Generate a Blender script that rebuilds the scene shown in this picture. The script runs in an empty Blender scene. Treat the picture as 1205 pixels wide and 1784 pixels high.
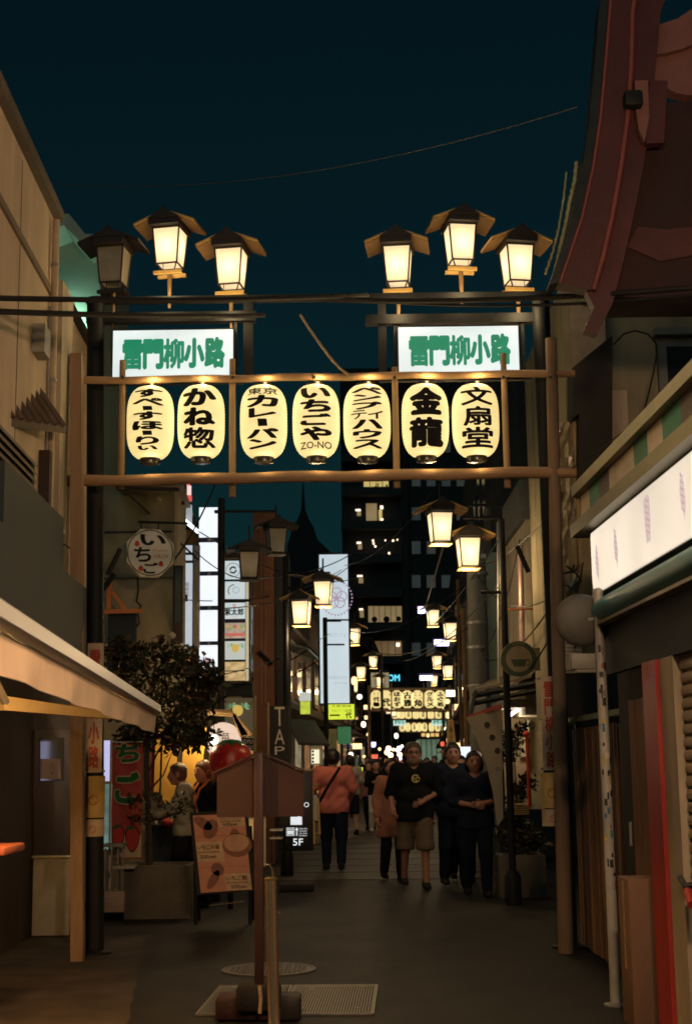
import bpy, bmesh, math, random
import numpy as np
from mathutils import Vector, Matrix
random.seed(7); np.random.seed(7)
S = bpy.context.scene
COL = S.collection
rad = math.radians

# ------------------------------------------------------------------ camera, world, sun, exposure
F, CX, CY, EYE = 2478.0, 602.5, 892.0, 1.54        # focal length and centre in pixels of the 1205x1784 photograph
PITCH, ROLL = rad(10.03), rad(-0.75)
cam_d = bpy.data.cameras.new('camera'); cam = bpy.data.objects.new('camera', cam_d); COL.objects.link(cam)
cam_d.sensor_fit = 'VERTICAL'; cam_d.sensor_height = 36.0; cam_d.lens = 36.0 * F / 1784.0
cam_d.clip_start = 0.1; cam_d.clip_end = 2000
cam_d.dof.use_dof = True; cam_d.dof.focus_distance = 12.4; cam_d.dof.aperture_fstop = 5.0
CAMM = Matrix.Rotation(rad(90) + PITCH, 4, 'X') @ Matrix.Rotation(ROLL, 4, 'Z')
cam.matrix_world = Matrix.Translation((0, 0, EYE)) @ CAMM
S.camera = cam

W = bpy.data.worlds.new('World'); S.world = W; W.use_nodes = True
nt = W.node_tree; bg = nt.nodes['Background']
sky = nt.nodes.new('ShaderNodeTexSky'); sky.sky_type = 'NISHITA'; sky.sun_disc = False
SUN_EL, SUN_ROT = 38.0, 190.0
sky.sun_elevation = rad(SUN_EL); sky.sun_rotation = rad(SUN_ROT); sky.air_density = 1.0; sky.dust_density = 2.0; sky.ozone_density = 3.0
mixn = nt.nodes.new('ShaderNodeMix'); mixn.data_type = 'RGBA'; mixn.blend_type = 'MULTIPLY'; mixn.inputs[0].default_value = 1.0
nt.links.new(sky.outputs[0], mixn.inputs[6]); mixn.inputs[7].default_value = (0.32, 1.22, 0.98, 1)   # the city's teal night
nt.links.new(mixn.outputs[2], bg.inputs[0]); bg.inputs[1].default_value = 0.0036

sun_d = bpy.data.lights.new('moon_sun', 'SUN'); sun_d.energy = 0.17; sun_d.angle = rad(40); sun_d.color = (0.72, 0.92, 1.0)  # weak teal fill added to lift the shadows, no moon overhead
sun = bpy.data.objects.new('moon_sun', sun_d); COL.objects.link(sun)
sun.rotation_euler = (rad(90 - SUN_EL), 0, rad(180 - SUN_ROT))
S.view_settings.view_transform = 'Standard'; S.view_settings.look = 'None'
S.view_settings.exposure = 0.0; S.view_settings.gamma = 1.0; S.view_settings.use_curve_mapping = False
S.cycles.filter_width = 1.7
S.cycles.max_bounces = 6; S.cycles.diffuse_bounces = 3; S.cycles.glossy_bounces = 3; S.cycles.transmission_bounces = 4
S.cycles.sample_clamp_indirect = 3.0; S.cycles.sample_clamp_direct = 0.0; S.cycles.caustics_reflective = False; S.cycles.caustics_refractive = False
S.cycles.use_denoising = True

# ------------------------------------------------------------------ from a pixel of the photograph to a place in the street
R3 = CAMM.to_3x3(); O0 = Vector((0, 0, EYE))
def ray(px, py): return R3 @ Vector(((px - CX) / F, -(py - CY) / F, -1.0))
def P(px, py, Y):
    v = ray(px, py); return O0 + v * (Y / v.y)
def G(px, py):
    v = ray(px, py); return O0 + v * (-EYE / v.z)
def PX(px, py, pl):                                   # vertical plane through (x, y) running along yaw
    x, y, yaw = pl; n = Vector((math.cos(yaw), -math.sin(yaw), 0)); v = ray(px, py)
    return O0 + v * (n.dot(Vector((x, y, 0)) - Vector((0, 0, 0))) / n.dot(v))
def R(x0, y0, x1, y1, Y):
    cx, cy = (x0 + x1) / 2, (y0 + y1) / 2
    return P(x0, cy, Y).x, P(x1, cy, Y).x, P(cx, y1, Y).z, P(cx, y0, Y).z

# ------------------------------------------------------------------ materials
MATS = {}
def mat(name, col, rough=0.7, metal=0.0, var=0.25, scale=6.0, bump=0.0, bscale=40.0, spec=0.4, stretch=None, grime=0.0):
    if name in MATS: return MATS[name]
    m = bpy.data.materials.new(name); m.use_nodes = True; t = m.node_tree; b = t.nodes['Principled BSDF']
    b.inputs['Roughness'].default_value = rough; b.inputs['Metallic'].default_value = metal
    b.inputs['Specular IOR Level'].default_value = spec
    tc = t.nodes.new('ShaderNodeTexCoord'); mp = t.nodes.new('ShaderNodeMapping'); t.links.new(tc.outputs['Object'], mp.inputs[0])
    if stretch: mp.inputs['Scale'].default_value = stretch
    n = t.nodes.new('ShaderNodeTexNoise'); n.inputs['Scale'].default_value = scale; n.inputs['Detail'].default_value = 8; n.inputs['Roughness'].default_value = 0.65
    t.links.new(mp.outputs[0], n.inputs[0])
    r = t.nodes.new('ShaderNodeValToRGB'); c = Vector(col)
    lo, hi = c * (1 - var), c * (1 + var)
    r.color_ramp.elements[0].position = 0.3; r.color_ramp.elements[1].position = 0.7
    r.color_ramp.elements[0].color = (*lo, 1); r.color_ramp.elements[1].color = (*[min(x, 0.95) for x in hi], 1)
    t.links.new(n.outputs[0], r.inputs[0]); outc = r.outputs[0]
    if grime > 0:
        n2 = t.nodes.new('ShaderNodeTexNoise'); n2.inputs['Scale'].default_value = 1.7; n2.inputs['Detail'].default_value = 10
        m2 = t.nodes.new('ShaderNodeMapping'); m2.inputs['Scale'].default_value = (1.6, 1.6, 0.35); t.links.new(tc.outputs['Object'], m2.inputs[0]); t.links.new(m2.outputs[0], n2.inputs[0])
        r2 = t.nodes.new('ShaderNodeValToRGB'); r2.color_ramp.elements[0].position = 0.42; r2.color_ramp.elements[1].position = 0.62
        r2.color_ramp.elements[0].color = (1 - grime,) * 3 + (1,); r2.color_ramp.elements[1].color = (1, 1, 1, 1)
        t.links.new(n2.outputs[0], r2.inputs[0])
        mm = t.nodes.new('ShaderNodeMix'); mm.data_type = 'RGBA'; mm.blend_type = 'MULTIPLY'; mm.inputs[0].default_value = 1
        t.links.new(outc, mm.inputs[6]); t.links.new(r2.outputs[0], mm.inputs[7]); outc = mm.outputs[2]
    t.links.new(outc, b.inputs['Base Color'])
    rr = t.nodes.new('ShaderNodeMapRange'); rr.inputs[3].default_value = max(0.03, rough - 0.12); rr.inputs[4].default_value = min(1, rough + 0.12)
    t.links.new(n.outputs[0], rr.inputs[0]); t.links.new(rr.outputs[0], b.inputs['Roughness'])
    if bump > 0:
        bn = t.nodes.new('ShaderNodeTexNoise'); bn.inputs['Scale'].default_value = bscale; bn.inputs['Detail'].default_value = 6
        t.links.new(mp.outputs[0], bn.inputs[0])
        bp = t.nodes.new('ShaderNodeBump'); bp.inputs['Strength'].default_value = bump; bp.inputs['Distance'].default_value = 0.02
        t.links.new(bn.outputs[0], bp.inputs['Height']); t.links.new(bp.outputs[0], b.inputs['Normal'])
    MATS[name] = m; return m
def glow(name, col, strength, var=0.06, scale=3.0, base=0.3, stretch=None):
    """something that gives off light: a lit box, a lamp, a window with the lights on"""
    if name in MATS: return MATS[name]
    m = bpy.data.materials.new(name); m.use_nodes = True; t = m.node_tree; b = t.nodes['Principled BSDF']
    b.inputs['Base Color'].default_value = (base, base, base, 1); b.inputs['Roughness'].default_value = 0.45
    tc = t.nodes.new('ShaderNodeTexCoord'); mp = t.nodes.new('ShaderNodeMapping'); t.links.new(tc.outputs['Object'], mp.inputs[0])
    if stretch: mp.inputs['Scale'].default_value = stretch
    n = t.nodes.new('ShaderNodeTexNoise'); n.inputs['Scale'].default_value = scale; n.inputs['Detail'].default_value = 5
    t.links.new(mp.outputs[0], n.inputs[0])
    r = t.nodes.new('ShaderNodeValToRGB'); c = Vector(col)
    r.color_ramp.elements[0].position = 0.32; r.color_ramp.elements[1].position = 0.68
    r.color_ramp.elements[0].color = (*(c * (1 - var)), 1); r.color_ramp.elements[1].color = (*(c * (1 + var * .4)), 1)
    t.links.new(n.outputs[0], r.inputs[0]); t.links.new(r.outputs[0], b.inputs['Emission Color'])
    b.inputs['Emission Strength'].default_value = strength
    MATS[name] = m; return m
def frosted(name, col, emit, tr=0.7):
    """frosted lamp glass: lets the bulb behind it through and scatters it"""
    m = bpy.data.materials.new(name); m.use_nodes = True; t = m.node_tree; b = t.nodes['Principled BSDF']
    out = t.nodes['Material Output']
    tl = t.nodes.new('ShaderNodeBsdfTranslucent'); tl.inputs[0].default_value = (*col, 1)
    n = t.nodes.new('ShaderNodeTexNoise'); n.inputs['Scale'].default_value = 9; n.inputs['Detail'].default_value = 6
    tc = t.nodes.new('ShaderNodeTexCoord'); t.links.new(tc.outputs['Object'], n.inputs[0])
    r = t.nodes.new('ShaderNodeValToRGB'); r.color_ramp.elements[0].color = (*(Vector(col) * .75), 1); r.color_ramp.elements[1].color = (*col, 1)
    t.links.new(n.outputs[0], r.inputs[0]); t.links.new(r.outputs[0], tl.inputs[0])
    b.inputs['Base Color'].default_value = (*(Vector(col) * .5), 1); b.inputs['Roughness'].default_value = .35
    b.inputs['Emission Color'].default_value = (*col, 1); b.inputs['Emission Strength'].default_value = emit
    mx = t.nodes.new('ShaderNodeMixShader'); mx.inputs[0].default_value = tr
    t.links.new(b.outputs[0], mx.inputs[1]); t.links.new(tl.outputs[0], mx.inputs[2]); t.links.new(mx.outputs[0], out.inputs[0])
    MATS[name] = m; return m
def glass(name='window_glass', col=(.02, .025, .03), rough=.08):
    if name in MATS: return MATS[name]
    return mat(name, col, rough, 0, .1, 3, spec=.6)

# ------------------------------------------------------------------ mesh builder
class B:
    def __init__(s): s.bm = bmesh.new()
    def verts(s, pts): return [s.bm.verts.new(p) for p in pts]
    def face(s, pts):
        try: return s.bm.faces.new(s.verts(pts))
        except ValueError: return None
    def box(s, c, d, rz=0.0, bev=0.0, M=None):
        n0 = len(s.bm.verts)
        T = M if M is not None else Matrix.Translation(c) @ Matrix.Rotation(rz, 4, 'Z')
        r = bmesh.ops.create_cube(s.bm, size=1.0, matrix=T @ Matrix.Diagonal((*d, 1)))
        if bev > 0:
            es = list({e for v in r['verts'] for e in v.link_edges})
            bmesh.ops.bevel(s.bm, geom=es, offset=min(bev, min(d) * .45), segments=2, affect='EDGES', profile=.5)
        return s
    def prism(s, pts, vec):
        pts = [Vector(p) for p in pts]; vec = Vector(vec); a = s.verts(pts); b = s.verts([p + vec for p in pts]); n = len(pts)
        s.bm.faces.new(a); s.bm.faces.new(b[::-1])
        for i in range(n): s.bm.faces.new((a[i], b[i], b[(i + 1) % n], a[(i + 1) % n]))
        bmesh.ops.recalc_face_normals(s.bm, faces=list({f for v in a + b for f in v.link_faces}))
        return s
    def tube(s, pts, r, seg=8, r1=None, cap=True):
        pts = [Vector(p) for p in pts]; n = len(pts); rings = []
        rs = r if isinstance(r, (list, tuple)) else [r + ((r1 if r1 is not None else r) - r) * i / (n - 1) for i in range(n)]
        up = None
        for i, p in enumerate(pts):
            d = (pts[min(i + 1, n - 1)] - pts[max(i - 1, 0)]).normalized()
            if up is None: up = d.orthogonal().normalized()
            up = (up - d * up.dot(d)).normalized(); w = d.cross(up)
            rings.append(s.verts([p + (up * math.cos(a) + w * math.sin(a)) * rs[i] for a in [2 * math.pi * k / seg for k in range(seg)]]))
        for i in range(n - 1):
            for k in range(seg): s.bm.faces.new((rings[i][k], rings[i][(k + 1) % seg], rings[i + 1][(k + 1) % seg], rings[i + 1][k]))
        if cap: s.bm.faces.new(rings[0][::-1]); s.bm.faces.new(rings[-1])
        return s
    def lathe(s, prof, c=(0, 0, 0), seg=24, cap=True):
        c = Vector(c); rings = []
        for r, z in prof: rings.append(s.verts([c + Vector((r * math.cos(a), r * math.sin(a), z)) for a in [2 * math.pi * k / seg for k in range(seg)]]))
        for i in range(len(rings) - 1):
            for k in range(seg): s.bm.faces.new((rings[i][k], rings[i][(k + 1) % seg], rings[i + 1][(k + 1) % seg], rings[i + 1][k]))
        if cap: s.bm.faces.new(rings[0][::-1]); s.bm.faces.new(rings[-1])
        return s
    def blob(s, c, r, seg=10, M=None):
        T = Matrix.Translation(c) @ (M or Matrix()) @ Matrix.Diagonal((*(r if isinstance(r, (tuple, list)) else (r, r, r)), 1))
        bmesh.ops.create_uvsphere(s.bm, u_segments=seg, v_segments=max(6, seg // 2 + 2), radius=1.0, matrix=T); return s
    def raw(s, vs, fs):
        v = s.verts(vs)
        for f in fs:
            try: s.bm.faces.new([v[i] for i in f])
            except ValueError: pass
        return s
    def build(s, name, m, parent=None, smooth=True, org=None, ang=35):
        me = bpy.data.meshes.new(name)
        o_ = org if org is not None else (ORG[parent.name] if parent is not None else Vector((0, 0, 0)))
        if o_.length > 0: bmesh.ops.translate(s.bm, verts=s.bm.verts, vec=-o_)
        s.bm.to_mesh(me); s.bm.free()
        for mm in (m if isinstance(m, (list, tuple)) else [m]): me.materials.append(mm)
        if smooth and len(me.polygons):
            me.polygons.foreach_set('use_smooth', [True] * len(me.polygons)); me.set_sharp_from_angle(angle=rad(ang))
        o = bpy.data.objects.new(name, me); COL.objects.link(o)
        if parent is not None: o.parent = parent; ORG[o.name] = o_
        else:
            o.location = o_; ORG[o.name] = o_
        return o
ORG = {}
def thing(name, label, cat, loc=(0, 0, 0), group=None):
    o = bpy.data.objects.new(name, None); COL.objects.link(o); o.location = loc; o.empty_display_size = .1
    o['label'] = label; o['category'] = cat
    if group: o['group'] = group
    ORG[o.name] = Vector(loc); return o
def tag(o, label, cat, group=None):
    o['label'] = label; o['category'] = cat
    if group: o['group'] = group
    return o
def struct(o): o['kind'] = 'structure'; return o
def copy_tree(o, parent=None):
    c = o.copy(); COL.objects.link(c); c.parent = parent
    for ch in o.children: copy_tree(ch, c)
    return c
def relabel(o, label, group=None):
    o['label'] = label
    if group: o['group'] = group
    return o
def pxbox(x0, y0, x1, y1, Y, d, bev=0.0, b=None):
    X0, X1, Z0, Z1 = R(x0, y0, x1, y1, Y); b = b or B()
    return b.box(((X0 + X1) / 2, Y + d / 2, (Z0 + Z1) / 2), (X1 - X0, d, Z1 - Z0), bev=bev)

# ------------------------------------------------------------------ lettering
_TC = {}
def glyphs(body, off):
    k = (body, off)
    if k not in _TC:
        c = bpy.data.curves.new('t', 'FONT'); c.body = body; c.size = 1; c.offset = off; c.resolution_u = 3
        o = bpy.data.objects.new('t', c); COL.objects.link(o); me = bpy.data.meshes.new_from_object(o)
        v = [(x.co.x, x.co.y) for x in me.vertices]; f = [tuple(p.vertices) for p in me.polygons]
        bpy.data.objects.remove(o); bpy.data.curves.remove(c); bpy.data.meshes.remove(me)
        xs = [a for a, _ in v]; ys = [b for _, b in v]; x0, x1, y0, y1 = min(xs), max(xs), min(ys), max(ys)
        w, h = max(x1 - x0, 1e-4), max(y1 - y0, 1e-4)
        _TC[k] = ([((a - x0) / w - .5, (b_ - y0) / h - .5) for a, b_ in v], f)
    return _TC[k]
def write(b, body, c, w, h, u=(1, 0, 0), v=(0, 0, 1), off=0.02, keep=None, skew=0.0):
    """one line of lettering fitted to w by h, centred on c in the plane of u and v; off > .012 thickens the strokes brush-like"""
    if not body.strip(): return b
    c, u, v = Vector(c), Vector(u), Vector(v); vs, fs = glyphs(body, 0.0); n = u.cross(v).normalized()
    if off <= .012: b.raw([c + u * ((x + skew * y) * w) + v * (y * h) for x, y in vs], fs); return b
    ou = off / max(1, len(body)) * 1.05; ov = off * 1.05
    for k in range(8):
        a = math.pi * k / 4 + .2; du, dv = ou * math.cos(a), ov * math.sin(a)
        b.raw([c + u * ((x * (1 - 2 * ou) + skew * y + du) * w) + v * ((y * (1 - 2 * ov) + dv) * h) + n * (.0002 * k) for x, y in vs], fs)
    return b
def column(b, chars, c, w, h, u=(1, 0, 0), v=(0, 0, 1), off=0.02, sizes=None, gap=.08):
    """characters one under the other"""
    n = len(chars); sizes = sizes or [1] * n; tot = sum(sizes); z = .5; c, v = Vector(c), Vector(v)
    for ch, s_ in zip(chars, sizes):
        hh = s_ / tot; write(b, ch, c + v * ((z - hh / 2) * h), w, h * hh * (1 - gap), u, v, off); z -= hh
    return b
def catenary(a, b, sag, n=14):
    a, b = Vector(a), Vector(b); return [a.lerp(b, i / n) + Vector((0, 0, -sag * 4 * (i / n) * (1 - i / n))) for i in range(n + 1)]

# ------------------------------------------------------------------ palette
wood = mat('weathered_timber', (.27, .18, .105), .75, 0, .35, 5, .35, 60, stretch=(1, 1, .15))
woodh = mat('weathered_rail', (.34, .215, .115), .75, 0, .35, 5, .35, 60, stretch=(.15, 1, 1))
black_steel = mat('black_steel', (.010, .012, .013), .6, 0, .3, 8, .1, 30, spec=.2)
dark_wood = mat('dark_wood', (.035, .022, .014), .7, 0, .35, 6, .25, 50)
cream = mat('cream_render', (.60, .49, .35), .9, 0, .10, 2.5, .25, 90, grime=.18)
cream2 = mat('pale_render', (.52, .45, .33), .9, 0, .12, 2.0, .2, 90, grime=.35)
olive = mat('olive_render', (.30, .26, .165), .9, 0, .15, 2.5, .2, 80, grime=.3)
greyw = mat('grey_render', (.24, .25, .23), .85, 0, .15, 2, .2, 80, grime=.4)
dark_m = mat('sooty_wall', (.03, .029, .027), .85, 0, .3, 3, .25, 40, grime=.4)  # plain near black wall colour
navy = mat('navy_fascia', (.017, .028, .036), .7, 0, .3, 3, .2, 40)
grey_metal = mat('grey_metal', (.30, .30, .28), .5, .6, .2, 6, .1, 50)
white_paint = mat('white_paint', (.62, .60, .54), .55, 0, .12, 7, .1, 60, grime=.3)
ink = mat('black_ink', (.004, .004, .004), .8, 0, .3, 30)
rope = mat('hemp_rope', (.36, .27, .16), .95, 0, .3, 90, .3, 200)
cable_m = mat('cable_rubber', (.01, .01, .011), .6, 0, .2, 20)
# ================================================================== the ground
def asphalt():
    m = mat('asphalt', (.017, .0165, .016), .55, 0, .55, 1.3, .55, 260, spec=.2, grime=.35)
    return m
b = B(); b.face([(-400, -60, 0), (400, -60, 0), (400, 900, 0), (-400, 900, 0)])
street = struct(b.build('street', asphalt(), smooth=False))
kerb_m = mat('kerb_granite', (.17, .145, .12), .75, 0, .3, 14, .4, 120, grime=.3)
kerb = B().box((0, 8.30, .004), (40, .46, .008)).build('kerb', mat('kerb_bed', (.06, .055, .05), .9), smooth=False); struct(kerb)
x = -4.2
while x < 4.2:
    w = random.uniform(.55, .65)
    B().box((x + w / 2, 8.30, .012), (w - .012, .44, .026 + random.uniform(0, .003)), bev=.006).build('kerb_stone', kerb_m, kerb); x += w
pav = B(); n_ = 30; pts = [(-1.30 + .015 * math.sin(k * 1.7) - .02 * k, 8.53 + (13.6 - 8.53) * k / n_) for k in range(n_ + 1)]
pav.face([(-3.4, 8.53, .004)] + [(x, y, .004) for x, y in pts] + [(-3.4, 13.6, .004)]); struct(pav.build('pavement', mat('worn_paving', (.062, .048, .037), .75, 0, .4, 2.2, .45, 160, grime=.45), smooth=False))
fp = B(); e_ = [(-2.6, 2.6, 19.6), (-.9, 5.2, 60), (1.6, 7.5, 112)]
for (l0, r0, ya), (l1, r1, yb_) in zip(e_, e_[1:]): fp.face([(l0, ya, .004), (r0, ya, .004), (r1, yb_, .004), (l1, yb_, .004)])
struct(fp.build('street_paving', mat('street_paving', (.062, .055, .045), .6, 0, .4, 2.5, .4, 120, spec=.3, grime=.3), smooth=False))  # paving made paler than the asphalt, brighter light of the far road put in
y = 19.8
while y < 46:
    cx_ = .1 + (y - 19.6) * .054; struct(B().box((cx_, y, .006), (4.2, .30 + .01 * (y - 19), .006)).build('paving_band', mat('paving_band', (.046, .041, .034), .6, 0, .4, 6, .4, 120), smooth=False)); y += 1.3 + .04 * (y - 19)
# drain cover: two grated panels in frames
YAWF = rad(2.4)
def along(x, y, s, t):                                # s across the street, t along it
    return Vector((x + s * math.cos(YAWF) + t * math.sin(YAWF), y - s * math.sin(YAWF) + t * math.cos(YAWF), 0))
grate_m = mat('grating_steel', (.30, .285, .235), .45, .75, .25, 20, .1, 60)
dc = G(500, 1742); drain = thing('drain_cover', 'long rectangular steel drain grating let into the asphalt in front of the brown sign', 'drain cover', (dc.x, dc.y, 0))
gd = 1.16
A0 = G(653, 1742)
Mg = Matrix.Translation((A0.x, A0.y, 0)) @ Matrix.Rotation(-YAWF, 4, 'Z')
for (s0, s1) in ((-1.10, -.60), (-.575, 0)):
    fr = B()
    for t in (-gd / 2, gd / 2): fr.box(None, ((s1 - s0), .014, .012), M=Mg @ Matrix.Translation(((s0 + s1) / 2, t, .008)))
    for s_ in (s0, s1): fr.box(None, (.014, gd, .012), M=Mg @ Matrix.Translation((s_, 0, .0081)))
    f = fr.build('panel_frame', grate_m, drain, smooth=False)
    br = B(); s_ = s0 + .018
    while s_ < s1 - .01:
        br.box(None, (.007, gd - .02, .010), M=Mg @ Matrix.Translation((s_, 0, .0065))); s_ += .0175
    br.build('bar_field', grate_m, f, smooth=False)['kind'] = 'stuff'
    for q in ((s0 + .13, .44), (s1 - .1, .44), (s0 + .13, -.40), (s1 - .1, -.40)):
        B().lathe([(.018, .004), (.018, .016), (.012, .0175)], Mg @ Vector((*q, 0)), 12).build('bolt', grate_m, f)
B().box(None, (.34 * 3.3, gd, .004), M=Mg @ Matrix.Translation((-.55, 0, .001))).build('pit', mat('drain_pit', (.008, .008, .008), .9), drain, smooth=False)
mc = G(468, 1690); manhole = thing('manhole_cover', 'round iron manhole cover in the dark asphalt behind the brown sign', 'manhole cover', (mc.x, mc.y, 0))
iron = mat('worn_iron', (.15, .14, .12), .5, .6, .35, 18, .2, 60)
B().lathe([(.36, .002), (.36, .010), (.335, .010), (.335, .004)], mc, 48).build('ring', iron, manhole)
cb = B().lathe([(.325, .003), (.325, .009)], mc, 48)
cb.build('lid', iron, manhole)
kb = B()
for i in range(-9, 10):
    for j in range(-9, 10):
        if (i * i + j * j) < 78: kb.box((mc.x + i * .034, mc.y + j * .034, .0105), (.018, .018, .005), rz=.78)
kb.build('tread', iron, manhole, smooth=False)['kind'] = 'stuff'

# ================================================================== left: the near house with the awning
PL = (-2.45, 11.0, rad(-1.5)); PLG = (-2.95, 11.0, rad(-1.5))
def Lp(pl, y, z):                                     # point on a street wall at depth y
    return Vector((pl[0] + (y - pl[1]) * math.tan(pl[2]), y, z))
def wallslab(b, pl, y0, y1, z0, z1, d):               # slab whose street face lies on pl, d thick towards -x (d > 0)
    a, c = Lp(pl, y0, 0), Lp(pl, y1, 0); n = Vector((math.cos(pl[2]), -math.sin(pl[2]), 0))
    return b.prism([(a.x, a.y, z0), (c.x, c.y, z0), (c.x, c.y, z1), (a.x, a.y, z1)], -n * d)
def onwall(b, pl, pxs, d):                            # outline on a street wall, d towards +x
    n = Vector((math.cos(pl[2]), -math.sin(pl[2]), 0)); return b.prism([PX(x, y, pl) for x, y in pxs], n * d)
def shift(pl, d): return (pl[0] + d, pl[1], pl[2])
hA = thing('corner_house', 'tall cream rendered house wall at the left edge above the awning', 'house', (-3.5, 9, 0))
wallslab(B(), PL, 2.0, 11.55, 3.06, 6.16, 3.5).build('wall', cream, hA, smooth=False)
wallslab(B(), PLG, 2.0, 11.55, 0, 3.055, 3.0).build('ground_floor_wall', mat('brown_shopfront', (.05, .028, .019), .7, 0, .2, 4, .2, 60, grime=.3), hA, smooth=False)
wallslab(B(), shift(PL, .025), 2.0, 11.5, 5.44, 5.50, .024).build('string_course', mat('stained_ledge', (.20, .16, .115), .9, 0, .2, 3, .2), hA, smooth=False)
wallslab(B(), shift(PL, .07), 1.9, 11.62, 6.162, 6.26, 3.6).build('coping', mat('coping_stone', (.12, .105, .085), .9, 0, .25, 4, .2), hA, smooth=False)
wallslab(B(), shift(PL, .09), 11.56, 12.1, 3.06, 5.62, 1.2).build('pilaster', cream2, hA, smooth=False)
for y in (10.2,): wallslab(B(), shift(PL, .004), y, y + .012, 3.1, 6.1, .003).build('panel_joint', mat('joint_dark', (.12, .10, .075), .9), hA, smooth=False)
B().tube([Lp(shift(PL, .045), 11.42, z) for z in (3.06, 4.5, 6.1)], .03, 10).build('downpipe', mat('pipe_cream', (.42, .35, .25), .6), hA)
for z in (3.6, 4.7, 5.7): B().lathe([(.037, -.015), (.037, .015)], Lp(shift(PL, .045), 11.42, z), 10).build('pipe_clip', grey_metal, hA)
wallslab(B(), shift(PL, .10), 10.75, 11.0, 4.75, 4.98, .099).build('meter_box', mat('meter_grey', (.28, .27, .23), .6), hA, smooth=False)
cnd = B().tube([Lp(shift(PL, .03), 11.3, z) for z in (3.1, 4.2, 5.3)], .014, 6).build('conduit', grey_metal, hA)
# upper bay: tiled pent roof, louvred shutter, posts
bayr = mat('bay_tile', (.10, .075, .055), .8, 0, .3, 8, .3, 40)
q = [P(-45, 642, 10.0), P(68, 688, 11.25), P(116, 756, 11.25), P(12, 742, 10.0)]
pr = B().prism(q, (0, 0, .05)).build('pent_roof', bayr, hA, smooth=False)
for k in range(7):
    t = (k + .5) / 7; a = q[0].lerp(q[1], t); c = q[3].lerp(q[2], t)
    B().tube([a + Vector((0, 0, .06)), c + Vector((0, 0, .06))], .035, 6).build('tile', bayr, pr)
sh = wallslab(B(), shift(PL, .05), 9.2, 10.75, 3.07, 3.86, .04).build('shutter', dark_wood, hA, smooth=False)
for k in range(12):
    z = 3.12 + k * .0625; a, c = Lp(shift(PL, .075), 9.25, z), Lp(shift(PL, .075), 10.7, z)
    B().prism([a, c, c + Vector((-.022, 0, .04)), a + Vector((-.022, 0, .04))], (0, 0, .012)).build('louvre', mat('louvre_wood', (.13, .10, .065), .75, 0, .3, 6, .2), sh, smooth=False)
for (x0, x1, y) in ((66, 88, 11.2), (24, 30, 10.72)):
    X0, X1, _, _ = R(x0, 800, x1, 900, y); B().box(((X0 + X1) / 2, y, 3.56), (X1 - X0, .1, .98)).build('bay_post', dark_wood, hA, smooth=False)
wallslab(B(), shift(PL, .2), 9.0, 11.22, 3.065, 3.5, .19).build('bay_sill', navy, hA, smooth=False)
# dark fascia over the shop
fas = wallslab(B(), shift(PL, .26), 3.0, 12.05, 2.30, 3.04, .5).build('shop_fascia', navy, hA, smooth=False)
q = [PX(-14, 1083, shift(PL, .29)), PX(22, 1083, shift(PL, .29)), PX(32, 1118, shift(PL, .29)), PX(-8, 1113, shift(PL, .29))]
sb = B().prism(q, (-.028, 0, 0)).build('fascia_sign', white_paint, fas, smooth=False)
b = B(); c0 = (q[1] + q[2]) / 2
write(b, 'う', (c0.x + .004, c0.y - .16, c0.z + .005), .17, .10, u=(-.026, 1, 0), off=.05); b.build('lettering', ink, fas, smooth=False)
# shop door, notice
wd = shift(PLG, .01)
wallslab(B(), shift(PLG, .05), 11.58, 15.6, 0, 3.05, 2.0).build('door_wall', mat('brown_shopfront', (0, 0, 0)), hA, smooth=False)
dr = onwall(B(), shift(PLG, .055), [(58, 1272), (122, 1272), (122, 1492), (58, 1492)], .02).build('door', mat('brown_door', (.075, .042, .028), .6, 0, .2, 5, .15), hA, smooth=False)
onwall(B(), shift(PLG, .078), [(70, 1285), (112, 1285), (112, 1360), (70, 1360)], .004).build('pane', glass(), dr, smooth=False)
q = [PX(x, y, shift(PLG, .09)) for x, y in ((74, 1322), (106, 1322), (106, 1357), (74, 1357))]
nt_ = B().prism(q, (-.006, 0, 0)).build('notice', mat('notice_paper', (.55, .40, .33), .8, 0, .1, 9), dr, smooth=False)
b = B(); cc = sum(q, Vector()) / 4 + Vector((.006, 0, 0))
b.raw([cc + Vector((0, math.cos(a) * .1 * r, math.sin(a) * .055 * r)) for r in (1, .8) for a in [2 * math.pi * k / 20 for k in range(20)]], [(k, (k + 1) % 20, 20 + (k + 1) % 20, 20 + k) for k in range(20)])
b.build('notice_mark', mat('notice_red', (.35, .08, .05), .8), dr, smooth=False)
# counter of the stall and white kick board
X0, X1, Z0, Z1 = R(57, 1497, 122, 1603, 13.6)
kb_ = thing('white_board', 'pale grey board standing low beside the wooden gate post under the awning', 'board', ((X0 + X1) / 2, 13.6, 0))
B().box(((X0 + X1) / 2, 13.63, Z1 / 2 + .01), (X1 - X0, .05, Z1), bev=.008).build('panel', white_paint, kb_)
B().box(((X0 + X1) / 2, 13.62, Z1 + .022), (X1 - X0 + .02, .09, .022), bev=.004).build('top_rail', mat('bright_trim', (.65, .62, .55), .4, .2), kb_)
c = P(0, 1478, 9.2); ctr = thing('stall_counter', 'reddish wooden counter corner at the left edge below the awning', 'counter', (c.x - .4, 9.2, 0))
B().box((c.x - .28, 9.1, c.z), (.8, .55, .05), bev=.01).build('top', mat('red_counter', (.42, .13, .08), .5, 0, .2, 6), ctr)
B().box((c.x - .45, 9.1, c.z / 2 - .02), (.5, .45, c.z - .05)).build('base', dark_wood, ctr, smooth=False)
bk = G(108, 1606); o = B().blob((bk.x, bk.y - .1, .10), (.07, .07, .10), 12).build('door_stop', mat('black_rubber', (.01, .01, .01), .8)); tag(o, 'small round black weight on the ground by the white board', 'weight')

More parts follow.
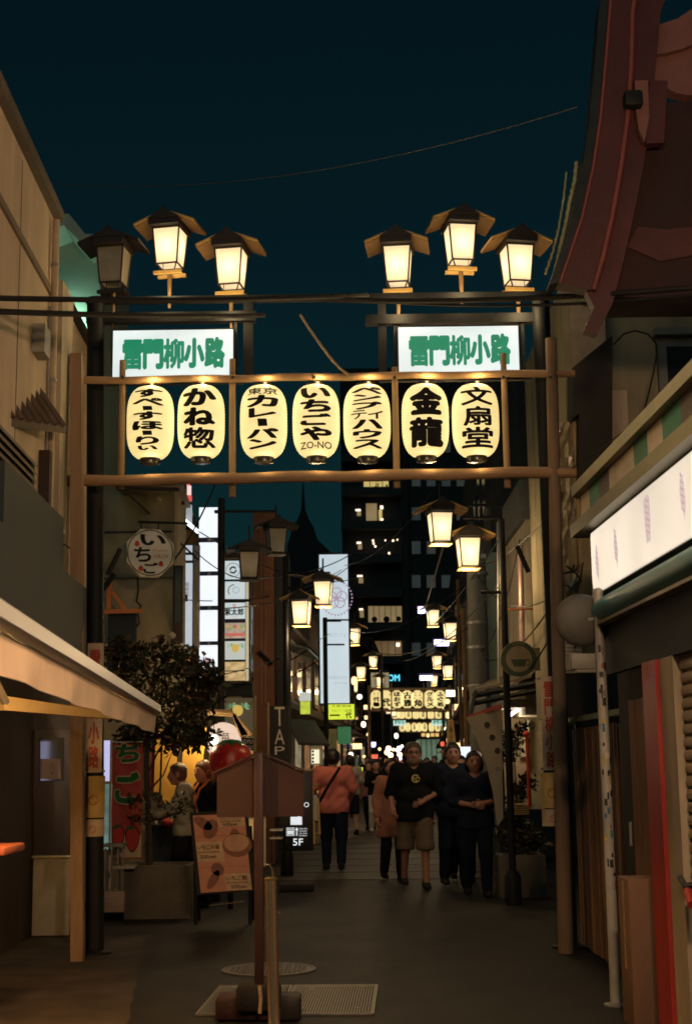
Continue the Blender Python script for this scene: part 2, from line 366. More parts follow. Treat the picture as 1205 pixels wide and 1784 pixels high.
# ---- the awning: front bar, valance, cloth, arm, lamp underneath
aw = thing('awning', 'cream cloth awning with a grey metal front bar reaching over the left pavement', 'awning', (-1.9, 8, 2.0))
e0, e1 = Vector((-1.03, 3.6, 1.97)), Vector((-1.475, 11.05, 1.925))
cloth = mat('awning_cloth', (.74, .58, .40), .9, 0, .08, 3, .15, 160, grime=.12)
alu = mat('awning_bar_metal', (.42, .43, .44), .38, .55, .1, 4)
d = (e1 - e0).normalized(); sx = Vector((1, 0, 0))
b = B(); b.prism([e0 + Vector((.0, 0, 0)), e0 + Vector((.035, 0, .02)), e0 + Vector((.03, 0, .075)), e0 + Vector((-.02, 0, .105)), e0 + Vector((-.07, 0, .06)), e0 + Vector((-.06, 0, 0))], e1 - e0).build('front_bar', alu, aw)
b = B(); n = 60; vs = []; fs = []
for i in range(n + 1):
    t = i / n; p = e0.lerp(e1, t)
    for j in range(5):
        s_ = j / 4; vs.append(p + Vector((-.005 + .012 * math.sin(t * 41 + s_ * 1.5) * s_, 0, -.004 - s_ * (.135 + .004 * math.sin(t * 23)))))
for i in range(n):
    for j in range(4): fs.append((i * 5 + j, (i + 1) * 5 + j, (i + 1) * 5 + j + 1, i * 5 + j + 1))
b.raw(vs, fs).build('valance', cloth, aw)
b = B(); w0, w1 = Vector((-2.2, 3.6, 2.29)), Vector((-2.33, 11.05, 2.29)); vs = []; fs = []
for i in range(31):
    for j in range(9):
        t, s_ = i / 30, j / 8; p = e0.lerp(e1, t).lerp(w0.lerp(w1, t), s_); vs.append(p + Vector((-.03 * (1 - s_), 0, .05 - .05 * math.sin(math.pi * s_))))
for i in range(30):
    for j in range(8): fs.append((i * 9 + j, i * 9 + j + 1, (i + 1) * 9 + j + 1, (i + 1) * 9 + j))
b.raw(vs, fs).build('cloth', cloth, aw)
# folding arm seen lit from below
a0, a1 = P(8, 1228, 9.6), P(225, 1250, 10.9)
b = B(); b.prism([a0 + Vector((0, 0, -.035)), a1 + Vector((0, 0, -.02)), a1 + Vector((0, 0, .02)), a0 + Vector((0, 0, .06))], Vector((-.05, .05, 0))).build('arm', mat('arm_paint', (.62, .52, .34), .5, 0, .1, 5), aw, smooth=False)
a2 = Vector((-2.35, 9.4, 2.16)); B().tube([a2, a0 + Vector((0, .03, .02))], .03, 8).build('rear_arm', alu, aw)
lb = B().lathe([(.02, .0), (.045, -.03), (.05, -.06), (.03, -.1), (.0, -.11)], (-1.95, 8.3, 2.17), 14).build('lamp_bulb', glow('awning_bulb', (1.0, .55, .16), 14), aw)
pl_ = bpy.data.lights.new('awning_lamp', 'POINT'); pl_.energy = 110; pl_.color = (1, .52, .16); pl_.shadow_soft_size = .08
lo = bpy.data.objects.new('awning_lamp', pl_); COL.objects.link(lo); lo.location = (-1.93, 8.3, 1.98)
B().tube([(-1.95, 8.3, 2.3), (-1.95, 8.3, 2.17)], .008, 6).build('lamp_flex', cable_m, aw)

# ---- the house behind it (lower roof line) and the white house further back under a green lamp
hB = thing('rear_house', 'lower cream house wall just behind the wooden gate post', 'house', (-3.4, 13, 0))
wallslab(B(), shift(PL, .01), 12.13, 13.9, 3.06, 5.58, 2.5).build('wall', cream, hB, smooth=False)
wallslab(B(), shift(PL, .06), 12.13, 13.95, 5.585, 5.66, 2.5).build('eave', mat('dark_eave', (.05, .045, .04), .8), hB, smooth=False)
gm = B().lathe([(.05, 0), (.05, .03), (.02, .035)], (0, 0, 0), 14); M_ = Matrix.Translation(PX(107, 925, shift(PL, .09))) @ Matrix.Rotation(rad(90), 4, 'Y'); bmesh.ops.transform(gm.bm, matrix=M_, verts=gm.bm.verts); gm.build('vent_cap', grey_metal, hB)
hC = thing('green_lit_house', 'pale house end lit greenish by a lamp behind the unlit left lamp', 'house', (-4, 18, 0))
X0, X1, Z0, Z1 = R(60, 408, 172, 900, 18.0)
B().box(((X0 + X1) / 2 - .6, 19.2, Z1 / 2), (X1 - X0 + 1.2, 2.4, Z1)).build('wall', mat('pale_green_wall', (.30, .38, .32), .85, 0, .12, 2, .1), hC, smooth=False)  # white wall, green of the lamp light painted into its colour
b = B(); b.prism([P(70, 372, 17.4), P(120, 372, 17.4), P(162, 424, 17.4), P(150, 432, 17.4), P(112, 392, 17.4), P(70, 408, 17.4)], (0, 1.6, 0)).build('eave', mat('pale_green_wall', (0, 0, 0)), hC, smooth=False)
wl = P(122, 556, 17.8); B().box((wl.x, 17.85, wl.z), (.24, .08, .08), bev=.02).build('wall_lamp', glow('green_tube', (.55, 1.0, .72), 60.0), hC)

# ================================================================== right: ice-cream shop, fence, mirror pole
PRS = (1.745, 9.8, rad(-1.57))
def rp(y, z, d=0.0): return Vector((PRS[0] + (y - PRS[1]) * math.tan(PRS[2]) + d, y, z))
def rslab(b, y0, y1, z0, z1, d0, d1):                 # on the shop front, from d0 to d1 away from the street
    return b.prism([rp(y0, z0, d0), rp(y1, z0, d0), rp(y1, z1, d0), rp(y0, z1, d0)], (d1 - d0, 0, 0))
shop = thing('ice_cream_shop', 'corner shop at the right edge with red column, rolling shutter and lit ice cream sign', 'shop', (2.2, 8, 0))
brassy = mat('sign_casing', (.26, .23, .15), .45, .5, .2, 6, .1)
teal = mat('teal_canopy', (.05, .20, .24), .4, .2, .25, 5, .1)
rslab(B(), 3.0, 10.05, 2.62, 3.60, .02, 1.5).build('upper_wall', mat('shop_upper', (.10, .09, .07), .8), shop, smooth=False)
# stripe band of coloured panels with rails above and below
rslab(B(), 3.0, 10.15, 3.42, 3.50, -.10, .02).build('top_rail', brassy, shop, smooth=False)
rslab(B(), 3.0, 10.15, 3.12, 3.21, -.12, .02).build('mid_rail', brassy, shop, smooth=False)
pal = {'c': mat('stripe_cream', (.62, .50, .34), .6), 'g': mat('stripe_green', (.04, .26, .17), .6), 'p': mat('stripe_plum', (.10, .08, .09), .6), 'w': mat('stripe_white', (.66, .60, .48), .6)}
ys = [10.1, 9.78, 9.45, 9.12, 8.75, 8.40, 8.05, 7.7, 7.3, 6.9, 6.5, 6.0]
for i, k in enumerate('cgpwwgwgpwc'):
    rslab(B(), ys[i + 1] + .004, ys[i] - .004, 3.215, 3.415, -.045, .019).build('stripe_panel', pal[k], shop, smooth=False)
# light box
lbx = rslab(B(), 3.0, 9.86, 2.66, 3.11, -.035, .019).build('sign_casing', brassy, shop, smooth=False)
icebox = glow('icecream_lightbox', (1.0, .86, .69), .90, .22, .9)
z0, z1, yy0, yy1 = 2.665, 3.085, 3.0, 9.74; rc = .11; pts = [(yy0, z0), (yy1 - rc, z0)]
for k in range(1, 7): a = -math.pi / 2 + k * math.pi / 12; pts.append((yy1 - rc + rc * math.cos(a), z0 + rc + rc * math.sin(a)))
pts += [(yy1, z1 - .02), (yy1 - .02, z1), (yy0, z1)]
B().prism([rp(y, z, -.037) for y, z in pts], (-.02, 0, 0)).build('lit_panel', icebox, shop, smooth=False)
pm = mat('faded_print', (.52, .42, .47), .6, 0, .3, 30); pm2 = mat('faded_print_lines', (.36, .25, .34), .6, 0, .3, 30)
pm.node_tree.nodes['Principled BSDF'].inputs['Emission Color'].default_value = (.78, .64, .62, 1); pm.node_tree.nodes['Principled BSDF'].inputs['Emission Strength'].default_value = .70
pm2.node_tree.nodes['Principled BSDF'].inputs['Emission Color'].default_value = (.66, .50, .56, 1); pm2.node_tree.nodes['Principled BSDF'].inputs['Emission Strength'].default_value = .60
for yc, zc, kind in ((9.55, 2.86, 0), (8.95, 2.875, 0), (8.08, 2.91, 1), (7.3, 2.9, 0), (6.6, 2.9, 1)):
    b = B(); w = .125 if kind == 0 else .15; h = .14
    if kind == 0: pr_ = [(-w * .25, -h), (w * .3, -h * .4), (w * .45, h * .2), (w * .15, h), (-w * .3, h * .45), (-w * .5, -h * .3)]
    else: pr_ = [(-w * .35, -h), (w * .35, -h), (w * .5, 0), (w * .55, h * .8), (w * .1, h), (-w * .5, h * .85), (-w * .55, 0)]
    b.face([rp(yc + a, zc + c, -.0585) for a, c in pr_]); b.build('ice_cream_print', pm, shop, smooth=False)
    b = B()
    for k in range(6):
        t = -h * .7 + k * h * .26; b.face([rp(yc - w * .3, zc + t, -.0592), rp(yc + w * .3, zc + t + .03, -.0592), rp(yc + w * .3, zc + t + .038, -.0592), rp(yc - w * .3, zc + t + .008, -.0592)])
    b.build('print_lines', pm2, shop, smooth=False)
# shutter housing (round roll), canopy drop
ra = [(math.cos(a), math.sin(a)) for a in [math.pi * (.5 + k / 8) for k in range(9)]]
B().prism([rp(3.0, 2.53 + .085 * s_, -.02 + .10 * c) for c, s_ in ra], rp(9.9, 0) - rp(3.0, 0)).build('roller_housing', teal, shop, ang=60)
rslab(B(), 3.0, 9.93, 2.425, 2.445, -.10, .02).build('housing_lip', brassy, shop, smooth=False)
rslab(B(), 3.0, 9.80, 2.10, 2.424, -.03, .02).build('canopy_drop', navy, shop, smooth=False)
# columns and shutter
red = mat('red_column', (.36, .035, .03), .42, 0, .15, 4, .05, 30, grime=.25)
rslab(B(), 8.10, 8.42, 0, 2.10, -.055, .12).build('red_column', red, shop, smooth=False)
rslab(B(), 7.80, 8.095, 0, 2.10, -.03, .12).build('cream_column', mat('cream_column', (.42, .36, .25), .7, 0, .12, 4, .1, 50, grime=.3), shop, smooth=False)
shm = mat('shutter_paint', (.42, .34, .23), .5, .2, .12, 5, .05, 40, grime=.25)
shu = rslab(B(), 5.2, 7.79, 0, 2.10, .032, .06).build('shutter', shm, shop, smooth=False)
for k in range(30):
    z = .01 + k * .069; a, c = rp(5.2, z, .031), rp(7.785, z, .031)
    B().prism([a, a + Vector((-.022, 0, .012)), a + Vector((-.028, 0, .034)), a + Vector((-.022, 0, .056)), a + Vector((0, 0, .066))], c - a).build('slat', shm, shu)
hz = .86; h0 = rp(7.72, hz, -.02)
b = B().tube([h0 + Vector((.05, 0, .03)), h0 + Vector((-.02, 0.02, 0.02)), h0 + Vector((-.02, .12, .055))], .018, 8).build('handle', mat('black_handle', (.01, .01, .01), .4), shu)
b = B().tube([h0 + Vector((-.02, -.02, 0)), h0 + Vector((-.03, -.14, -.06))], .022, 8).build('handle_grip', red, shu)
rslab(B(), 3.0, 9.95, 0, 2.42, .13, 1.6).build('wall', dark_m, shop, smooth=False)
cbx = thing('cardboard_box', 'brown cardboard box standing on the ground beside the red column', 'box', rp(8.7, 0, -.05))
card = mat('cardboard', (.15, .085, .05), .85, 0, .12, 6, .1, 60)
b = B(); b.box(rp(8.72, .43, -.04), (.24, .34, .84), bev=.006).build('carton', card, cbx)
B().box(rp(8.72, .58, -.162), (.002, .045, .5)).build('tape', mat('parcel_tape', (.36, .23, .12), .4), cbx, smooth=False)
# wooden door leaf between fence and shop
dl = thing('wooden_door', 'brown boarded door leaf between the lattice fence and the red column', 'door', rp(9.0, 0, .1))
brown = mat('brown_boards', (.15, .075, .04), .7, 0, .25, 5, .2, 50, stretch=(1, 1, .2))
for k in range(5):
    rslab(B(), 8.50 + k * .17, 8.50 + k * .17 + .162, .02, 1.92, .06 + .004 * (k % 2), .10).build('board', brown, dl, smooth=False)
B().tube([rp(9.3, 1.0, .03), rp(9.3, 1.15, .03)], .012, 6).build('handle', grey_metal, dl)
# lattice fence
PF = (1.955, 11.0, rad(-1.2))
fence = thing('lattice_fence', 'low brown slatted wooden fence behind the white sticker covered pole', 'fence', (1.95, 11, 0))
sl = mat('fence_slat', (.20, .105, .05), .7, 0, .3, 4, .2, 50, stretch=(1, 1, .2))
sls = [sl, mat('fence_slat_pale', (.34, .18, .08), .7, 0, .3, 4, .2, 50, stretch=(1, 1, .2)), mat('fence_slat_dark', (.09, .05, .028), .7, 0, .3, 4, .2, 50, stretch=(1, 1, .2))]
y = 9.72; k = 0
while y < 12.35:
    w = random.uniform(.034, .046); a = Lp(PF, y, 0)
    B().box((a.x + random.uniform(-.004, .004), y, .92 + random.uniform(-.01, .01)), (.016, w, 1.78)).build('slat', random.choice(sls), fence, smooth=False); y += .105
for z in (.30, 1.05, 1.58): 
    a, c = Lp(PF, 9.66, z), Lp(PF, 12.4, z); B().prism([a + Vector((.016, 0, -.03)), c + Vector((.016, 0, -.03)), c + Vector((.016, 0, .03)), a + Vector((.016, 0, .03))], (.03, 0, 0)).build('rail', dark_wood, fence, smooth=False)
a, c = Lp(PF, 9.6, 1.86), Lp(PF, 12.45, 1.86)
B().prism([a + Vector((-.03, 0, 0)), c + Vector((-.03, 0, 0)), c + Vector((.05, 0, 0)), a + Vector((.05, 0, 0))], (0, 0, .045)).build('cap_rail', mat('verdigris_cap', (.12, .15, .09), .6, .3, .3, 9), fence, smooth=False)
for y in (9.66, 10.45, 11.3, 12.4): B().box((Lp(PF, y, 0).x + .05, y, .95), (.06, .06, 1.86)).build('fence_post', dark_wood, fence, smooth=False)
rearw = B().box((2.95, 11.4, 1.05), (.1, 4.4, 2.1)).build('garden_wall', dark_m, smooth=False); tag(rearw, 'dark wall in the shade behind the slatted wooden fence', 'wall')
# white pole with the back of a round mirror
base = G(1072, 1752); YP = base.y
mp = thing('mirror_pole', 'white painted steel pole plastered with stickers carrying the back of a round mirror', 'pole', (base.x, YP, 0))
top = P(1041, 1032, YP); poleM = mat('pole_white', (.50, .49, .43), .45, .1, .18, 9, .1, 60, grime=.45)
B().tube([(base.x, YP, 0), (top.x, YP, top.z)], .034, 16).build('shaft', poleM, mp)
B().lathe([(.034, 0), (.030, .02), (.012, .03)], (top.x, YP, top.z), 14).build('cap', poleM, mp)
B().lathe([(.075, 0), (.075, .012), (.04, .02)], (base.x, YP, 0), 16).build('base_plate', grey_metal, mp)
mc_ = P(1012, 1080, YP + .07); md = B().lathe([(0, -.03), (.08, -.027), (.145, -.012), (.172, .004), (.178, .018), (.170, .03)], (0, 0, 0), 32, cap=False)
bmesh.ops.transform(md.bm, matrix=Matrix.Translation(mc_) @ Matrix.Rotation(rad(-90), 4, 'X') @ Matrix.Rotation(rad(0), 4, 'Y'), verts=md.bm.verts)
md.build('mirror_back', mat('mirror_shell', (.075, .074, .058), .6, .1, .2, 8, grime=.3), mp, ang=60)
B().tube([(top.x, YP + .03, mc_.z), (mc_.x, mc_.y + .0, mc_.z)], .014, 8).build('bracket', grey_metal, mp)
pxbox(994, 1138, 1043, 1166, YP + .02, .09, .01).build('control_box', mat('box_grey', (.16, .16, .13), .55, .1, .2, 8), mp)
pxbox(1003, 1160, 1046, 1172, YP + .03, .07, .008).build('box_base', mat('box_grey', (0, 0, 0)), mp)
random.seed(11)
stk = [mat('sticker_' + n_, c_, .5, 0, .4, 60) for n_, c_ in (('black', (.02, .02, .02)), ('blue', (.04, .12, .22)), ('red', (.3, .05, .04)), ('teal', (.03, .2, .15)), ('yellow', (.40, .34, .06)), ('grey', (.2, .19, .17)), ('cream', (.5, .46, .36)))]
for i in range(46):
    py = random.uniform(1180, 1560) if i < 40 else random.uniform(1050, 1180); t = (py - 1032) / 720; x = top.x + (base.x - top.x) * t; z = P(1055, py, YP).z
    a0 = random.uniform(-2.6, -.5); w, h = random.uniform(.25, .8), random.uniform(.02, .055); b = B(); n = 5; vs = []
    for k in range(n + 1):
        a = a0 + w * k / n; vs += [(x + .0352 * math.cos(a), YP + .0352 * math.sin(a), z), (x + .0352 * math.cos(a), YP + .0352 * math.sin(a), z + h)]
    b.raw(vs, [(2 * k, 2 * k + 2, 2 * k + 3, 2 * k + 1) for k in range(n)]).build('sticker', stk[i % 7 if random.random() < .6 else 0], mp)

# ---- building behind the gate on the right: olive wall, cream pilaster, black hoarding, clear sheeting
hR = thing('olive_house', 'olive rendered house with a cream pilaster right of the gate', 'house', (3.5, 13.6, 0))
X0 = P(985, 700, 13.5).x
B().box((X0 + 3.0, 15.0, 4.1), (6.0, 3.0, 4.2)).build('wall', olive, hR, smooth=False)
X0, X1, Z0, Z1 = R(1062, 525, 1092, 870, 13.3); B().box(((X0 + X1) / 2, 13.4, 3.5), (X1 - X0, .2, 3.1)).build('pilaster', cream2, hR, smooth=False)
wf = pxbox(1148, 588, 1290, 740, 13.42, .10).build('window', mat('window_frame_grey', (.16, .17, .15), .6), hR, smooth=False)
pxbox(1163, 603, 1275, 728, 13.415, .02).build('pane', glass(), wf, smooth=False)
pxbox(1140, 570, 1215, 582, 13.35, .14).build('lintel', mat('window_frame_grey', (0, 0, 0)), hR, smooth=False)
X0, X1, Z0, Z1 = R(997, 525, 1058, 640, 13.3); B().box(((X0 + X1) / 2, 13.45, (Z0 + Z1) / 2), (X1 - X0, .08, Z1 - Z0)).build('pink_panel', mat('pinkish_panel', (.36, .27, .20), .8), hR, smooth=False)
hb = thing('black_hoarding', 'tall black board box beside the wooden gate post under the red eave', 'hoarding', (2.1, 12.9, 3.5))
B().prism([P(997, 640, 12.9), P(1066, 584, 12.9), P(1066, 862, 12.9), P(1008, 862, 12.9), P(1008, 720, 12.9), P(997, 730, 12.9)], (0, .35, 0)).build('box', mat('tarred_board', (.016, .014, .012), .7, 0, .3, 5, .2), hb, smooth=False)
cs = thing('clear_sheeting', 'sheet of creased translucent plastic over a frame behind the right gate post', 'sheeting', (1.95, 13.2, 2.9))
X0, X1, Z0, Z1 = R(968, 735, 1008, 1110, 13.1); vs = []; fs = []; random.seed(3); nz, nx = 24, 6
for i in range(nz + 1):
    for j in range(nx + 1): vs.append((X0 + (X1 - X0) * j / nx, 13.1 + random.uniform(-.025, .025), Z0 + (Z1 - Z0) * i / nz))
for i in range(nz):
    for j in range(nx): fs.append((i * 7 + j, i * 7 + j + 1, i * 7 + j + 8, i * 7 + j + 7))
B().raw(vs, fs).build('sheet', mat('plastic_sheet', (.20, .17, .11), .22, 0, .2, 5, spec=.8), cs, smooth=False)
for x in (X0, X1): B().box((x, 13.12, (Z0 + Z1) / 2), (.03, .07, Z1 - Z0)).build('frame', mat('frame_tan', (.30, .22, .12), .7), cs, smooth=False)
lou = thing('louvred_vent', 'white louvred grille behind the round mirror back', 'grille', P(990, 1110, 12.7))
pxbox(976, 1075, 1012, 1170, 12.7, .05).build('backing', mat('vent_white', (.50, .46, .36), .6), lou, smooth=False)
for k in range(14):
    y = 1078 + k * 6.6; pxbox(976, y, 1012, y + 3.2, 12.675, .02).build('louvre', mat('vent_white', (0, 0, 0)), lou, smooth=False)
loww = pxbox(985, 1172, 1130, 1262, 12.75, .3).build('dark_lintel', dark_m, smooth=False); tag(loww, 'dark beam over the slatted fence behind the mirror pole', 'beam')

# ---- the red eave at the top right
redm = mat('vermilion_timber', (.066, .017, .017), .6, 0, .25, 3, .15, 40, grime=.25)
redl = mat('vermilion_moulding', (.17, .05, .045), .5, 0, .2, 4, .1, 40)  # paler than the boards, their highlight line painted into the moulding
ev = thing('red_eave', 'curved dark red timber eave of the temple style roof hanging in at the top right', 'roof', (2.2, 10.2, 5.5))
YE = 10.0
outer = [(1078, -60), (1060, 0), (1052, 100), (1043, 200), (1030, 290), (1010, 380), (990, 440), (972, 492)]
mid = [(1112, -60), (1098, 20), (1096, 110), (1090, 200), (1078, 290), (1062, 380), (1046, 450), (1030, 505)]
inner = [(1180, -60), (1150, 20), (1140, 130), (1132, 215), (1118, 300), (1100, 390), (1084, 460), (1066, 530)]
def ribbon(b, A, C, Y, d):
    for i in range(len(A) - 1): b.prism([P(*A[i], Y), P(*A[i + 1], Y), P(*C[i + 1], Y), P(*C[i], Y)], (0, d, 0))
    return b
ribbon(B(), outer, mid, YE, .16).build('bargeboard', redm, ev, smooth=False)
ribbon(B(), [(x - 16, y + 4) for x, y in outer], [(x + 1, y) for x, y in outer], YE + .02, .2).build('roof_edge', mat('dark_copper', (.02, .022, .02), .45, .4), ev, smooth=False)
ribbon(B(), mid, inner, YE + .09, .16).build('inner_bargeboard', redm, ev, smooth=False)
for L_, r_ in ((mid, .022), (outer, .014)): B().tube([P(x + 3, y, YE - .004) for x, y in L_], r_, 8).build('moulding', redl, ev, ang=60)
B().prism([P(1020, 505, YE + .05), P(1060, 505, YE + .05), P(1066, 528, YE + .05), P(1040, 582, YE + .05), P(1017, 574, YE + .05), P(1034, 535, YE + .05)], (0, .12, 0)).build('tip_board', redm, ev, smooth=False)
gp = mat('faded_red_board', (.17, .078, .068), .7, 0, .2, 3, .15)
arc = [(1085, -40), (1098, 15), (1120, 36), (1150, 42), (1180, 32), (1215, 8), (1260, -30)]
arc2 = [(1100, 95), (1112, 100), (1135, 95), (1160, 92), (1190, 84), (1225, 70), (1275, 40)]
arc3 = [(1108, 128), (1125, 135), (1150, 148), (1176, 162), (1200, 166), (1232, 160), (1285, 130)]
ribbon(B(), arc, arc2, YE + .2, .12).build('gable_board', gp, ev, smooth=False)
ribbon(B(), arc2, arc3, YE + .26, .12).build('lower_gable_board', gp, ev, smooth=False)
B().prism([P(1105, 140, YE - .02), P(1128, 140, YE - .02), P(1130, 205, YE - .02), P(1122, 248, YE - .02), P(1112, 225, YE - .02), P(1106, 185, YE - .02)], (0, .07, 0)).build('pendant', gp, ev, smooth=False)
B().prism([P(1131, 140, YE + .03), P(1162, 140, YE + .03), P(1156, 248, YE + .03), P(1124, 250, YE + .03)], (0, .09, 0)).build('pendant_back', redm, ev, smooth=False)
pxbox(1088, 155, 1120, 182, YE - .12, .1, .02).build('iron_fitting', black_steel, ev)
und = B(); X0 = P(1096, 400, YE + .3).x
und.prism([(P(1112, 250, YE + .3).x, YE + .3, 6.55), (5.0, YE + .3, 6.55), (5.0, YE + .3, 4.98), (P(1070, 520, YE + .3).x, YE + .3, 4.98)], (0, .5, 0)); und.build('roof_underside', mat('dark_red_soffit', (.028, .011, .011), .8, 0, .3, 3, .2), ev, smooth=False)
B().box((5.4, YE + 2.2, 7.9), (3.6, 3.4, .5)).build('roof_slope', mat('roof_copper', (.03, .035, .033), .6), ev, smooth=False)
B().prism([P(1110, 395, YE + .28), P(1160, 400, YE + .28), P(1205, 395, YE + .28), P(1230, 440, YE + .28), P(1150, 455, YE + .28), P(1092, 430, YE + .28)], (0, .02, 0)).build('carved_board', mat('carved_red', (.07, .025, .022), .7), ev, smooth=False)
brass = mat('polished_brass', (.90, .66, .30), .34, .95, .2, 14)
for nm, pts, r_, lab in (('rain_chain', [(1004, 282), (1000, 318), (992, 352), (984, 395), (974, 440), (963, 492)], .028, 'shiny brass rain chain hanging beside the red eave, the thicker of two'), ('rain_chain', [(986, 300), (981, 345), (972, 400), (962, 440), (949, 478)], .013, 'thin brass rain chain hanging beside the red eave, nearer the lamps')):
    b = B(); pp = [P(x, y, YE + .25) for x, y in pts]; b.tube(pp, r_ * .65, 10)
    o = None
    for i in range(len(pp) - 1):
        for k in range(3):
            c = pp[i].lerp(pp[i + 1], (k + .5) / 3); b.lathe([(r_ * .6, -.02), (r_ * .72, 0), (r_ * .6, .02)], c, 8)
    o = b.build(nm, brass); tag(o, lab, 'chain', 'rain chains by the red eave')
# ================================================================== the lantern gate
YG = 12.0
gate = thing('lantern_gate', 'weathered timber gate frame of two posts and two long rails spanning the street', 'gate', (0, YG, 0))
def post(px0, px1, pytop, Y, name, m, rnd=0.0, parent=gate):
    X0, X1, _, Zt = R(px0, pytop, px1, pytop + 40, Y); pb = B()
    return pb.box(((X0 + X1) / 2, Y, Zt / 2), (X1 - X0, (X1 - X0) * 1.05, Zt), bev=.012).build(name, m, parent)
t0, t1 = P(134, 618, YG - .09), P(136, 1664, YG - .09); t1.z = 0
B().prism([t0 + Vector(v) for v in ((-.05, -.05, 0), (.05, -.05, 0), (.05, .05, 0), (-.05, .05, 0))], t1 - t0).build('gate_post', wood, gate)
# the right post leans out a little at the foot
t0, t1 = P(959, 590, YG), P(984, 1640, YG); t1.z = 0
B().tube([t0, t0.lerp(t1, .5), t1], [.050, .056, .062], 12).build('gate_post', mat('dark_timber', (.17, .115, .07), .75, 0, .35, 5, .35, 60, stretch=(1, 1, .15)), gate)  # gate timber darkened, dimmer light on this post put into the colour
def rail(x0, y0, x1, y1, Y, r, name):
    a, c = P(x0, y0, Y), P(x1, y1, Y); n = 16; pts = [a.lerp(c, i / n) + Vector((0, 0, .006 * math.sin(i * 1.9))) for i in range(n + 1)]
    return B().tube(pts, [r * (1 + .06 * math.sin(i * 2.7)) for i in range(n + 1)], 14).build(name, woodh, gate)
rail(90, 664, 1000, 650, YG, .033, 'top_rail'); rail(88, 839, 1002, 822, YG, .049, 'bottom_rail')
for x, y0, y1 in ((214, 628, 852), (405, 626, 866), (687, 640, 850), (876, 616, 850)):
    a, c = P(x, y0, YG + .1), P(x + 1, y1, YG + .1); c.x = a.x
    B().tube([a, a.lerp(c, .5), c], [.026, .029, .030], 10).build('upright', wood, gate)
for x in (133, 214, 405, 548, 687, 876, 958):
    p = P(x, 657, YG - .045); B().lathe([(.012, -.012), (.014, 0), (.008, .012)], p, 8).build('peg', mat('dark_iron', (.03, .025, .02), .6, .5), gate)
# steel frame behind: two thick posts, tie beam, frames of the two sign boxes
YS = 12.35
sf = thing('steel_arch', 'dark steel street arch with two thick round posts standing behind the timber gate', 'arch', (0, YS, 0))
for x0, x1 in ((152, 181), (926, 956)):
    X0, X1, _, Zt = R(x0, 520, x1, 540, YS); xc = (X0 + X1) / 2
    xb_ = P(166, 1640, YS).x if x0 < 500 else xc + .03
    B().tube([(xb_, YS, 0), (xc, YS, Zt)], (X1 - X0) / 2, 20).build('steel_post', black_steel, sf)
    B().lathe([(.14, 0), (.14, .02), (.085, .035)], (xb_, YS, 0), 20).build('foot_plate', black_steel, sf)
def bar(x0, y0, x1, y1, Y, d, name, par, m=black_steel): return pxbox(x0, y0, x1, y1, Y, d).build(name, m, par, smooth=False)
bar(150, 512, 962, 523, YS + .0, .06, 'tie_beam', sf)
bar(150, 543, 446, 560, YS - .02, .09, 'sign_header', sf); bar(636, 546, 930, 562, YS - .02, .09, 'sign_header', sf)
for x0, x1, y0, y1 in ((424, 441, 524, 664), (659, 673, 524, 664), (408, 413, 560, 664), (686, 692, 562, 660), (908, 914, 562, 658)): bar(x0, y0, x1, y1, YS + .01, .07, 'sign_upright', sf)
bar(182, 656, 424, 668, YS + .01, .07, 'sign_sill', sf); bar(674, 650, 926, 662, YS + .01, .07, 'sign_sill', sf)
for x, y, dx in ((188, 990, 22), (920, 985, -20)):
    a, c = P(x, y + 12, YS), P(x + dx, y - 34, YS); B().tube([a, c], .022, 8).build('bracket', black_steel, sf)
# the two backlit street-name boxes
boxglow = glow('street_sign_lightbox', (.80, .93, .92), .92, .12, 1.6, stretch=(1, 1, 2.2))
green_lit = glow('green_backlit_letter', (.0, .27, .13), .85, .10, 8, base=.03)
kan = ['雷', '門', '柳', '小', '路']
for x0, y0, x1, y1, tx0, tx1, lab in ((197, 575, 406, 655, 214, 392, 'left'), (694, 569, 903, 649, 712, 889, 'right')):
    X0, X1, Z0, Z1 = R(x0, y0, x1, y1, YS - .12)
    sg = thing('street_name_box', 'white lit sign box lettered green 雷門柳小路 over the %s half of the gate' % lab, 'sign', ((X0 + X1) / 2, YS, Z0), 'lit street name boxes over the gate')
    B().box(((X0 + X1) / 2, YS - .045, (Z0 + Z1) / 2), (X1 - X0 + .03, .13, Z1 - Z0 + .03)).build('casing', black_steel, sg, smooth=False)
    B().box(((X0 + X1) / 2, YS - .116, (Z0 + Z1) / 2), (X1 - X0, .012, Z1 - Z0)).build('lit_face', boxglow, sg, smooth=False)
    tx = (tx0 - x0) / (x1 - x0), (tx1 - x0) / (x1 - x0); wch = (tx[1] - tx[0]) * (X1 - X0) / 5; zc = Z0 + (Z1 - Z0) * .47
    for k, ch in enumerate(kan):
        b = B(); hh = (Z1 - Z0) * (.64 + (.02 if k == 4 else 0)); write(b, ch, (X0 + tx[0] * (X1 - X0) + wch * (k + .5), YS - .1245, zc + .012 * (k / 4) ), wch * 1.02, hh * 1.04, off=.04 if ch in '雷柳' else .058)
        b.build('lettering', green_lit, sg, smooth=False)

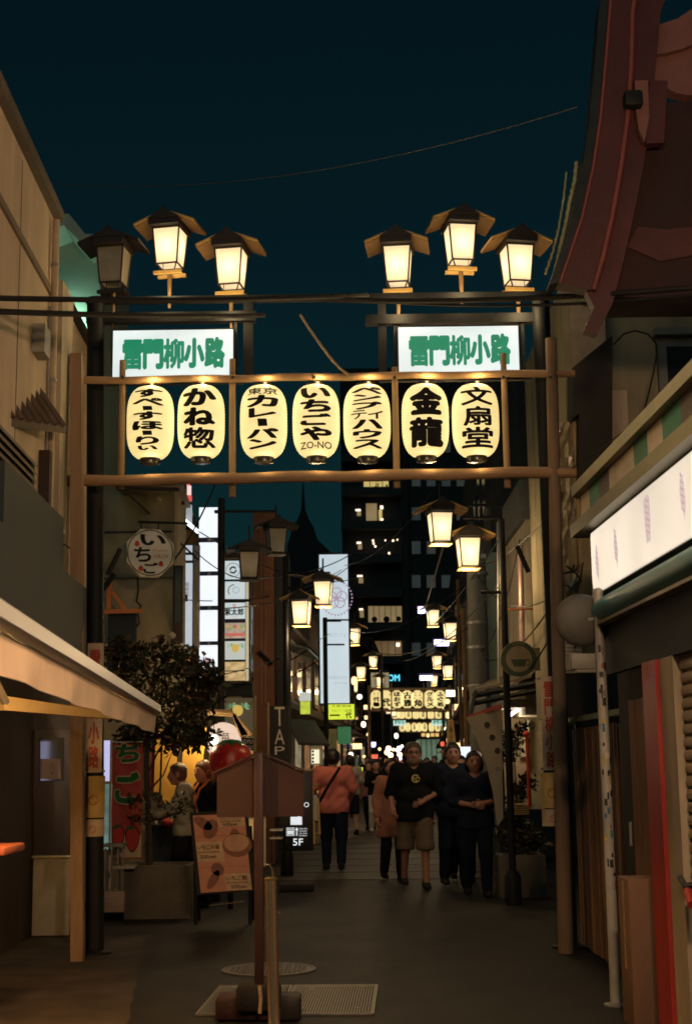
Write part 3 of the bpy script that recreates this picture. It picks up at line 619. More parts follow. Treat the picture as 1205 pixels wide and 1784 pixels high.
# ------------------------------------------------------------------ paper lanterns
paper = glow('lantern_paper', (.93, .72, .28), 1.0, .12, 5, base=.45, stretch=(1, 1, 6))
lacq = mat('black_lacquer', (.012, .011, .010), .25, 0, .2, 10, spec=.6)
LR, LH = .203, .635
def lr(t): u = abs(2 * t - 1); return LR * (.40 + .60 * max(0, 1 - u ** 3.4) ** .58)
def lantern(loc, rows, label, group, seg=28, s=1.0, rings=48):
    """rows: (characters, share of the height, share of the width)"""
    t = thing('paper_lantern', label, 'lantern', loc, group); L = Vector(loc); z0 = L.z - .035 * s - LH * s
    pr_ = [((lr(i / rings) + (.0022 if i % 2 else 0)) * s, i / rings * LH * s) for i in range(rings + 1)]
    B().lathe(pr_, (L.x, L.y, z0), seg, cap=True).build('paper_shade', paper, t, ang=60)
    B().lathe([(.088 * s, 0), (.092 * s, -.012 * s), (.086 * s, -.045 * s), (.07 * s, -.05 * s)], (L.x, L.y, z0 + .004), seg).build('bottom_ring', lacq, t)
    B().lathe([(.07 * s, .0), (.086 * s, .005 * s), (.084 * s, .022 * s), (.03 * s, .03 * s)], (L.x, L.y, z0 + LH * s - .002), seg).build('top_ring', lacq, t)
    b = B().tube([(L.x, L.y, L.z - .02 * s), (L.x, L.y, L.z + .02 * s), (L.x + .01, L.y - .012, L.z + .03 * s), (L.x, L.y, L.z + .045 * s)], .006 * s, 6); b.build('hook', lacq, t)
    if seg > 20:                                      # light leaving the shade by its openings
        for z_, e_ in ((L.z + .005, 2.0), (z0 - .07, .8)):
            d_ = bpy.data.lights.new('lantern_light', 'POINT'); d_.energy = e_; d_.color = (1, .66, .26); d_.shadow_soft_size = .03
            q_ = bpy.data.objects.new('lantern_light', d_); COL.objects.link(q_); q_.location = (L.x + .03, L.y - .10, z_)
    if rows:
        b = B(); tot = sum(r[1] for r in rows); z = .93
        for chars, sh, wd in rows:
            hh = sh / tot * .86; zc = z - hh / 2; z -= hh
            for k, ch in enumerate([chars] if chars.isascii() else chars):
                n = 1 if chars.isascii() else len(chars); cx_ = (k - (n - 1) / 2) * wd * 2 * LR / n; ww = wd * 2 * LR / n * (.95 if n > 1 else 1)
                far = seg < 20
                if ch == '|': b.face([(cx_ - .035, 0, (zc - hh * .40) * LH), (cx_ + .045, 0, (zc - hh * .36) * LH), (cx_ + .038, 0, (zc + hh * .40) * LH), (cx_ - .042, 0, (zc + hh * .42) * LH)])
                else: write(b, ch, (cx_, 0, zc * LH), ww, hh * LH * (.22 if ch == '一' else .93), off=.05 if far else .02 if n > 1 or ch.isascii() else .03 if '扇' in label or ch == '惣' else .042 if ch == '龍' else .056)
        bmesh.ops.triangulate(b.bm, faces=b.bm.faces)
        for _ in range(0 if seg < 20 else 3):
            es = [e for e in b.bm.edges if e.calc_length() > .03]
            if not es: break
            bmesh.ops.subdivide_edges(b.bm, edges=es, cuts=1); bmesh.ops.triangulate(b.bm, faces=b.bm.faces)
        for v in b.bm.verts:
            x, z_ = v.co.x, min(max(v.co.z / LH, .02), .98); r_ = lr(z_) + .004; v.co = Vector((L.x + x * s, L.y - math.sqrt(max(r_ * r_ - x * x, 1e-5)) * s, z0 + v.co.z * s))
        b.build('lettering', ink, t, smooth=False)
    return t
GL = 'paper lanterns hung in the near gate'
texts = [
    (263, 677, [('す', 1.1, .6), ('ぺ', .9, .68), ('|', .6, .3), ('す', 1, .62), ('ほ', 1.05, .66), ('|', .6, .3), ('り', .95, .5), ('ぃ', .5, .42)], 'paper lantern lettered すぺーすほーりぃ, beside the left upright'),
    (351, 675, [('か', 1.1, .72), ('ね', 1.05, .68), ('惣', 1.15, .68)], 'paper lantern lettered かね惣, below the left sign box'),
    (459, 675, [('東京', .62, .66), ('カ', 1.0, .68), ('レ', .8, .6), ('|', .72, .3), ('パ', .8, .68), ('ン', .75, .6)], 'paper lantern lettered 東京カレーパン, right of the second upright'),
    (550, 674, [('い', 1, .64), ('ち', 1.05, .66), ('ご', 1.0, .66), ('や', 1.1, .68), ('ZO-NO', .5, .66)], 'paper lantern lettered いちごや and ZO-NO, in the middle of the gate'),
    (638, 674, [('ペ', .75, .66), ('ン', .7, .62), ('プ', .8, .64), ('ティ', .85, .7), ('ハ', .9, .66), ('ウ', .9, .62), ('ス', .8, .64)], 'paper lantern lettered ペンプティハウス, left of the third upright'),
    (739, 673, [('金', 1, .70), ('龍', 1.0, .72)], 'paper lantern lettered 金龍 in two heavy characters'),
    (826, 673, [('文', 1.0, .68), ('扇', 1.0, .60), ('堂', 1.0, .66)], 'paper lantern lettered 文扇堂 in thinner strokes, beside the right upright')]
for x, y, rows, lab in texts:
    p = P(x, y - 2, YG + .03); lantern((p.x, YG + .03, p.z + .03), rows, lab, GL)

# ------------------------------------------------------------------ street lamps shaped like small roofed houses
pane_m = frosted('lamp_glass', (1.0, .80, .50), 1.05, .5); pane_off = mat('lamp_glass_unlit', (.24, .22, .16), .35, 0, .25, 7, spec=.5)
bulb_m = glow('lamp_bulb', (1.0, .88, .66), 30); lamp_frame = mat('lamp_frame', (.014, .010, .008), .6, 0, .3, 10); lit_eave_m = mat('lamp_eave', (.46, .31, .10), .6, 0, .2, 8, .1)  # golden eave colour of lit lamps has lamplight painted in
def lamp_proto(kind, lit=True):
    t = thing('street_lamp', 'x', 'lamp', (0, 0, 0)); hb_, ht, h = .098, .125, .335
    co = [(-1, -1), (1, -1), (1, 1), (-1, 1)]
    for k in range(4):
        (ax, ay), (bx, by) = co[k], co[(k + 1) % 4]; e = .985
        a, b_, c, d_ = (ax * hb_ * e, ay * hb_ * e, .012), (bx * hb_ * e, by * hb_ * e, .012), (bx * ht * e, by * ht * e, h - .01), (ax * ht * e, ay * ht * e, h - .01)
        B().raw([a, b_, c, d_], [(0, 1, 2, 3)]).build('pane', pane_m if lit else pane_off, t, smooth=False)
    b = B()
    for ax, ay in co: b.tube([(ax * hb_, ay * hb_, 0), (ax * ht, ay * ht, h)], .0085, 6)
    for z, r_ in ((0, hb_), (h, ht)):
        for k in range(4): b.tube([(co[k][0] * r_, co[k][1] * r_, z), (co[(k + 1) % 4][0] * r_, co[(k + 1) % 4][1] * r_, z)], .0085, 6)
    b.build('corner_frame', lamp_frame, t)
    if lit: B().blob((0, 0, .17), (.036, .036, .05), 12).build('bulb', bulb_m, t)
    rw, rd, rz0, rz1 = .285, .19, h + .012, h + .125
    for s_ in (-1, 1):
        B().prism([(0, -rd, rz1 + .0), (s_ * rw, -rd, rz0), (s_ * rw, -rd, rz0 + .02), (0, -rd, rz1 + .022)], (0, 2 * rd, 0)).build('roof_slope', lit_eave_m if lit else lamp_frame, t, smooth=False)
        b = B()
        for k in range(15):
            y = -rd + .015 + k * (2 * rd - .03) / 14; b.prism([(s_ * .145, y, rz1 - .004 - .145 * (rz1 - rz0) / rw), (s_ * rw, y, rz0 - .001), (s_ * rw, y + .013, rz0 - .001), (s_ * .145, y + .013, rz1 - .004 - .145 * (rz1 - rz0) / rw)], (0, 0, -.010))
        b.build('battens', mat('batten', (.20, .12, .045), .6) if lit else lamp_frame, t, smooth=False)['kind'] = 'stuff'  # battens paler on lit lamps, lamplight painted into the colour
    zi = rz1 - .14 * (rz1 - rz0) / rw - .012; B().prism([(-.140, -rd - .008, h + .006), (.140, -rd - .008, h + .006), (.140, -rd - .008, zi), (0, -rd - .008, rz1 - .006), (-.140, -rd - .008, zi)], (0, 2 * rd + .012, 0)).build('head', lamp_frame, t, smooth=False)
    for y in (-rd - .022, rd + .006): B().prism([(-.15, y, rz0 + .05), (.15, y, rz0 + .05), (.0, y, rz1 + .03)], (0, .011, 0)).build('gable', lamp_frame, t, smooth=False)
    B().tube([(0, -rd - .03, rz1 + .025), (0, rd + .03, rz1 + .025)], .018, 8).build('ridge', lamp_frame, t)
    if kind == 'post':
        b = B()
        for y in (-.06, .06): b.box((0, y, -.075), (.265, .03, .03))
        b.build('base_bar', lit_eave_m if lit else lamp_frame, t, smooth=False)
        for ax, ay in co: B().tube([(ax * hb_ * .9, ay * hb_ * .9, 0), (ax * .06, ay * .06, -.075)], .007, 6).build('base_strut', lamp_frame, t)
        B().tube([(0, 0, -.05), (0, 0, -.40)], [.022, .016], 10).build('stem', mat('lamp_stem', (.16, .10, .045), .5, .2), t)
    else:
        B().box((0, 0, -.022), (.235, .235, .016)).build('base_plate', lit_eave_m if lit else lamp_frame, t, smooth=False)
        B().tube([(0, 0, rz1 + .02), (0, 0, rz1 + .22)], .012, 8).build('rod', lamp_frame, t)
    return t
protos = {}
def lamp(px, pybot, Y, kind, label, group, lit=True, rz=0.0, s=1.0):
    p = P(px, pybot, Y); k = (kind, lit)
    if k not in protos: o = lamp_proto(kind, lit); protos[k] = o
    else: o = copy_tree(protos[k])
    if lit and Y < 60:                                # what this lamp throws down on the street
        d_ = bpy.data.lights.new('lamp_light', 'POINT'); d_.energy = 8 if kind == "post" else 30; d_.color = (1, .68, .34); d_.shadow_soft_size = .08
        q_ = bpy.data.objects.new('lamp_light', d_); COL.objects.link(q_); q_.location = p + Vector((0, -.20 if kind == 'post' else 0, -.30 if kind == 'post' else -.16))
    o.location = p; o.rotation_euler = (0, 0, rz); o.scale = (s, s, s); o['label'] = label; o['group'] = group; ORG[o.name] = p
    return o
GT = 'lantern lamps standing on the steel arch'
for x, y, lit, rz, lab in ((198, 497, False, -.15, 'unlit dark lantern lamp on the arch, at its left end'),
    (296, 464, True, -.2, 'lit lantern lamp on the arch, the raised middle one over the left sign box'), (403, 500, True, -.16, 'lit lantern lamp on the arch over the right end of the left sign box'),
    (693, 496, True, -.1, 'lit lantern lamp on the arch over the left end of the right sign box'), (802, 458, True, .14, 'lit lantern lamp on the arch, the raised middle one over the right sign box'), (901, 494, True, .18, 'lit lantern lamp on the arch beside the rain chains')):
    lamp(x, y, YS + .05, 'post', lab, GT, lit, rz)

# ------------------------------------------------------------------ cables overhead
def cable(pts, r, label, group='cables strung over the street', m=cable_m, name='cable'):
    o = B().tube(pts, r, 6).build(name, m); tag(o, label, 'cable', group); return o
def wav(x0, y0, x1, y1, Y0, Y1, sag, r, lab, **k): return cable(catenary(P(x0, y0, Y0), P(x1, y1, Y1), sag, 24), r, lab, **k)
wav(-60, 518, 640, 514, 8.8, 11.9, .03, .020, 'thick black cable crossing in front of the cream house, upper of two')
wav(-60, 540, 460, 549, 8.7, 12.2, .02, .022, 'thick black cable crossing in front of the cream house, lower of two')
wav(560, 522, 1240, 498, 11.9, 9.6, .05, .022, 'thick black cable passing in front of the red eave')
wav(600, 520, 1240, 510, 11.9, 9.7, .08, .012, 'thinner black cable just under the thick one at the red eave')
wav(70, 318, 1005, 186, 15, 11, .28, .0045, 'thin pale wire sagging across the open sky', m=mat('pale_wire', (.08, .08, .07), .6))
wav(1000, 528, 1240, 540, 12.5, 11, .05, .007, 'thin black wire looping across the olive house wall, upper one')
c1 = [P(x, y, 12.7) for x, y in ((1068, 600), (1085, 582), (1105, 576), (1128, 582), (1142, 598), (1143, 620), (1136, 655), (1128, 690), (1120, 720))]
cable(c1, .009, 'black cable drooping in a bow on the olive house wall')
wav(940, 850, 1215, 640, 12.4, 10.5, .06, .006, 'thin black wire running from the steel post up past the striped band')
# the hemp rope
rp_ = [P(x, y, 11.85) for x, y in ((523, 548), (534, 566), (552, 592), (574, 622), (592, 642), (612, 656))]
o = B().tube(rp_, .011, 7).build('rope', rope); tag(o, 'tan twisted rope slanting down to the top rail between the sign boxes', 'rope')

# ------------------------------------------------------------------ banners and notices on the steel posts
ban = mat('banner_cream', (.46, .36, .24), .75, 0, .15, 5, .1, 40); banred = mat('banner_red', (.36, .06, .04), .7, 0, .25, 12); notye = mat('notice_yellow', (.50, .36, .12), .7, 0, .15, 8)
for side, xx, yb0, yb1, n0, n1, m0, m1, lab in (('left', (150, 178), 1120, 1346, 1352, 1425, 1428, 1458, 'left'), ('right', (944, 973), 1178, 1342, 1346, 1408, 1410, 1440, 'right')):
    X0, X1, Z0, Z1 = R(xx[0], yb0, xx[1], yb1, YS - .13); xc = (X0 + X1) / 2; w = X1 - X0
    t = thing('post_banner', 'narrow cream banner with red 雷門柳小路 strapped to the %s steel post' % lab, 'banner', (xc, YS - .1, Z0), 'banners on the steel posts')
    b = B(); n = 8; vs = []
    for z in (Z0, Z1):
        for k in range(n + 1): u = k / n - .5; vs.append((xc + u * w, YS - .092 - .012 * math.cos(u * 3), z))
    b.raw(vs, [(k, k + 1, n + 2 + k, n + 1 + k) for k in range(n)]).build('cloth', ban, t)
    b = B(); column(b, kan, (xc, YS - .112, (Z0 + Z1) / 2 - .01), w * .66, (Z1 - Z0) * .93, off=.03); b.build('lettering', banred, t, smooth=False)
    for z in (Z0 + .01, Z1 - .01): B().lathe([(.083, -.008), (.083, .008)], (xc, YS, z), 18).build('strap', grey_metal, t)
    for a0, a1, nm, mm, lab2 in ((n0, n1, 'no_smoking_notice', notye, 'yellow no smoking notice wrapped on the %s steel post' % lab), (m0, m1, 'small_notice', ban, 'small pale notice with a red ring low on the %s steel post' % lab)):
        _, _, Z2, Z3 = R(xx[0], a0, xx[1], a1, YS - .13); t2 = thing(nm, lab2, 'notice', (xc, YS - .1, Z2)); b = B(); vs = []
        rr_ = .086
        for z in (Z2, Z3):
            for k in range(n + 1): a = -math.pi * (.02 + .96 * k / n); vs.append((xc + rr_ * math.cos(a), YS + rr_ * math.sin(a), z))
        b.raw(vs, [(k, k + 1, n + 2 + k, n + 1 + k) for k in range(n)]).build('sheet', mm, t2)
        rg = min(.042, (Z3 - Z2) * .22); zc = Z2 + (Z3 - Z2) * .42; b = B(); m_ = 24; vs = []
        def cyl(u, z): a = -math.pi / 2 + u / .0875; return (xc + .0875 * math.cos(a), YS + .0875 * math.sin(a), z)
        for r_ in (rg, rg * .82):
            for k in range(m_): a = 2 * math.pi * k / m_; vs.append(cyl(r_ * math.cos(a), zc + r_ * math.sin(a)))
        b.raw(vs, [(k, (k + 1) % m_, m_ + (k + 1) % m_, m_ + k) for k in range(m_)])
        b.raw([cyl(-rg * .62, zc + rg * .55), cyl(-rg * .5, zc + rg * .67), cyl(rg * .62, zc - rg * .55), cyl(rg * .5, zc - rg * .67)], [(0, 1, 2, 3)])
        for k in range(3 if nm[0] == 'n' else 0):
            zz = Z3 - .03 - k * .022; b.raw([cyl(-.06, zz), cyl(.06, zz), cyl(.06, zz + .011), cyl(-.06, zz + .011)], [(0, 1, 2, 3)])
        b.build('red_ring', banred, t2, smooth=False)

# ================================================================== foreground: the brown sign, the bollard
YB = 9.1
bp = P(451, 1715, YB); bs = thing('brown_sign', 'brown house shaped wooden board on a brown post seen from behind, in the middle foreground', 'sign', (bp.x, YB, 0))
brn = mat('red_brown_board', (.040, .0155, .011), .65, 0, .12, 4, .12, 70, grime=.1); brp = mat('red_brown_post', (.036, .014, .011), .5, 0, .15, 6, .1, 50)
X0, X1, Z0, Z1 = R(378, 1345, 529, 1423, YB); Zp = P(455, 1313, YB).z; xm = P(452, 1313, YB).x
nb = 2
for k in range(nb):                                   # upright boards of the panel, hardly proud of one another
    xa, xb_ = X0 + (X1 - X0) * k / nb, X0 + (X1 - X0) * (k + 1) / nb
    def topz(x): return Z1 + (Zp - Z1) * (1 - abs(x - xm) / ((X1 - X0) / 2 + .01)) - .006
    pts = [(xa + .0004, YB, Z0), (xb_ - .0004, YB, Z0), (xb_ - .0004, YB, topz(xb_))] + ([(xm, YB, topz(xm))] if xa < xm < xb_ else []) + [(xa + .0004, YB, topz(xa))]
    B().prism(pts, (0, .025 + .0006 * (k % 2), 0)).build('board', brn, bs, smooth=False)
for s_ in (-1, 1):
    a, c = Vector((xm, YB - .02, Zp + .004)), Vector((xm + s_ * ((X1 - X0) / 2 + .03), YB - .02, Z1 + .0 - .012))
    B().prism([a, c, c + Vector((0, 0, .012)), a + Vector((0, 0, .013))], (0, .09, 0)).build('roof_board', brn, bs, smooth=False)
pt = P(452, 1318, YB)
B().box((bp.x + .004, YB - .028, pt.z / 2 + .02), (.056, .05, pt.z), bev=.006).build('post', brp, bs)
B().box((bp.x, YB, .14), (.27, .2, .16), bev=.03).build('foot_wrap', mat('black_wrap', (.012, .011, .010), .8, 0, .3, 20, .4, 60), bs)
B().tube([(bp.x + .01, YB - .105, .22), (bp.x + .018, YB - .108, .15), (bp.x + .012, YB - .108, .06)], .012, 6).build('binding', rope, bs)
for i, (px, py, w, lab) in enumerate(((405, 1768, .22, 'reddish weight block at the foot of the brown sign, the one by the striped grate'), (448, 1772, .19, 'reddish weight block at the foot of the brown sign, between the other two'), (498, 1770, .17, 'dark weight block at the foot of the brown sign, beside the bollard'))):
    p = G(px, 1784); b = B().box((p.x, p.y + .18, .075), (w, .24, .14), bev=.022); o = b.build('weight_block', mat('weight_red', (.035, .014, .011), .6, 0, .3, 8, .2) if i < 2 else mat('weight_dark', (.02, .015, .014), .6)); tag(o, lab, 'weight', 'weights at the foot of the brown sign')
bt = P(471, 1534, 8.35); bl = thing('bollard', 'slim shiny steel bollard in front of the brown sign', 'bollard', (bt.x + .03, 8.35, 0))
steel = mat('brushed_steel', (.85, .70, .48), .25, .92, .08, 5, .03, 90, stretch=(1, 1, .1))
B().tube([(bt.x + .02, 8.35, 0), (bt.x, 8.35, bt.z)], .0335, 24).build('shaft', steel, bl)
B().lathe([(.0335, 0), (.036, .003), (.036, .012), (.03, .018)], (bt.x, 8.35, bt.z), 20).build('cap', mat('brass_cap', (.5, .38, .2), .3, .9), bl)
for dz in (.18,): 
    for sx_ in (-1, 1): B().lathe([(.006, -.006), (.008, 0), (.006, .006)], (bt.x + .014 + sx_ * .036, 8.35, bt.z - dz), 8).build('screw', steel, bl)
hp = [Vector((bt.x - .012, 8.35, bt.z + .015)), Vector((bt.x - .016, 8.35, bt.z + .06)), Vector((bt.x - .03, 8.35, bt.z + .085)), Vector((bt.x - .055, 8.35, bt.z + .09))]
hp = [Vector((bt.x + .012, 8.35, bt.z + .012)), Vector((bt.x + .012, 8.35, bt.z + .06)), Vector((bt.x - .004, 8.35, bt.z + .085)), Vector((bt.x - .04, 8.36, bt.z + .09))]
B().tube(hp, .005, 6).build('hook', steel, bl)

# ================================================================== added fill light: an unseen pole with two lamps, out of frame at the right
lp = thing('lamp_pole', 'black lamp pole carrying two lantern lamps at the street corner behind the viewer', 'lamp pole', (1.6, 4.0, 0))
B().tube([(1.6, 4.0, 0), (1.6, 4.0, 4.0)], .05, 12).build('pole', black_steel, lp); B().tube([(1.6, 4.0, 3.92), (.9, 4.0, 3.92)], .022, 8).build('arm', black_steel, lp)
for x, lab in ((1.6, 'added unseen fill lamp on top of the pole out of frame'), (.95, 'added unseen fill lamp on the arm of the pole out of frame')):
    o = copy_tree(protos[('post', True)]); o.location = (x, 4.0, 4.3); o['label'] = lab; o['group'] = 'added unseen fill lamps'
    d_ = bpy.data.lights.new('corner_lamp', 'POINT'); d_.energy = 290; d_.color = (1, .60, .34); d_.shadow_soft_size = .12
    q_ = bpy.data.objects.new('corner_lamp', d_); COL.objects.link(q_); q_.location = (x, 4.24, 4.12)
# ================================================================== beyond the gate, left side
SL = (-2.07, 17.0, rad(3.1)); SR = (2.25, 20.0, rad(3.1))      # the two street fronts
def Wp(pl, y, z, d=0.0): return Vector((pl[0] + (y - pl[1]) * math.tan(pl[2]) + d, y, z))
def front(b, pl, y0, y1, z0, z1, d0, d1): return b.prism([Wp(pl, y0, z0, d0), Wp(pl, y1, z0, d0), Wp(pl, y1, z1, d0), Wp(pl, y0, z1, d0)], (d1 - d0, 0, 0))
hD = thing('strawberry_shop_house', 'olive rendered house end behind the octagonal strawberry shop sign', 'house', (-3, 17.5, 0))
X0, X1, Z0, Z1 = R(120, 838, 303, 1330, 17.0)
B().box(((X0 + X1) / 2 - .3, 17.6, 2.48), (X1 - X0 + .6, 1.2, 4.96)).build('wall', olive, hD, smooth=False)
pxbox(180, 1005, 303, 1009, 16.985, .02).build('string_course', mat('course', (.08, .07, .05), .9), hD, smooth=False)
pxbox(181, 925, 300, 928, 16.985, .02).build('wall_wire', cable_m, hD, smooth=False)
# pent eave running along the street: boarded soffit with gutter
q = [P(208, 842, 16.6), P(262, 842, 16.6), P(343, 948, 21.0), P(330, 952, 21.0)]
B().prism([P(200, 846, 16.6), P(318, 846, 16.6), P(346, 926, 21), P(330, 944, 21)], (0, 0, .05)).build('eave_soffit', mat('soffit_board', (.20, .15, .10), .8, 0, .25, 5, .2), hD, smooth=False)
B().tube([P(206, 850, 16.6), P(333, 946, 21.0)], .03, 8).build('gutter', mat('gutter_dark', (.05, .04, .03), .4, .3), hD)
B().tube([P(276, 868, 16.9), P(345, 930, 20.6)], .022, 8).build('rail_tube', mat('pale_tube', (.45, .42, .36), .35, .3), hD)
for k in range(5):
    t = k / 4; a = P(215, 848, 16.6).lerp(P(334, 944, 21), t); c = P(312, 850, 16.6).lerp(P(345, 930, 21), t); B().tube([a + Vector((0, 0, -.02)), c + Vector((0, 0, -.02))], .022, 6).build('rafter', dark_wood, hD)
w_ = pxbox(302, 985, 318, 1120, 16.95, .08).build('window', dark_wood, hD, smooth=False)
pxbox(305, 990, 315, 1085, 16.94, .02).build('pane', glass('bluish_pane', (.05, .08, .08), .1), w_, smooth=False)
B().tube([P(300, 1105, 16.8), P(330, 1140, 18.6)], .03, 8).build('sill_rail', mat('pale_tube', (0, 0, 0)), hD)
front(B(), SL, 18.22, 21.0, 0, 4.9, -2.3, -.36).build('street_wall', mat('ochre_shop_wall', (.40, .27, .10), .8, 0, .15, 3, .2, 60), hD, smooth=False)
# dark service board, orange bracket
pxbox(188, 1068, 236, 1170, 16.7, .12).build('dark_board', navy, hD, smooth=False)
br = thing('bracket', 'orange painted steel wall bracket shaped like a triangle, below the octagonal sign', 'bracket', P(185, 1064, 16.5))
om = mat('orange_paint', (.58, .20, .07), .5, 0, .12, 6)
pxbox(181, 1061, 248, 1068, 16.5, .05).build('arm', om, br, smooth=False); pxbox(187, 1010, 194, 1061, 16.5, .05).build('upright', om, br, smooth=False)
B().prism([P(193, 1030, 16.5), P(199, 1030, 16.5), P(222, 1061, 16.5), P(213, 1061, 16.5)], (0, .05, 0)).build('brace', om, br, smooth=False)
o = B().prism([P(168, 1034, 16.4), P(196, 996, 16.4), P(202, 1002, 16.4), P(176, 1038, 16.4)], (0, .06, 0)).build('wall_arm', black_steel, smooth=False); tag(o, 'short black strut sticking up left of the orange bracket', 'strut')
o = B().tube([P(240, 1000, 16.8), P(241, 1030, 16.8), P(238, 1048, 16.7), P(246, 1056, 16.7), P(240, 1064, 16.7), P(243, 1085, 16.8), P(239, 1092, 16.8)], .012, 6).build('cable', cable_m); tag(o, 'short knotted cable dangling in front of the wall by the orange bracket', 'cable')
# octagonal sign
oc = P(262, 963, 16.1); rs = .295; os_ = thing('octagonal_sign', 'white octagonal hanging sign lettered いちご with little strawberries', 'sign', oc)
tilt = rad(14); Mo = Matrix.Translation(oc) @ Matrix.Rotation(rad(20), 4, 'Z')
def oct_(r, y): return [Mo @ Vector((r * math.cos(a), y, r * math.sin(a))) for a in [math.pi / 8 + k * math.pi / 4 for k in range(8)]]
ywv = Mo.to_3x3() @ Vector((0, .11, 0))
osm = glow('octagon_face', (.50, .36, .20), .16, .10, 5, base=.22)
B().prism(oct_(rs, 0), ywv).build('case', mat('octagon_case', (.62, .55, .42), .6), os_, smooth=False)
B().prism(oct_(rs * .955, -.004), (Mo.to_3x3() @ Vector((0, .003, 0)))).build('lit_face', osm, os_, smooth=False)
b = B(); n = 48
b.raw([Mo @ Vector((r * math.cos(2 * math.pi * k / n), -.006, r * math.sin(2 * math.pi * k / n))) for r in (rs * .90, rs * .865) for k in range(n)], [(k, (k + 1) % n, n + (k + 1) % n, n + k) for k in range(n)]); b.build('ring_print', ink, os_, smooth=False)
ux, vz = Mo.to_3x3() @ Vector((1, 0, 0)), Vector((0, 0, 1))
def onoct(x, z): return Mo @ Vector((x * rs, -.0065, z * rs))
b = B(); write(b, 'い', onoct(.10, .50), .30, .13, ux, vz, .04); write(b, 'ち', onoct(-.30, -.08), .20, .17, ux, vz, .03); write(b, 'ご', onoct(.02, -.60), .17, .13, ux, vz, .035); b.build('lettering', ink, os_, smooth=False)
rp_m = mat('print_red', (.45, .05, .04), .7); b = B(); write(b, 'Strawberry', onoct(.38, .10), .17, .03, ux, vz, .01); write(b, 'いちごや', onoct(.42, -.12), .17, .045, ux, vz, .02); b.build('red_lettering', rp_m, os_, smooth=False)
for x, z in ((-.52, .34), (-.36, -.62), (.42, -.42)):
    b = B(); b.face([Mo @ Vector((x * rs + .028 * math.cos(a) * (1 - .25 * math.sin(a)), -.0066, z * rs - .034 * -math.sin(a))) for a in [2 * math.pi * k / 14 for k in range(14)]]); b.build('strawberry_print', rp_m, os_, smooth=False)
for s_ in (-1, 1): B().tube([Mo @ Vector((s_ * .1, .05, rs * .9)), Mo @ Vector((s_ * .1, .05, rs * 1.25))], .008, 6).build('hanger', black_steel, os_)
B().tube([oc + Vector((-.15, .05, rs * 1.25)), oc + Vector((.4, .25, rs * 1.28))], .014, 6).build('support_arm', black_steel, os_)

# lit upright signs on the left
wbox = glow('white_lightbox', (.86, .92, 1.0), 1.05, .05, 1.5); wbox2 = glow('pale_lightbox', (.52, .60, .68), .85, .15, 2.0)
bluef = mat('blue_black_frame', (.012, .016, .03), .5, .2)
def sticker_dot(): pass
X0, X1, Z0, Z1 = R(346, 884, 380, 1182, 19.4)
ts = thing('tower_sign', 'tall narrow white lit sign of five stacked boxes behind the shrub', 'sign', ((X0 + X1) / 2, 19.4, Z0))
B().box(((X0 + X1) / 2, 19.5, (Z0 + Z1) / 2), (X1 - X0 + .03, .16, Z1 - Z0 + .03)).build('casing', bluef, ts, smooth=False)
for y0, y1 in ((884, 936), (945, 995), (1003, 1055), (1063, 1117), (1124, 1182)): pxbox(347, y0, 379, y1, 19.40, .018).build('lit_box', wbox, ts, smooth=False)
for y in (940, 999, 1059, 1120): pxbox(362, y - 2.5, 367, y + 2.5, 19.385, .02).build('clamp', grey_metal, ts, smooth=False)
pxbox(373, 888, 384, 893, 19.30, .10, .01).build('flood_lamp', black_steel, ts); 
b = B(); c = P(364, 1155, 19.398); write(b, '苺', c + Vector((-.03, 0, .0)), .10, .13, off=.02); write(b, 'いちご', c + Vector((-.02, 0, -.12)), .12, .05, off=.02); b.build('red_lettering', glow('pinkish_print', (.62, .16, .18), .8), ts, smooth=False)
X0, X1, Z0, Z1 = R(317, 950, 345, 1125, 18.9)
s2 = thing('side_sign', 'paler lit upright sign left of the tall stacked white one', 'sign', ((X0 + X1) / 2, 18.9, Z0))
B().box(((X0 + X1) / 2 - .005, 19.0, (Z0 + Z1) / 2), (X1 - X0 + .03, .14, Z1 - Z0 + .03)).build('casing', bluef, s2, smooth=False)
for y0, y1 in ((950, 962), (967, 976), (981, 1125)): pxbox(318, y0, 335, y1, 18.9, .02).build('lit_box', wbox2, s2, smooth=False)
pxbox(337, 950, 345, 1125, 18.88, .03).build('side_strip', mat('tan_strip', (.30, .28, .22), .6), s2, smooth=False)
b = B(); pxbox(319, 1036, 327, 1048, 18.893, .004, b=b); b.build('logo', ink, s2, smooth=False)
b = B(); c = P(326, 1026, 18.893); column(b, '和食処', c, .05, .18, off=.01); b.build('lettering', mat('grey_print', (.15, .16, .18), .7), s2, smooth=False)
X0, X1, Z0, Z1 = R(316, 865, 342, 925, 18.5)
s3 = thing('tube_lit_sign', 'small white sign board lit along its lower edge by a slanting blue white tube', 'sign', ((X0 + X1) / 2, 18.5, Z0))
B().prism([P(317, 868, 18.5), P(334, 880, 18.5), P(334, 912, 18.5), P(317, 900, 18.5)], (0, .06, 0)).build('panel', glow('tube_sign_face', (.45, .52, .55), .6, .2, 3), s3, smooth=False)
B().tube([P(316, 902, 18.42), P(346, 927, 18.6)], .025, 8).build('tube_lamp', glow('blue_white_tube', (.75, .85, 1.0), 3.2), s3)
rs_ = thing('red_flag_sign', 'small red and white lit strip sign just below the bottom rail of the gate', 'sign', P(330, 850, 18.4)); 
pxbox(326, 846, 333, 862, 18.4, .03).build('upper_part', glow('pink_strip', (.95, .65, .62), 1.0), rs_, smooth=False); pxbox(327, 862.5, 334, 873, 18.4, .03).build('lower_part', glow('red_strip', (.75, .07, .05), .9), rs_, smooth=False); pxbox(325, 828, 331, 846, 18.41, .03).build('top_part', glow('red_strip', (0, 0, 0), 1), rs_, smooth=False)

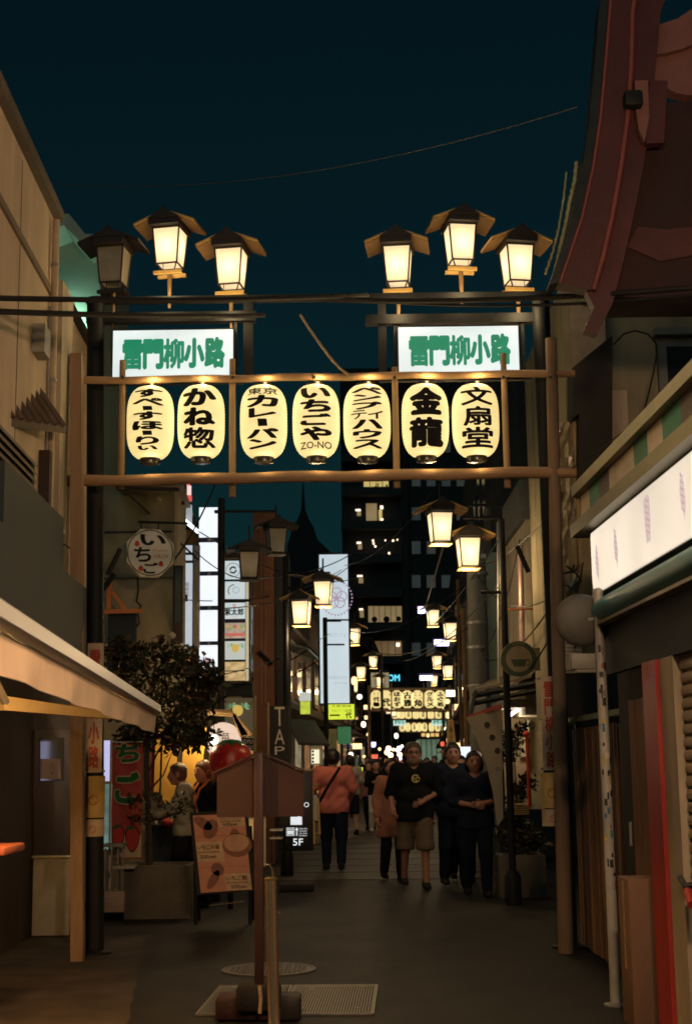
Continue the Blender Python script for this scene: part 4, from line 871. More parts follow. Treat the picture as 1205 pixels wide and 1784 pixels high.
# stacked shop signs beside the lamp pole
st = thing('sign_stack', 'stack of six lit restaurant signs beside the black lamp pole', 'sign', P(411, 1185, 20))
X0, X1, Z0, Z1 = R(391, 974, 436, 1188, 20.0)
B().box(((X0 + X1) / 2, 20.1, (Z0 + Z1) / 2), (X1 - X0, .14, Z1 - Z0)).build('casing', bluef, st, smooth=False)
pxbox(428, 1012, 433, 1186, 19.985, .03).build('edge_strip', glow('edge_strip', (.62, .55, .36), .7), st, smooth=False)
panes_ = [(977, 1009), (1013, 1044), (1050, 1078), (1085, 1112), (1117, 1149), (1153, 1186)]
sgl = [glow('stack_white', (.66, .76, .78), .8, .06, 4), glow('stack_white', (0,) * 3, 1), glow('stack_white', (0,) * 3, 1), glow('stack_food', (.50, .40, .30), .75, .45, 14), glow('stack_pale', (.60, .66, .60), .75, .06, 4), glow('stack_amber', (.62, .42, .17), .8, .5, 12)]
for (y0, y1), m_ in zip(panes_, sgl): pxbox(392, y0, 427 if y0 > 1010 else 418, y1, 19.99, .015).build('sign_panel', m_, st, smooth=False)
def ringprint(b, c, r0, r1, a0=0, a1=2 * math.pi, n=28):
    vs = [(c.x + r * math.cos(a0 + (a1 - a0) * k / n), c.y, c.z + r * math.sin(a0 + (a1 - a0) * k / n)) for r in (r0, r1) for k in range(n + 1)]
    b.raw(vs, [(k, k + 1, n + 2 + k, n + 1 + k) for k in range(n)]); return b
b = B(); c = P(406, 993, 19.985); ringprint(b, c, .10, .094, .3, 3.3); ringprint(b, c, .10, .094, 3.8, 6.2); ringprint(b, c, .052, .030, .5, 3.2); ringprint(b, c, .052, .030, 3.65, 6.3)
c = P(408, 1029, 19.985); ringprint(b, c, .09, .078, 1.6, 3.8); b.build('logo', mat('slate_print', (.05, .09, .13), .7), st, smooth=False)
b = B(); ringprint(b, P(411, 1028, 19.984), .045, .041); b.build('faint_logo', mat('grey_print', (0,) * 3), st, smooth=False)
b = B(); write(b, '紫太郎', P(408, 1066, 19.985), .27, .10, off=.03); b.build('lettering', ink, st, smooth=False)
b = B(); ringprint(b, P(408, 1055, 19.985), .022, .01); write(b, 'since', P(408, 1075, 19.985), .09, .018, off=.01); b.build('red_print', glow('lit_red_print', (.62, .10, .08), .8), st, smooth=False)
for k in range(5):
    p = P(396 + k * 6.5, 1091 + (k % 2) * 3, 19.982); B().blob(p, (.03, .004, .022), 8).build('food_print', glow(('bun_print', 'lettuce_print', 'meat_print')[k % 3], ((.62, .36, .14), (.22, .40, .10), (.50, .10, .06))[k % 3], .8, .1, 20), st)
pxbox(393, 1103, 426, 1108, 19.984, .003).build('red_band', glow('lit_red_print', (0,) * 3, 1), st, smooth=False)
def palm(b, c, s):
    for a in (-.5, .3, 1.0, 2.1, 2.8, 3.6): b.face([c, c + Vector((s * .55 * math.cos(a + .25), 0, s * .55 * math.sin(a + .25) + .12 * s)), c + Vector((s * math.cos(a), 0, s * math.sin(a) * .7)), c + Vector((s * .5 * math.cos(a - .2), 0, s * .5 * math.sin(a - .2)))])
palm_m = glow('palm_print', (.16, .42, .20), .8, .1, 20)
b = B(); palm(b, P(401, 1126, 19.985), .07); palm(b, P(419, 1126, 19.985), .07); b.build('palm_print', palm_m, st, smooth=False)
B().blob(P(410, 1129, 19.983), (.055, .003, .06), 12).build('fruit_print', glow('mango_print', (.70, .45, .08), .8, .1, 20), st)
for k in range(8): B().blob(P(397 + (k * 11) % 28, 1158 + (k * 7) % 24, 19.984), (.035, .003, .028), 8).build('dish_print', glow('dish_print', (.72, .50, .24), .8, .1, 20), st)
for y in (1150, 1168, 1186): pxbox(392, y, 427, y + 1.6, 19.975, .01).build('crossbar', black_steel, st, smooth=False)
wg = thing('poster_board', 'pale poster board with palms lettered WAGYU and 2F, under the sign stack', 'poster', P(420, 1305, 20.3))
pxbox(392, 1216, 441, 1285, 20.3, .05).build('poster', mat('poster_pale', (.42, .44, .40), .7, 0, .1, 4), wg, smooth=False)
pxbox(392, 1285.5, 441, 1308, 20.3, .05).build('black_strip', mat('poster_black', (.015, .014, .014), .7), wg, smooth=False)
pxbox(441.5, 1212, 446, 1310, 20.28, .06).build('frame_side', mat('frame_tan', (0,) * 3), wg, smooth=False)
b = B(); palm(b, P(404, 1232, 20.297), .10); palm(b, P(425, 1232, 20.297), .10); b.build('palm_print', palm_m, wg, smooth=False)
B().blob(P(414, 1238, 20.295), (.075, .003, .08), 12).build('fruit_print', mat('mango_print', (0,) * 3), wg)
b = B(); write(b, '2F', P(435, 1227, 20.297), .07, .055, off=.01); b.build('lettering', mat('slate_print', (0,) * 3), wg, smooth=False)
wp_ = mat('white_print', (.75, .74, .68), .6); b = B(); write(b, 'WAGYU', P(424, 1292, 20.296), .26, .06, off=.02); write(b, 'YAKINIKU', P(424, 1302, 20.296), .26, .05, off=.015); b.build('white_lettering', wp_, wg, smooth=False)
o = pxbox(392, 1190, 440, 1212, 20.3, .2).build('dark_sign_casing', navy, smooth=False); tag(o, 'dark unlit casing between the sign stack and the palm poster', 'casing')

# brown pillar house, dark pipe column, further fronts
hE = thing('pillar_house', 'reddish brown rendered pillar and house front right of the sign stack', 'house', (-1.9, 24, 0))
X0, X1, Z0, Z1 = R(441, 893, 480, 1330, 23.0)
pil = mat('terracotta_render', (.19, .08, .042), .85, 0, .14, 3, .2, 60, grime=.3)
B().box(((X0 + X1) / 2, 23.6, Z1 / 2), (X1 - X0, 1.2, Z1)).build('pillar', pil, hE, smooth=False)
for px in (454, 461): pxbox(px, 900, px + 2.0, 1225, 22.97, .025).build('downpipe', mat('brown_pipe', (.16, .075, .045), .5), hE, smooth=False)
B().tube([P(451, 1135, 22.9), P(474, 1157, 22.9)], .03, 6).build('stay', black_steel, hE)
X0, X1, Z0, Z1 = R(480, 958, 502, 1330, 22.8); B().box(((X0 + X1) / 2, 23.4, Z1 / 2), (X1 - X0, 1.0, Z1)).build('dark_recess', dark_m, hE, smooth=False)
for i, (y0, y1, zt, m_, lab) in enumerate(((23.2, 29.5, 4.9, olive, 'narrow plastered house front with shutters, next beyond the brown pillar'), (29.55, 37, 4.3, greyw, 'grey shop front further down the left side of the street'), (37.05, 46, 5.4, mat('dim_brown_wall', (.10, .07, .045), .85), 'brown shop front behind the tall flower logo sign'), (46.05, 58, 6.2, dark_m, 'dark shop front at the left before the second lantern gate'), (58.05, 75, 7.0, dark_m, 'dark shop front at the left beyond the second lantern gate'), (75.05, 110, 8.0, dark_m, 'dark block at the left beyond the third lantern gate'))):
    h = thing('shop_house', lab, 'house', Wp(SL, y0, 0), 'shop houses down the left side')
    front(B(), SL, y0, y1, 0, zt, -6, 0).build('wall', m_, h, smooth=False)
    front(B(), SL, y0 + .1, y1 - .1, 2.55, 2.65, .002, .55).build('canopy', dark_wood, h, smooth=False)
    front(B(), SL, y0 - .0, y1, zt + .001, zt + .1, -6, .25).build('eave', dark_wood, h, smooth=False)
    n = 3
    for k in range(n):
        ya = y0 + (y1 - y0) * (k + .25) / n; yb_ = y0 + (y1 - y0) * (k + .8) / n
        f_ = front(B(), SL, ya, yb_, 3.0, min(zt - .3, 4.3), .002, .05).build('window', mat('shutter_brown', (.20, .11, .06), .7), h, smooth=False)
        front(B(), SL, ya + .12, yb_ - .12, 3.1, min(zt - .4, 4.2), .051, .056).build('pane', glass(), f_, smooth=False)
        lit = random.random() < .55
        front(B(), SL, ya, yb_, .3, 2.3, .002, .02).build('shop_window', glow('shop_glow_%d' % (k % 3), ((.9, .50, .16), (.75, .60, .38), (.5, .22, .08))[k % 3], .40 - .1 * (k % 2), .7, 3.0) if lit else glass(), h, smooth=False)
sh_ = thing('small_canopy', 'pale green metal canopy over a window on the left, below the lit lamp pair', 'canopy', Wp(SL, 29, 3.6)); B().prism([Wp(SL, 27.5, 3.95, .01), Wp(SL, 27.5, 3.7, .75), Wp(SL, 30.5, 3.7, .75), Wp(SL, 30.5, 3.95, .01)], (0, 0, .04)).build('sheet', mat('pale_green_sheet', (.28, .33, .27), .5, .2), sh_, smooth=False)
for y in (27.6, 30.4): B().tube([Wp(SL, y, 3.3, .01), Wp(SL, y, 3.7, .7)], .015, 6).build('stay', black_steel, sh_)
yv = thing('yellow_window_sign', 'small yellow lit sign on the left front near the hand lettered black board', 'sign', P(533, 1235, 26)); pxbox(523, 1222, 540, 1244, 26, .08).build('panel', glow('yellow_sign_small', (.65, .78, .05), .75, .3, 12), yv, smooth=False); pxbox(521, 1206, 541, 1221, 26, .08).build('top_panel', glow('stack_pale', (0,) * 3, 1), yv, smooth=False)
tb = thing('hanging_board', 'black hanging board with hand lettered TAP running down it', 'board', P(487, 1330, 19)); 
pxbox(470, 1230, 503, 1345, 19.0, .04).build('board', mat('tarred_board', (0,) * 3), tb, smooth=False)
chalk = mat('chalk_white', (.62, .54, .40), .8, 0, .25, 40); b = B(); column(b, 'TAP', P(487, 1272, 18.995), .13, .66, sizes=[1.4, 1.1, .6], off=.004, gap=.16); b.build('lettering', chalk, tb, smooth=False)
pxbox(466, 1224, 469, 1340, 18.98, .03).build('edge_rod', mat('frame_tan', (0,) * 3), tb, smooth=False)

# the tall white sign with the flower logo, pole, yellow sign, green banner
YT = 30.0
X0, X1, Z0, Z1 = R(556, 965, 608, 1226, YT)
fl = thing('flower_sign', 'tall white lit sign with a pink five petal flower in a dotted ring', 'sign', ((X0 + X1) / 2, YT, Z0))
B().box(((X0 + X1) / 2, YT + .12, (Z0 + Z1) / 2), (X1 - X0 + .06, .22, Z1 - Z0 + .06)).build('casing', bluef, fl, smooth=False)
pxbox(557, 966, 607, 1225, YT, .009).build('lit_face', glow('flower_lightbox', (.62, .74, .80), .92, .16, 1.1, stretch=(1, 1, .5)), fl, smooth=False)
pkm = glow('mauve_print', (.42, .26, .40), .8); b = B(); c = P(586, 1042, YT - .005)
for k in range(5): a = math.pi / 2 + k * 2 * math.pi / 5; ringprint(b, c + Vector((.12 * math.cos(a), 0, .12 * math.sin(a))), .115, .095, n=20)
b.build('flower_print', pkm, fl, smooth=False)
for k in range(30):
    a = 2 * math.pi * k / 30; b = B(); cc = c + Vector((.33 * math.cos(a), 0, .36 * math.sin(a))); b.face([cc + Vector((.021 * math.cos(t), 0, .021 * math.sin(t))) for t in [2 * math.pi * j / 8 for j in range(8)]]); b.build('dot_print', pkm, fl, smooth=False)
b = B(); write(b, '和カフェ', P(588, 1106, YT - .005), .38, .10, off=.0); write(b, 'restaurant', P(588, 1180, YT - .005), .40, .07, off=-.005); write(b, 'dining', P(592, 1190, YT - .005), .30, .06, off=-.005); b.build('faint_lettering', glow('faint_grey_print', (.42, .50, .56), .8), fl, smooth=False)
ys_ = thing('yellow_sign', 'bright yellow lit sign lettered やきとり 一代 below the tall flower sign', 'sign', P(594, 1252, YT - 1))
pxbox(572, 1227, 617, 1253, YT - 1, .12).build('lit_box', glow('yellow_lightbox', (.72, .86, .04), .95, .06, 4), ys_, smooth=False)
b = B(); write(b, 'やきとり・一品料理', P(595, 1238, YT - 1.004), .40, .055, off=.01); write(b, '一', P(583, 1246, YT - 1.004), .20, .03, off=.02); write(b, '代', P(607, 1246, YT - 1.004), .13, .12, off=.03); b.build('lettering', ink, ys_, smooth=False)
b = B(); write(b, '大衆酒場', P(594, 1230, YT - 1.004), .40, .05, off=.01); b.build('red_lettering', mat('print_red', (0,) * 3), ys_, smooth=False)
gb = thing('green_banner', 'green cloth banner hanging left of the street below the yellow sign', 'banner', P(600, 1296, YT)); X0, X1, Z0, Z1 = R(588, 1266, 611, 1296, YT)
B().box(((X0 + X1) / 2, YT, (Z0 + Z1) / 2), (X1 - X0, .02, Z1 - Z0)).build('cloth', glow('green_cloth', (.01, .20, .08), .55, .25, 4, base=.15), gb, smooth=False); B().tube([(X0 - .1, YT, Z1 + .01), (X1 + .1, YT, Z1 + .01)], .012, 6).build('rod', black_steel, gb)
pb_ = pxbox(573, 1270, 587, 1330, YT - .2, .04).build('pale_banner', mat('pale_cloth', (.45, .42, .32), .8), smooth=False); tag(pb_, 'pale upright banner left of the green one, behind the man in red', 'banner')
ls = thing('light_box', 'small cream lit box sign behind the black 5F board', 'sign', P(550, 1332, 24)); pxbox(541, 1299, 562, 1333, 24, .18).build('casing', mat('cream_box', (.55, .50, .34), .6), ls, smooth=False)
pxbox(542.5, 1306, 556, 1330, 23.985, .014).build('lit_face', glow('cream_box_face', (.92, .86, .62), 1.0), ls, smooth=False)
for k in range(4): B().blob(P(545, 1309 + k * 6, 23.98), (.02, .003, .02), 8).build('dot_print', ink, ls)

# ------------------------------------------------------------------ shrub, planter, strawberry banner, menu board, black board, round sign lamp
leafm = [mat('leaf_dark', (.030, .028, .013), .55, 0, .35, 3, spec=.35), mat('leaf_brown', (.075, .048, .022), .6, 0, .35, 3), mat('leaf_green', (.025, .048, .015), .5, 0, .3, 3)]
def leaf_cloud(b, centers, n, s0, s1, rng, mats=3):
    vs, fs, mi = [], [], []
    for i in range(n):
        c, r = centers[rng.randrange(len(centers))]; d = Vector((rng.gauss(0, 1), rng.gauss(0, 1), rng.gauss(0, 1))).normalized() * (rng.random() ** .45)
        p = Vector(c) + Vector((d.x * r[0], d.y * r[1], d.z * r[2])); a = Vector((rng.gauss(0, 1), rng.gauss(0, 1), rng.gauss(-.2, .7))).normalized(); w = a.orthogonal().normalized(); w.rotate(Matrix.Rotation(rng.uniform(0, 6.28), 3, a))
        L = rng.uniform(s0, s1); k = len(vs); vs += [p, p + a * L * .5 + w * L * .22 + Vector((0, 0, -.01)), p + a * L, p + a * L * .5 - w * L * .22 + Vector((0, 0, -.01))]; fs.append((k, k + 1, k + 2, k + 3)); mi.append(rng.choice([0, 0, 0, 1, 1, 2][:mats * 2]))
    b.raw(vs, fs); 
    for f, m_ in zip(b.bm.faces, mi): f.material_index = m_
    return b
rng = random.Random(5)
tb_ = G(268, 1570); YT2 = 15.3
tr = thing('shrub_tree', 'dark leafy small tree in a concrete planter behind the left gate post', 'tree', (P(255, 1500, YT2).x, YT2, .45))
cs_ = [((P(x, y, YT2).x, YT2 + dy, P(x, y, YT2).z), (r, r * .9, r * .8)) for x, y, r, dy in ((225, 1150, .30, 0), (275, 1145, .33, .1), (320, 1155, .28, 0), (215, 1200, .28, -.1), (265, 1195, .36, 0), (320, 1195, .33, 0), (350, 1215, .22, .05), (235, 1240, .28, 0), (290, 1245, .32, -.1), (340, 1255, .24, 0), (250, 1275, .22, 0), (225, 1290, .18, .1), (300, 1285, .22, 0), (345, 1285, .14, 0), (355, 1170, .16, 0), (210, 1130, .18, 0), (372, 1185, .11, 0))]
leaf_cloud(B(), cs_, 3900, .05, .13, rng).build('crown', leafm, tr, smooth=False)
b = B(); f0 = Vector((P(262, 1500, YT2).x, YT2, .40)); f1 = P(258, 1400, YT2); f2 = P(255, 1330, YT2)
bark = mat('bark', (.035, .026, .018), .85, 0, .3, 8, .4, 40, stretch=(1, 1, .3))
b.tube([f0, f1, f2, P(262, 1230, YT2), P(270, 1160, YT2)], [.035, .03, .028, .02, .01], 8).build('trunk', bark, tr)
for pts in (((257, 1400), (240, 1360), (222, 1320), (212, 1270)), ((256, 1350), (275, 1310), (300, 1270), (325, 1230)), ((258, 1380), (285, 1350), (300, 1310)), ((258, 1300), (245, 1240), (230, 1180)), ((262, 1260), (290, 1220), (330, 1190), (360, 1180))):
    B().tube([P(x, y, YT2 + .02 * i) for i, (x, y) in enumerate(pts)], .014, 6, r1=.004).build('limb', bark, tr)
leaf_cloud(B(), [((P(x, y, YT2).x, YT2 - .1, P(x, y, YT2).z), (.12, .1, .1)) for x, y in ((240, 1390), (275, 1400), (310, 1405), (325, 1395), (250, 1420))], 160, .05, .09, rng).build('lower_leaves', leafm, tr, smooth=False)
def planter(x0, x1, y0, yb, Y, d, lab):
    X0, X1, Z0, Z1 = R(x0, y0, x1, yb, Y); t = thing('planter', lab, 'planter', ((X0 + X1) / 2, Y, 0)); cm = mat('planter_concrete', (.17, .15, .12), .9, 0, .25, 5, .4, 60, grime=.4)
    for c, dd in ((((X0 + X1) / 2, Y + .03, Z1 / 2), (X1 - X0, .06, Z1)), (((X0 + X1) / 2, Y + d - .03, Z1 / 2), (X1 - X0, .06, Z1)), ((X0 + .03, Y + d / 2, Z1 / 2), (.058, d - .122, Z1 - .002)), ((X1 - .03, Y + d / 2, Z1 / 2), (.058, d - .122, Z1 - .002))): B().box(c, dd, bev=.008).build('side', cm, t)
    B().box(((X0 + X1) / 2, Y + d / 2, Z1 - .06), (X1 - X0 - .12, d - .12, .05)).build('soil', mat('soil', (.03, .022, .015), .95, 0, .4, 30, .5), t, smooth=False); return X0, X1, Z1
planter(216, 332, 1508, 1582, 15.0, .6, 'grey concrete planter box of the small tree at the left')
stb = thing('steel_cabinet', 'low glass fronted steel stand with pale base between the steel post and the planter', 'stand', P(205, 1588, 14.9)); pxbox(181, 1553, 216, 1590, 14.9, .3, .01).build('base', mat('pinkish_plinth', (.38, .29, .22), .7), stb); 
for x in (182, 193, 204, 213): pxbox(x, 1478, x + 2.4, 1552, 14.95, .03).build('upright', grey_metal, stb, smooth=False)
pxbox(196, 1509, 234, 1514, 14.9, .25).build('shelf', mat('pale_tube', (0,) * 3), stb, smooth=False); pxbox(181, 1470, 216, 1476, 14.94, .2).build('top', grey_metal, stb, smooth=False)
vs_ = thing('vending_screen', 'narrow pale blue lit panel between the steel post and the strawberry banner', 'screen', P(187, 1450, 15.8)); pxbox(180, 1290, 194, 1361, 15.8, .06).build('upper_panel', glow('violet_white', (.62, .62, .95), .85), vs_, smooth=False); pxbox(180, 1366, 194, 1480, 15.82, .06).build('lower_panel', glow('aqua_panel', (.14, .26, .23), .7, .5, 6), vs_, smooth=False)
# strawberry banner (nobori)
nb_ = thing('strawberry_banner', 'pink upright banner with green characters ごいち and two strawberries beside the tree trunk', 'banner', P(220, 1497, 15.25))
YN = 15.25; X0, X1, Z0, Z1 = R(195, 1296, 248, 1496, YN); b = B(); vs = []; n = 10
for i in range(25):
    for k in range(n + 1): vs.append((X0 + (X1 - X0) * k / n, YN + .012 * math.sin(k * .9 + i * .5), Z0 + (Z1 - Z0) * i / 24))
b.raw(vs, [(i * (n + 1) + k, i * (n + 1) + k + 1, (i + 1) * (n + 1) + k + 1, (i + 1) * (n + 1) + k) for i in range(24) for k in range(n)]).build('cloth', mat('pink_cloth', (.36, .065, .055), .85, 0, .15, 4, .1), nb_)
q = lambda x, y, d=.018: P(x, y, YN - d)
pxbox(196, 1455, 246, 1494, YN - .017, .003).build('cream_print', mat('cream_print', (.50, .38, .24), .85), nb_, smooth=False)
b = B(); 
for ch, y, h in (('ち', 1312, .19), ('ご', 1372, .33)):
    write(b, ch, q(222, y, .0175), .28, h + .03, off=.075)
b.build('cream_outline', mat('cream_print', (0,) * 3), nb_, smooth=False)
b = B()
for ch, y, h in (('ち', 1312, .19), ('ご', 1372, .33)): write(b, ch, q(222, y, .019), .26, h, off=.045)
b.build('green_lettering', mat('green_print', (.015, .11, .04), .8), nb_, smooth=False)
def berry(par, c, w, h, Yoff):
    b = B(); pts = []
    for k in range(24): a = 2 * math.pi * k / 24; pts.append(c + Vector((w * math.cos(a) * (1 + .25 * math.sin(a)), -.001, h * math.sin(a))))
    b.face([c + (p_ - c) * 1.12 + Vector((0, .0006, 0)) for p_ in pts]); b.build('berry_outline', ink, par, smooth=False)
    b = B(); b.face(pts); b.build('berry_print', mat('berry_red', (.45, .04, .035), .8, 0, .2, 20), par, smooth=False)
    b = B()
    for k in range(5): a = .4 + k * .58; b.face([c + Vector((0, -.002, h * .75)), c + Vector((w * 1.0 * math.cos(a - .22), -.002, h * .8 + h * .4 * math.sin(a - .2))), c + Vector((w * 1.15 * math.cos(a), -.002, h * .85 + h * .45 * math.sin(a) - .02)), c + Vector((w * .9 * math.cos(a + .22), -.002, h * .7 + h * .3 * math.sin(a)))])
    b.build('berry_leaves', mat('green_print', (0,) * 3), par, smooth=False)
berry(nb_, q(206, 1459, .019), .058, .115, 0); berry(nb_, q(231, 1462, .0215), .066, .12, 0)
B().tube([(X0 - .015, YN, 0.0), (X0 - .015, YN, Z1 + .06)], .012, 8).build('pole', white_paint, nb_); B().tube([(X0 - .015, YN, Z1 + .02), (X1, YN, Z1 + .02)], .008, 6).build('cross_pole', white_paint, nb_)
B().box((X0 + .05, YN, .03), (.3, .3, .06), bev=.02).build('foot', mat('black_rubber', (0,) * 3), nb_)
# menu board on a dark stand
mb = thing('menu_board', 'tilted pink menu board of strawberry sweets with yen prices, leaning on a dark stand', 'menu board', P(388, 1590, 14.3))
YM = 14.3; a, b_, c_, d_ = P(336, 1421, YM), P(426, 1417, YM), P(438, 1549, YM), P(350, 1556, YM)
uu = (b_ - a).normalized(); vv = (a - d_).normalized(); wM, hM = (b_ - a).length, (a - d_).length; cM = (a + b_ + c_ + d_) / 4
B().prism([a, b_, c_, d_], (0, .02, 0)).build('sheet', mat('menu_pink', (.60, .28, .17), .7, 0, .12, 5), mb, smooth=False)
def mpt(u, v, d=.003): return cM + uu * (u * wM / 2) + vv * (v * hM / 2) + Vector((0, -d, 0))
def mrect(u0, u1, v0, v1, m_, nm, d=.002): b = B(); b.face([mpt(u0, v0, d), mpt(u1, v0, d), mpt(u1, v1, d), mpt(u0, v1, d)]); b.build(nm, m_, mb, smooth=False)
mrect(-.05, .98, .66, .98, mat('menu_cream', (.62, .42, .25), .7), 'cream_panel'); mrect(-.98, .05, -.22, .30, mat('menu_cream', (0,) * 3), 'cream_panel'); mrect(0.0, .98, -.98, -.55, mat('menu_cream', (0,) * 3), 'cream_panel')
b = B()
for s_, u, v, w, h in (('いちごショコラ', .45, .90, .42, .05), ('Strawberry Chocolat', .45, .80, .40, .03), ('600yen', .42, .71, .28, .055), ('いちご大福', -.52, .16, .42, .06), ('Strawberry Daifuku', -.52, .03, .42, .028), ('500yen', -.55, -.10, .30, .06), ('いちご飴', .45, -.66, .40, .06), ('Strawberry Candy', .45, -.78, .42, .028), ('500yen', .5, -.90, .30, .06)):
    write(b, s_, mpt(u, v, .004), wM * w, hM * h * 1.05, uu, vv, off=.014)
b.build('lettering', mat('menu_ink', (.05, .02, .015), .8), mb, smooth=False)
fd = mat('food_brown', (.27, .115, .075), .7, 0, .3, 30); fd2 = mat('food_pale', (.58, .33, .19), .7)
for u, v, w, h, an, m_ in ((-.62, .78, .16, .05, -.6, fd), (-.35, .62, .11, .10, -.5, fd), (.60, .18, .235, .115, .1, fd), (.58, .24, .20, .085, .1, fd2), (.55, .42, .075, .07, 0, fd), (-.25, -.42, .10, .065, .9, fd), (-.45, -.68, .17, .04, .95, fd)):
    b = B(); cc = mpt(u, v, .0035 if m_ is fd else .0045); b.face([cc + (uu * math.cos(an) + vv * math.sin(an)) * (w * .62 * math.cos(t)) + (vv * math.cos(an) - uu * math.sin(an)) * (h * math.sin(t)) for t in [2 * math.pi * k / 18 for k in range(18)]]); b.build('food_print', m_, mb, smooth=False)
b = B()
for v in (.44, -.36):
    for k in range(14): cc = mpt(-.85 + k * .13 if v < 0 else -.9 + k * .08, v, .0035); b.face([cc + uu * .004 + vv * .004, cc - uu * .004 + vv * .004, cc - uu * .004 - vv * .004, cc + uu * .004 - vv * .004])
b.build('dotted_lines', mat('menu_ink', (0,) * 3), mb, smooth=False)
B().prism([a + Vector((-.035, .021, .03)), b_ + Vector((.03, .021, .03)), c_ + Vector((.03, .021, -.02)), d_ + Vector((-.04, .021, -.02))], (0, .025, 0)).build('backing', mat('tarred_board', (0,) * 3), mb, smooth=False)
for x, t in ((340, .0), (436, .05)):
    p = P(x, 1440, YM + .06); B().tube([(p.x, YM + .06, p.z), (p.x + .01 - t * .3, YM + .05, .01)], .016, 8).build('leg', black_steel, mb); B().tube([(p.x, YM + .08, p.z), (p.x, YM + .5, .01)], .016, 8).build('leg', black_steel, mb)
B().tube([P(364, 1578, YM), P(424, 1571, YM)], .007, 6).build('foot_rail', steel, mb)
pxbox(430, 1422, 463, 1426, YM + .3, .03).build('back_rail', mat('pale_tube', (0,) * 3), mb, smooth=False); pxbox(459, 1424, 463, 1510, YM + .3, .03).build('back_leg', mat('pale_tube', (0,) * 3), mb, smooth=False)
# big model strawberry
sc_ = P(402, 1326, 16.0); sm = thing('strawberry_model', 'big red model strawberry with green leaves behind the brown sign', 'strawberry', sc_)
b = B(); prof = [(.0, -.34), (.10, -.31), (.19, -.20), (.235, -.05), (.24, .06), (.20, .15), (.12, .20), (0, .215)]; b.lathe([(max(r, .001), z) for r, z in prof], sc_, 28).build('fruit', mat('strawberry_red', (.42, .02, .018), .3, 0, .15, 8, .15, 60, spec=.6), sm, ang=70)
for k in range(9):
    a = 2 * math.pi * k / 9; d_ = Vector((math.cos(a), math.sin(a), 0)); s_ = d_.cross(Vector((0, 0, 1))); t0 = sc_ + Vector((0, 0, .235)); B().prism([t0, t0 + d_ * .09 + s_ * .045 - Vector((0, 0, .015)), t0 + d_ * .20 - Vector((0, 0, .09)), t0 + d_ * .09 - s_ * .045 - Vector((0, 0, .015))], (0, 0, .008)).build('leaf', mat('calyx_green', (.02, .14, .05), .5), sm, smooth=False)
for k in range(46):
    a, zz = k * 2.4, -.25 + .40 * (k / 46); i = [j for j in range(len(prof) - 1) if prof[j][1] <= zz <= prof[j + 1][1]][0]; t = (zz - prof[i][1]) / (prof[i + 1][1] - prof[i][1]); r_ = prof[i][0] + t * (prof[i + 1][0] - prof[i][0]); B().blob(sc_ + Vector((r_ * math.cos(a), r_ * math.sin(a), zz)), (.007, .007, .010), 6).build('seed', mat('seed_yellow', (.55, .36, .10), .5), sm)
B().tube([(sc_.x, 16.0, 0), (sc_.x, 16.0, sc_.z - .3)], .03, 10).build('stand', black_steel, sm)
# black 5F board
YF = 18.0; fb = thing('black_sign_board', 'black standing sign board lettered 5F with an elevator mark and arrow', 'sign', P(518, 1503, YF))
X0, X1, Z0, Z1 = R(487, 1343, 545, 1500, YF); blk = mat('board_black', (.008, .010, .012), .45, 0, .2, 6)
B().box(((X0 + X1) / 2, YF + .06, (Z0 + .12 + Z1) / 2), (X1 - X0, .12, Z1 - Z0 - .12), bev=.008).build('panel', blk, fb)
B().box(((X0 + X1) / 2, YF + .08, .05), (X1 - X0 + .02, .32, .09), bev=.02).build('base', mat('black_rubber', (0,) * 3), fb)
B().box(((X0 + X1) / 2, YF + .06, Z1 + .012), (X1 - X0 + .01, .13, .024)).build('top_trim', mat('frame_tan', (0,) * 3), fb, smooth=False)
lit_w = glow('sign_white_letters', (.85, .92, .95), .85); b = B(); f5 = lambda x, y: P(x, y, YF - .003)
write(b, '5F', f5(519, 1467), .125, .085, off=.015); write(b, 'OO', f5(529, 1402), .13, .06, off=.005); write(b, 'S', f5(521, 1410), .03, .04, off=.01); pxbox(520, 1360, 523, 1387, YF - .004, .002, b=b); pxbox(519, 1414, 522, 1423, YF - .004, .002, b=b)
b.build('lettering', lit_w, fb, smooth=False)
pxbox(506, 1423, 526, 1437, YF - .006, .004).build('lit_label', glow('label_white', (.75, .80, .86), .95, .15, 9), fb, smooth=False)
b = B(); e0_, e1_, g0, g1 = R(499, 1442, 513, 1456, YF - .004)
for (xa, xb_, za, zb_) in ((e0_, e1_, g0, g0 + .006), (e0_, e1_, g1 - .006, g1), (e0_, e0_ + .006, g0, g1), (e1_ - .006, e1_, g0, g1)): b.face([(xa, YF - .004, za), (xb_, YF - .004, za), (xb_, YF - .004, zb_), (xa, YF - .004, zb_)])
for k in range(3): xm_ = e0_ + (e1_ - e0_) * (k + .9) / 3.8; b.face([(xm_ - .009, YF - .0045, g0 + .014), (xm_ + .009, YF - .0045, g0 + .014), (xm_ + .012, YF - .0045, g0 + .062), (xm_ - .012, YF - .0045, g0 + .062)]); b.face([(xm_ + .009 * math.cos(t), YF - .0045, g0 + .078 + .009 * math.sin(t)) for t in [2 * math.pi * j / 8 for j in range(8)]])
ax = f5(517, 1449); b.face([ax + Vector(v) for v in ((-.006, 0, -.05), (.006, 0, -.05), (.006, 0, .02), (.022, 0, .02), (0, 0, .055), (-.022, 0, .02), (-.006, 0, .02))])
for k in range(4): write(b, ('Take the', 'elevator', 'to the', '5th floor')[k], f5(528, 1443.5 + k * 4), .10, .018, off=.005)
b.build('elevator_mark', lit_w, fb, smooth=False)
yst = thing('yellow_frame_stand', 'yellow steel frame of a sign stand between the black board and the man in red', 'stand', P(552, 1470, 19.2)); ym = mat('yellow_frame', (.60, .40, .12), .5, 0, .1, 5)
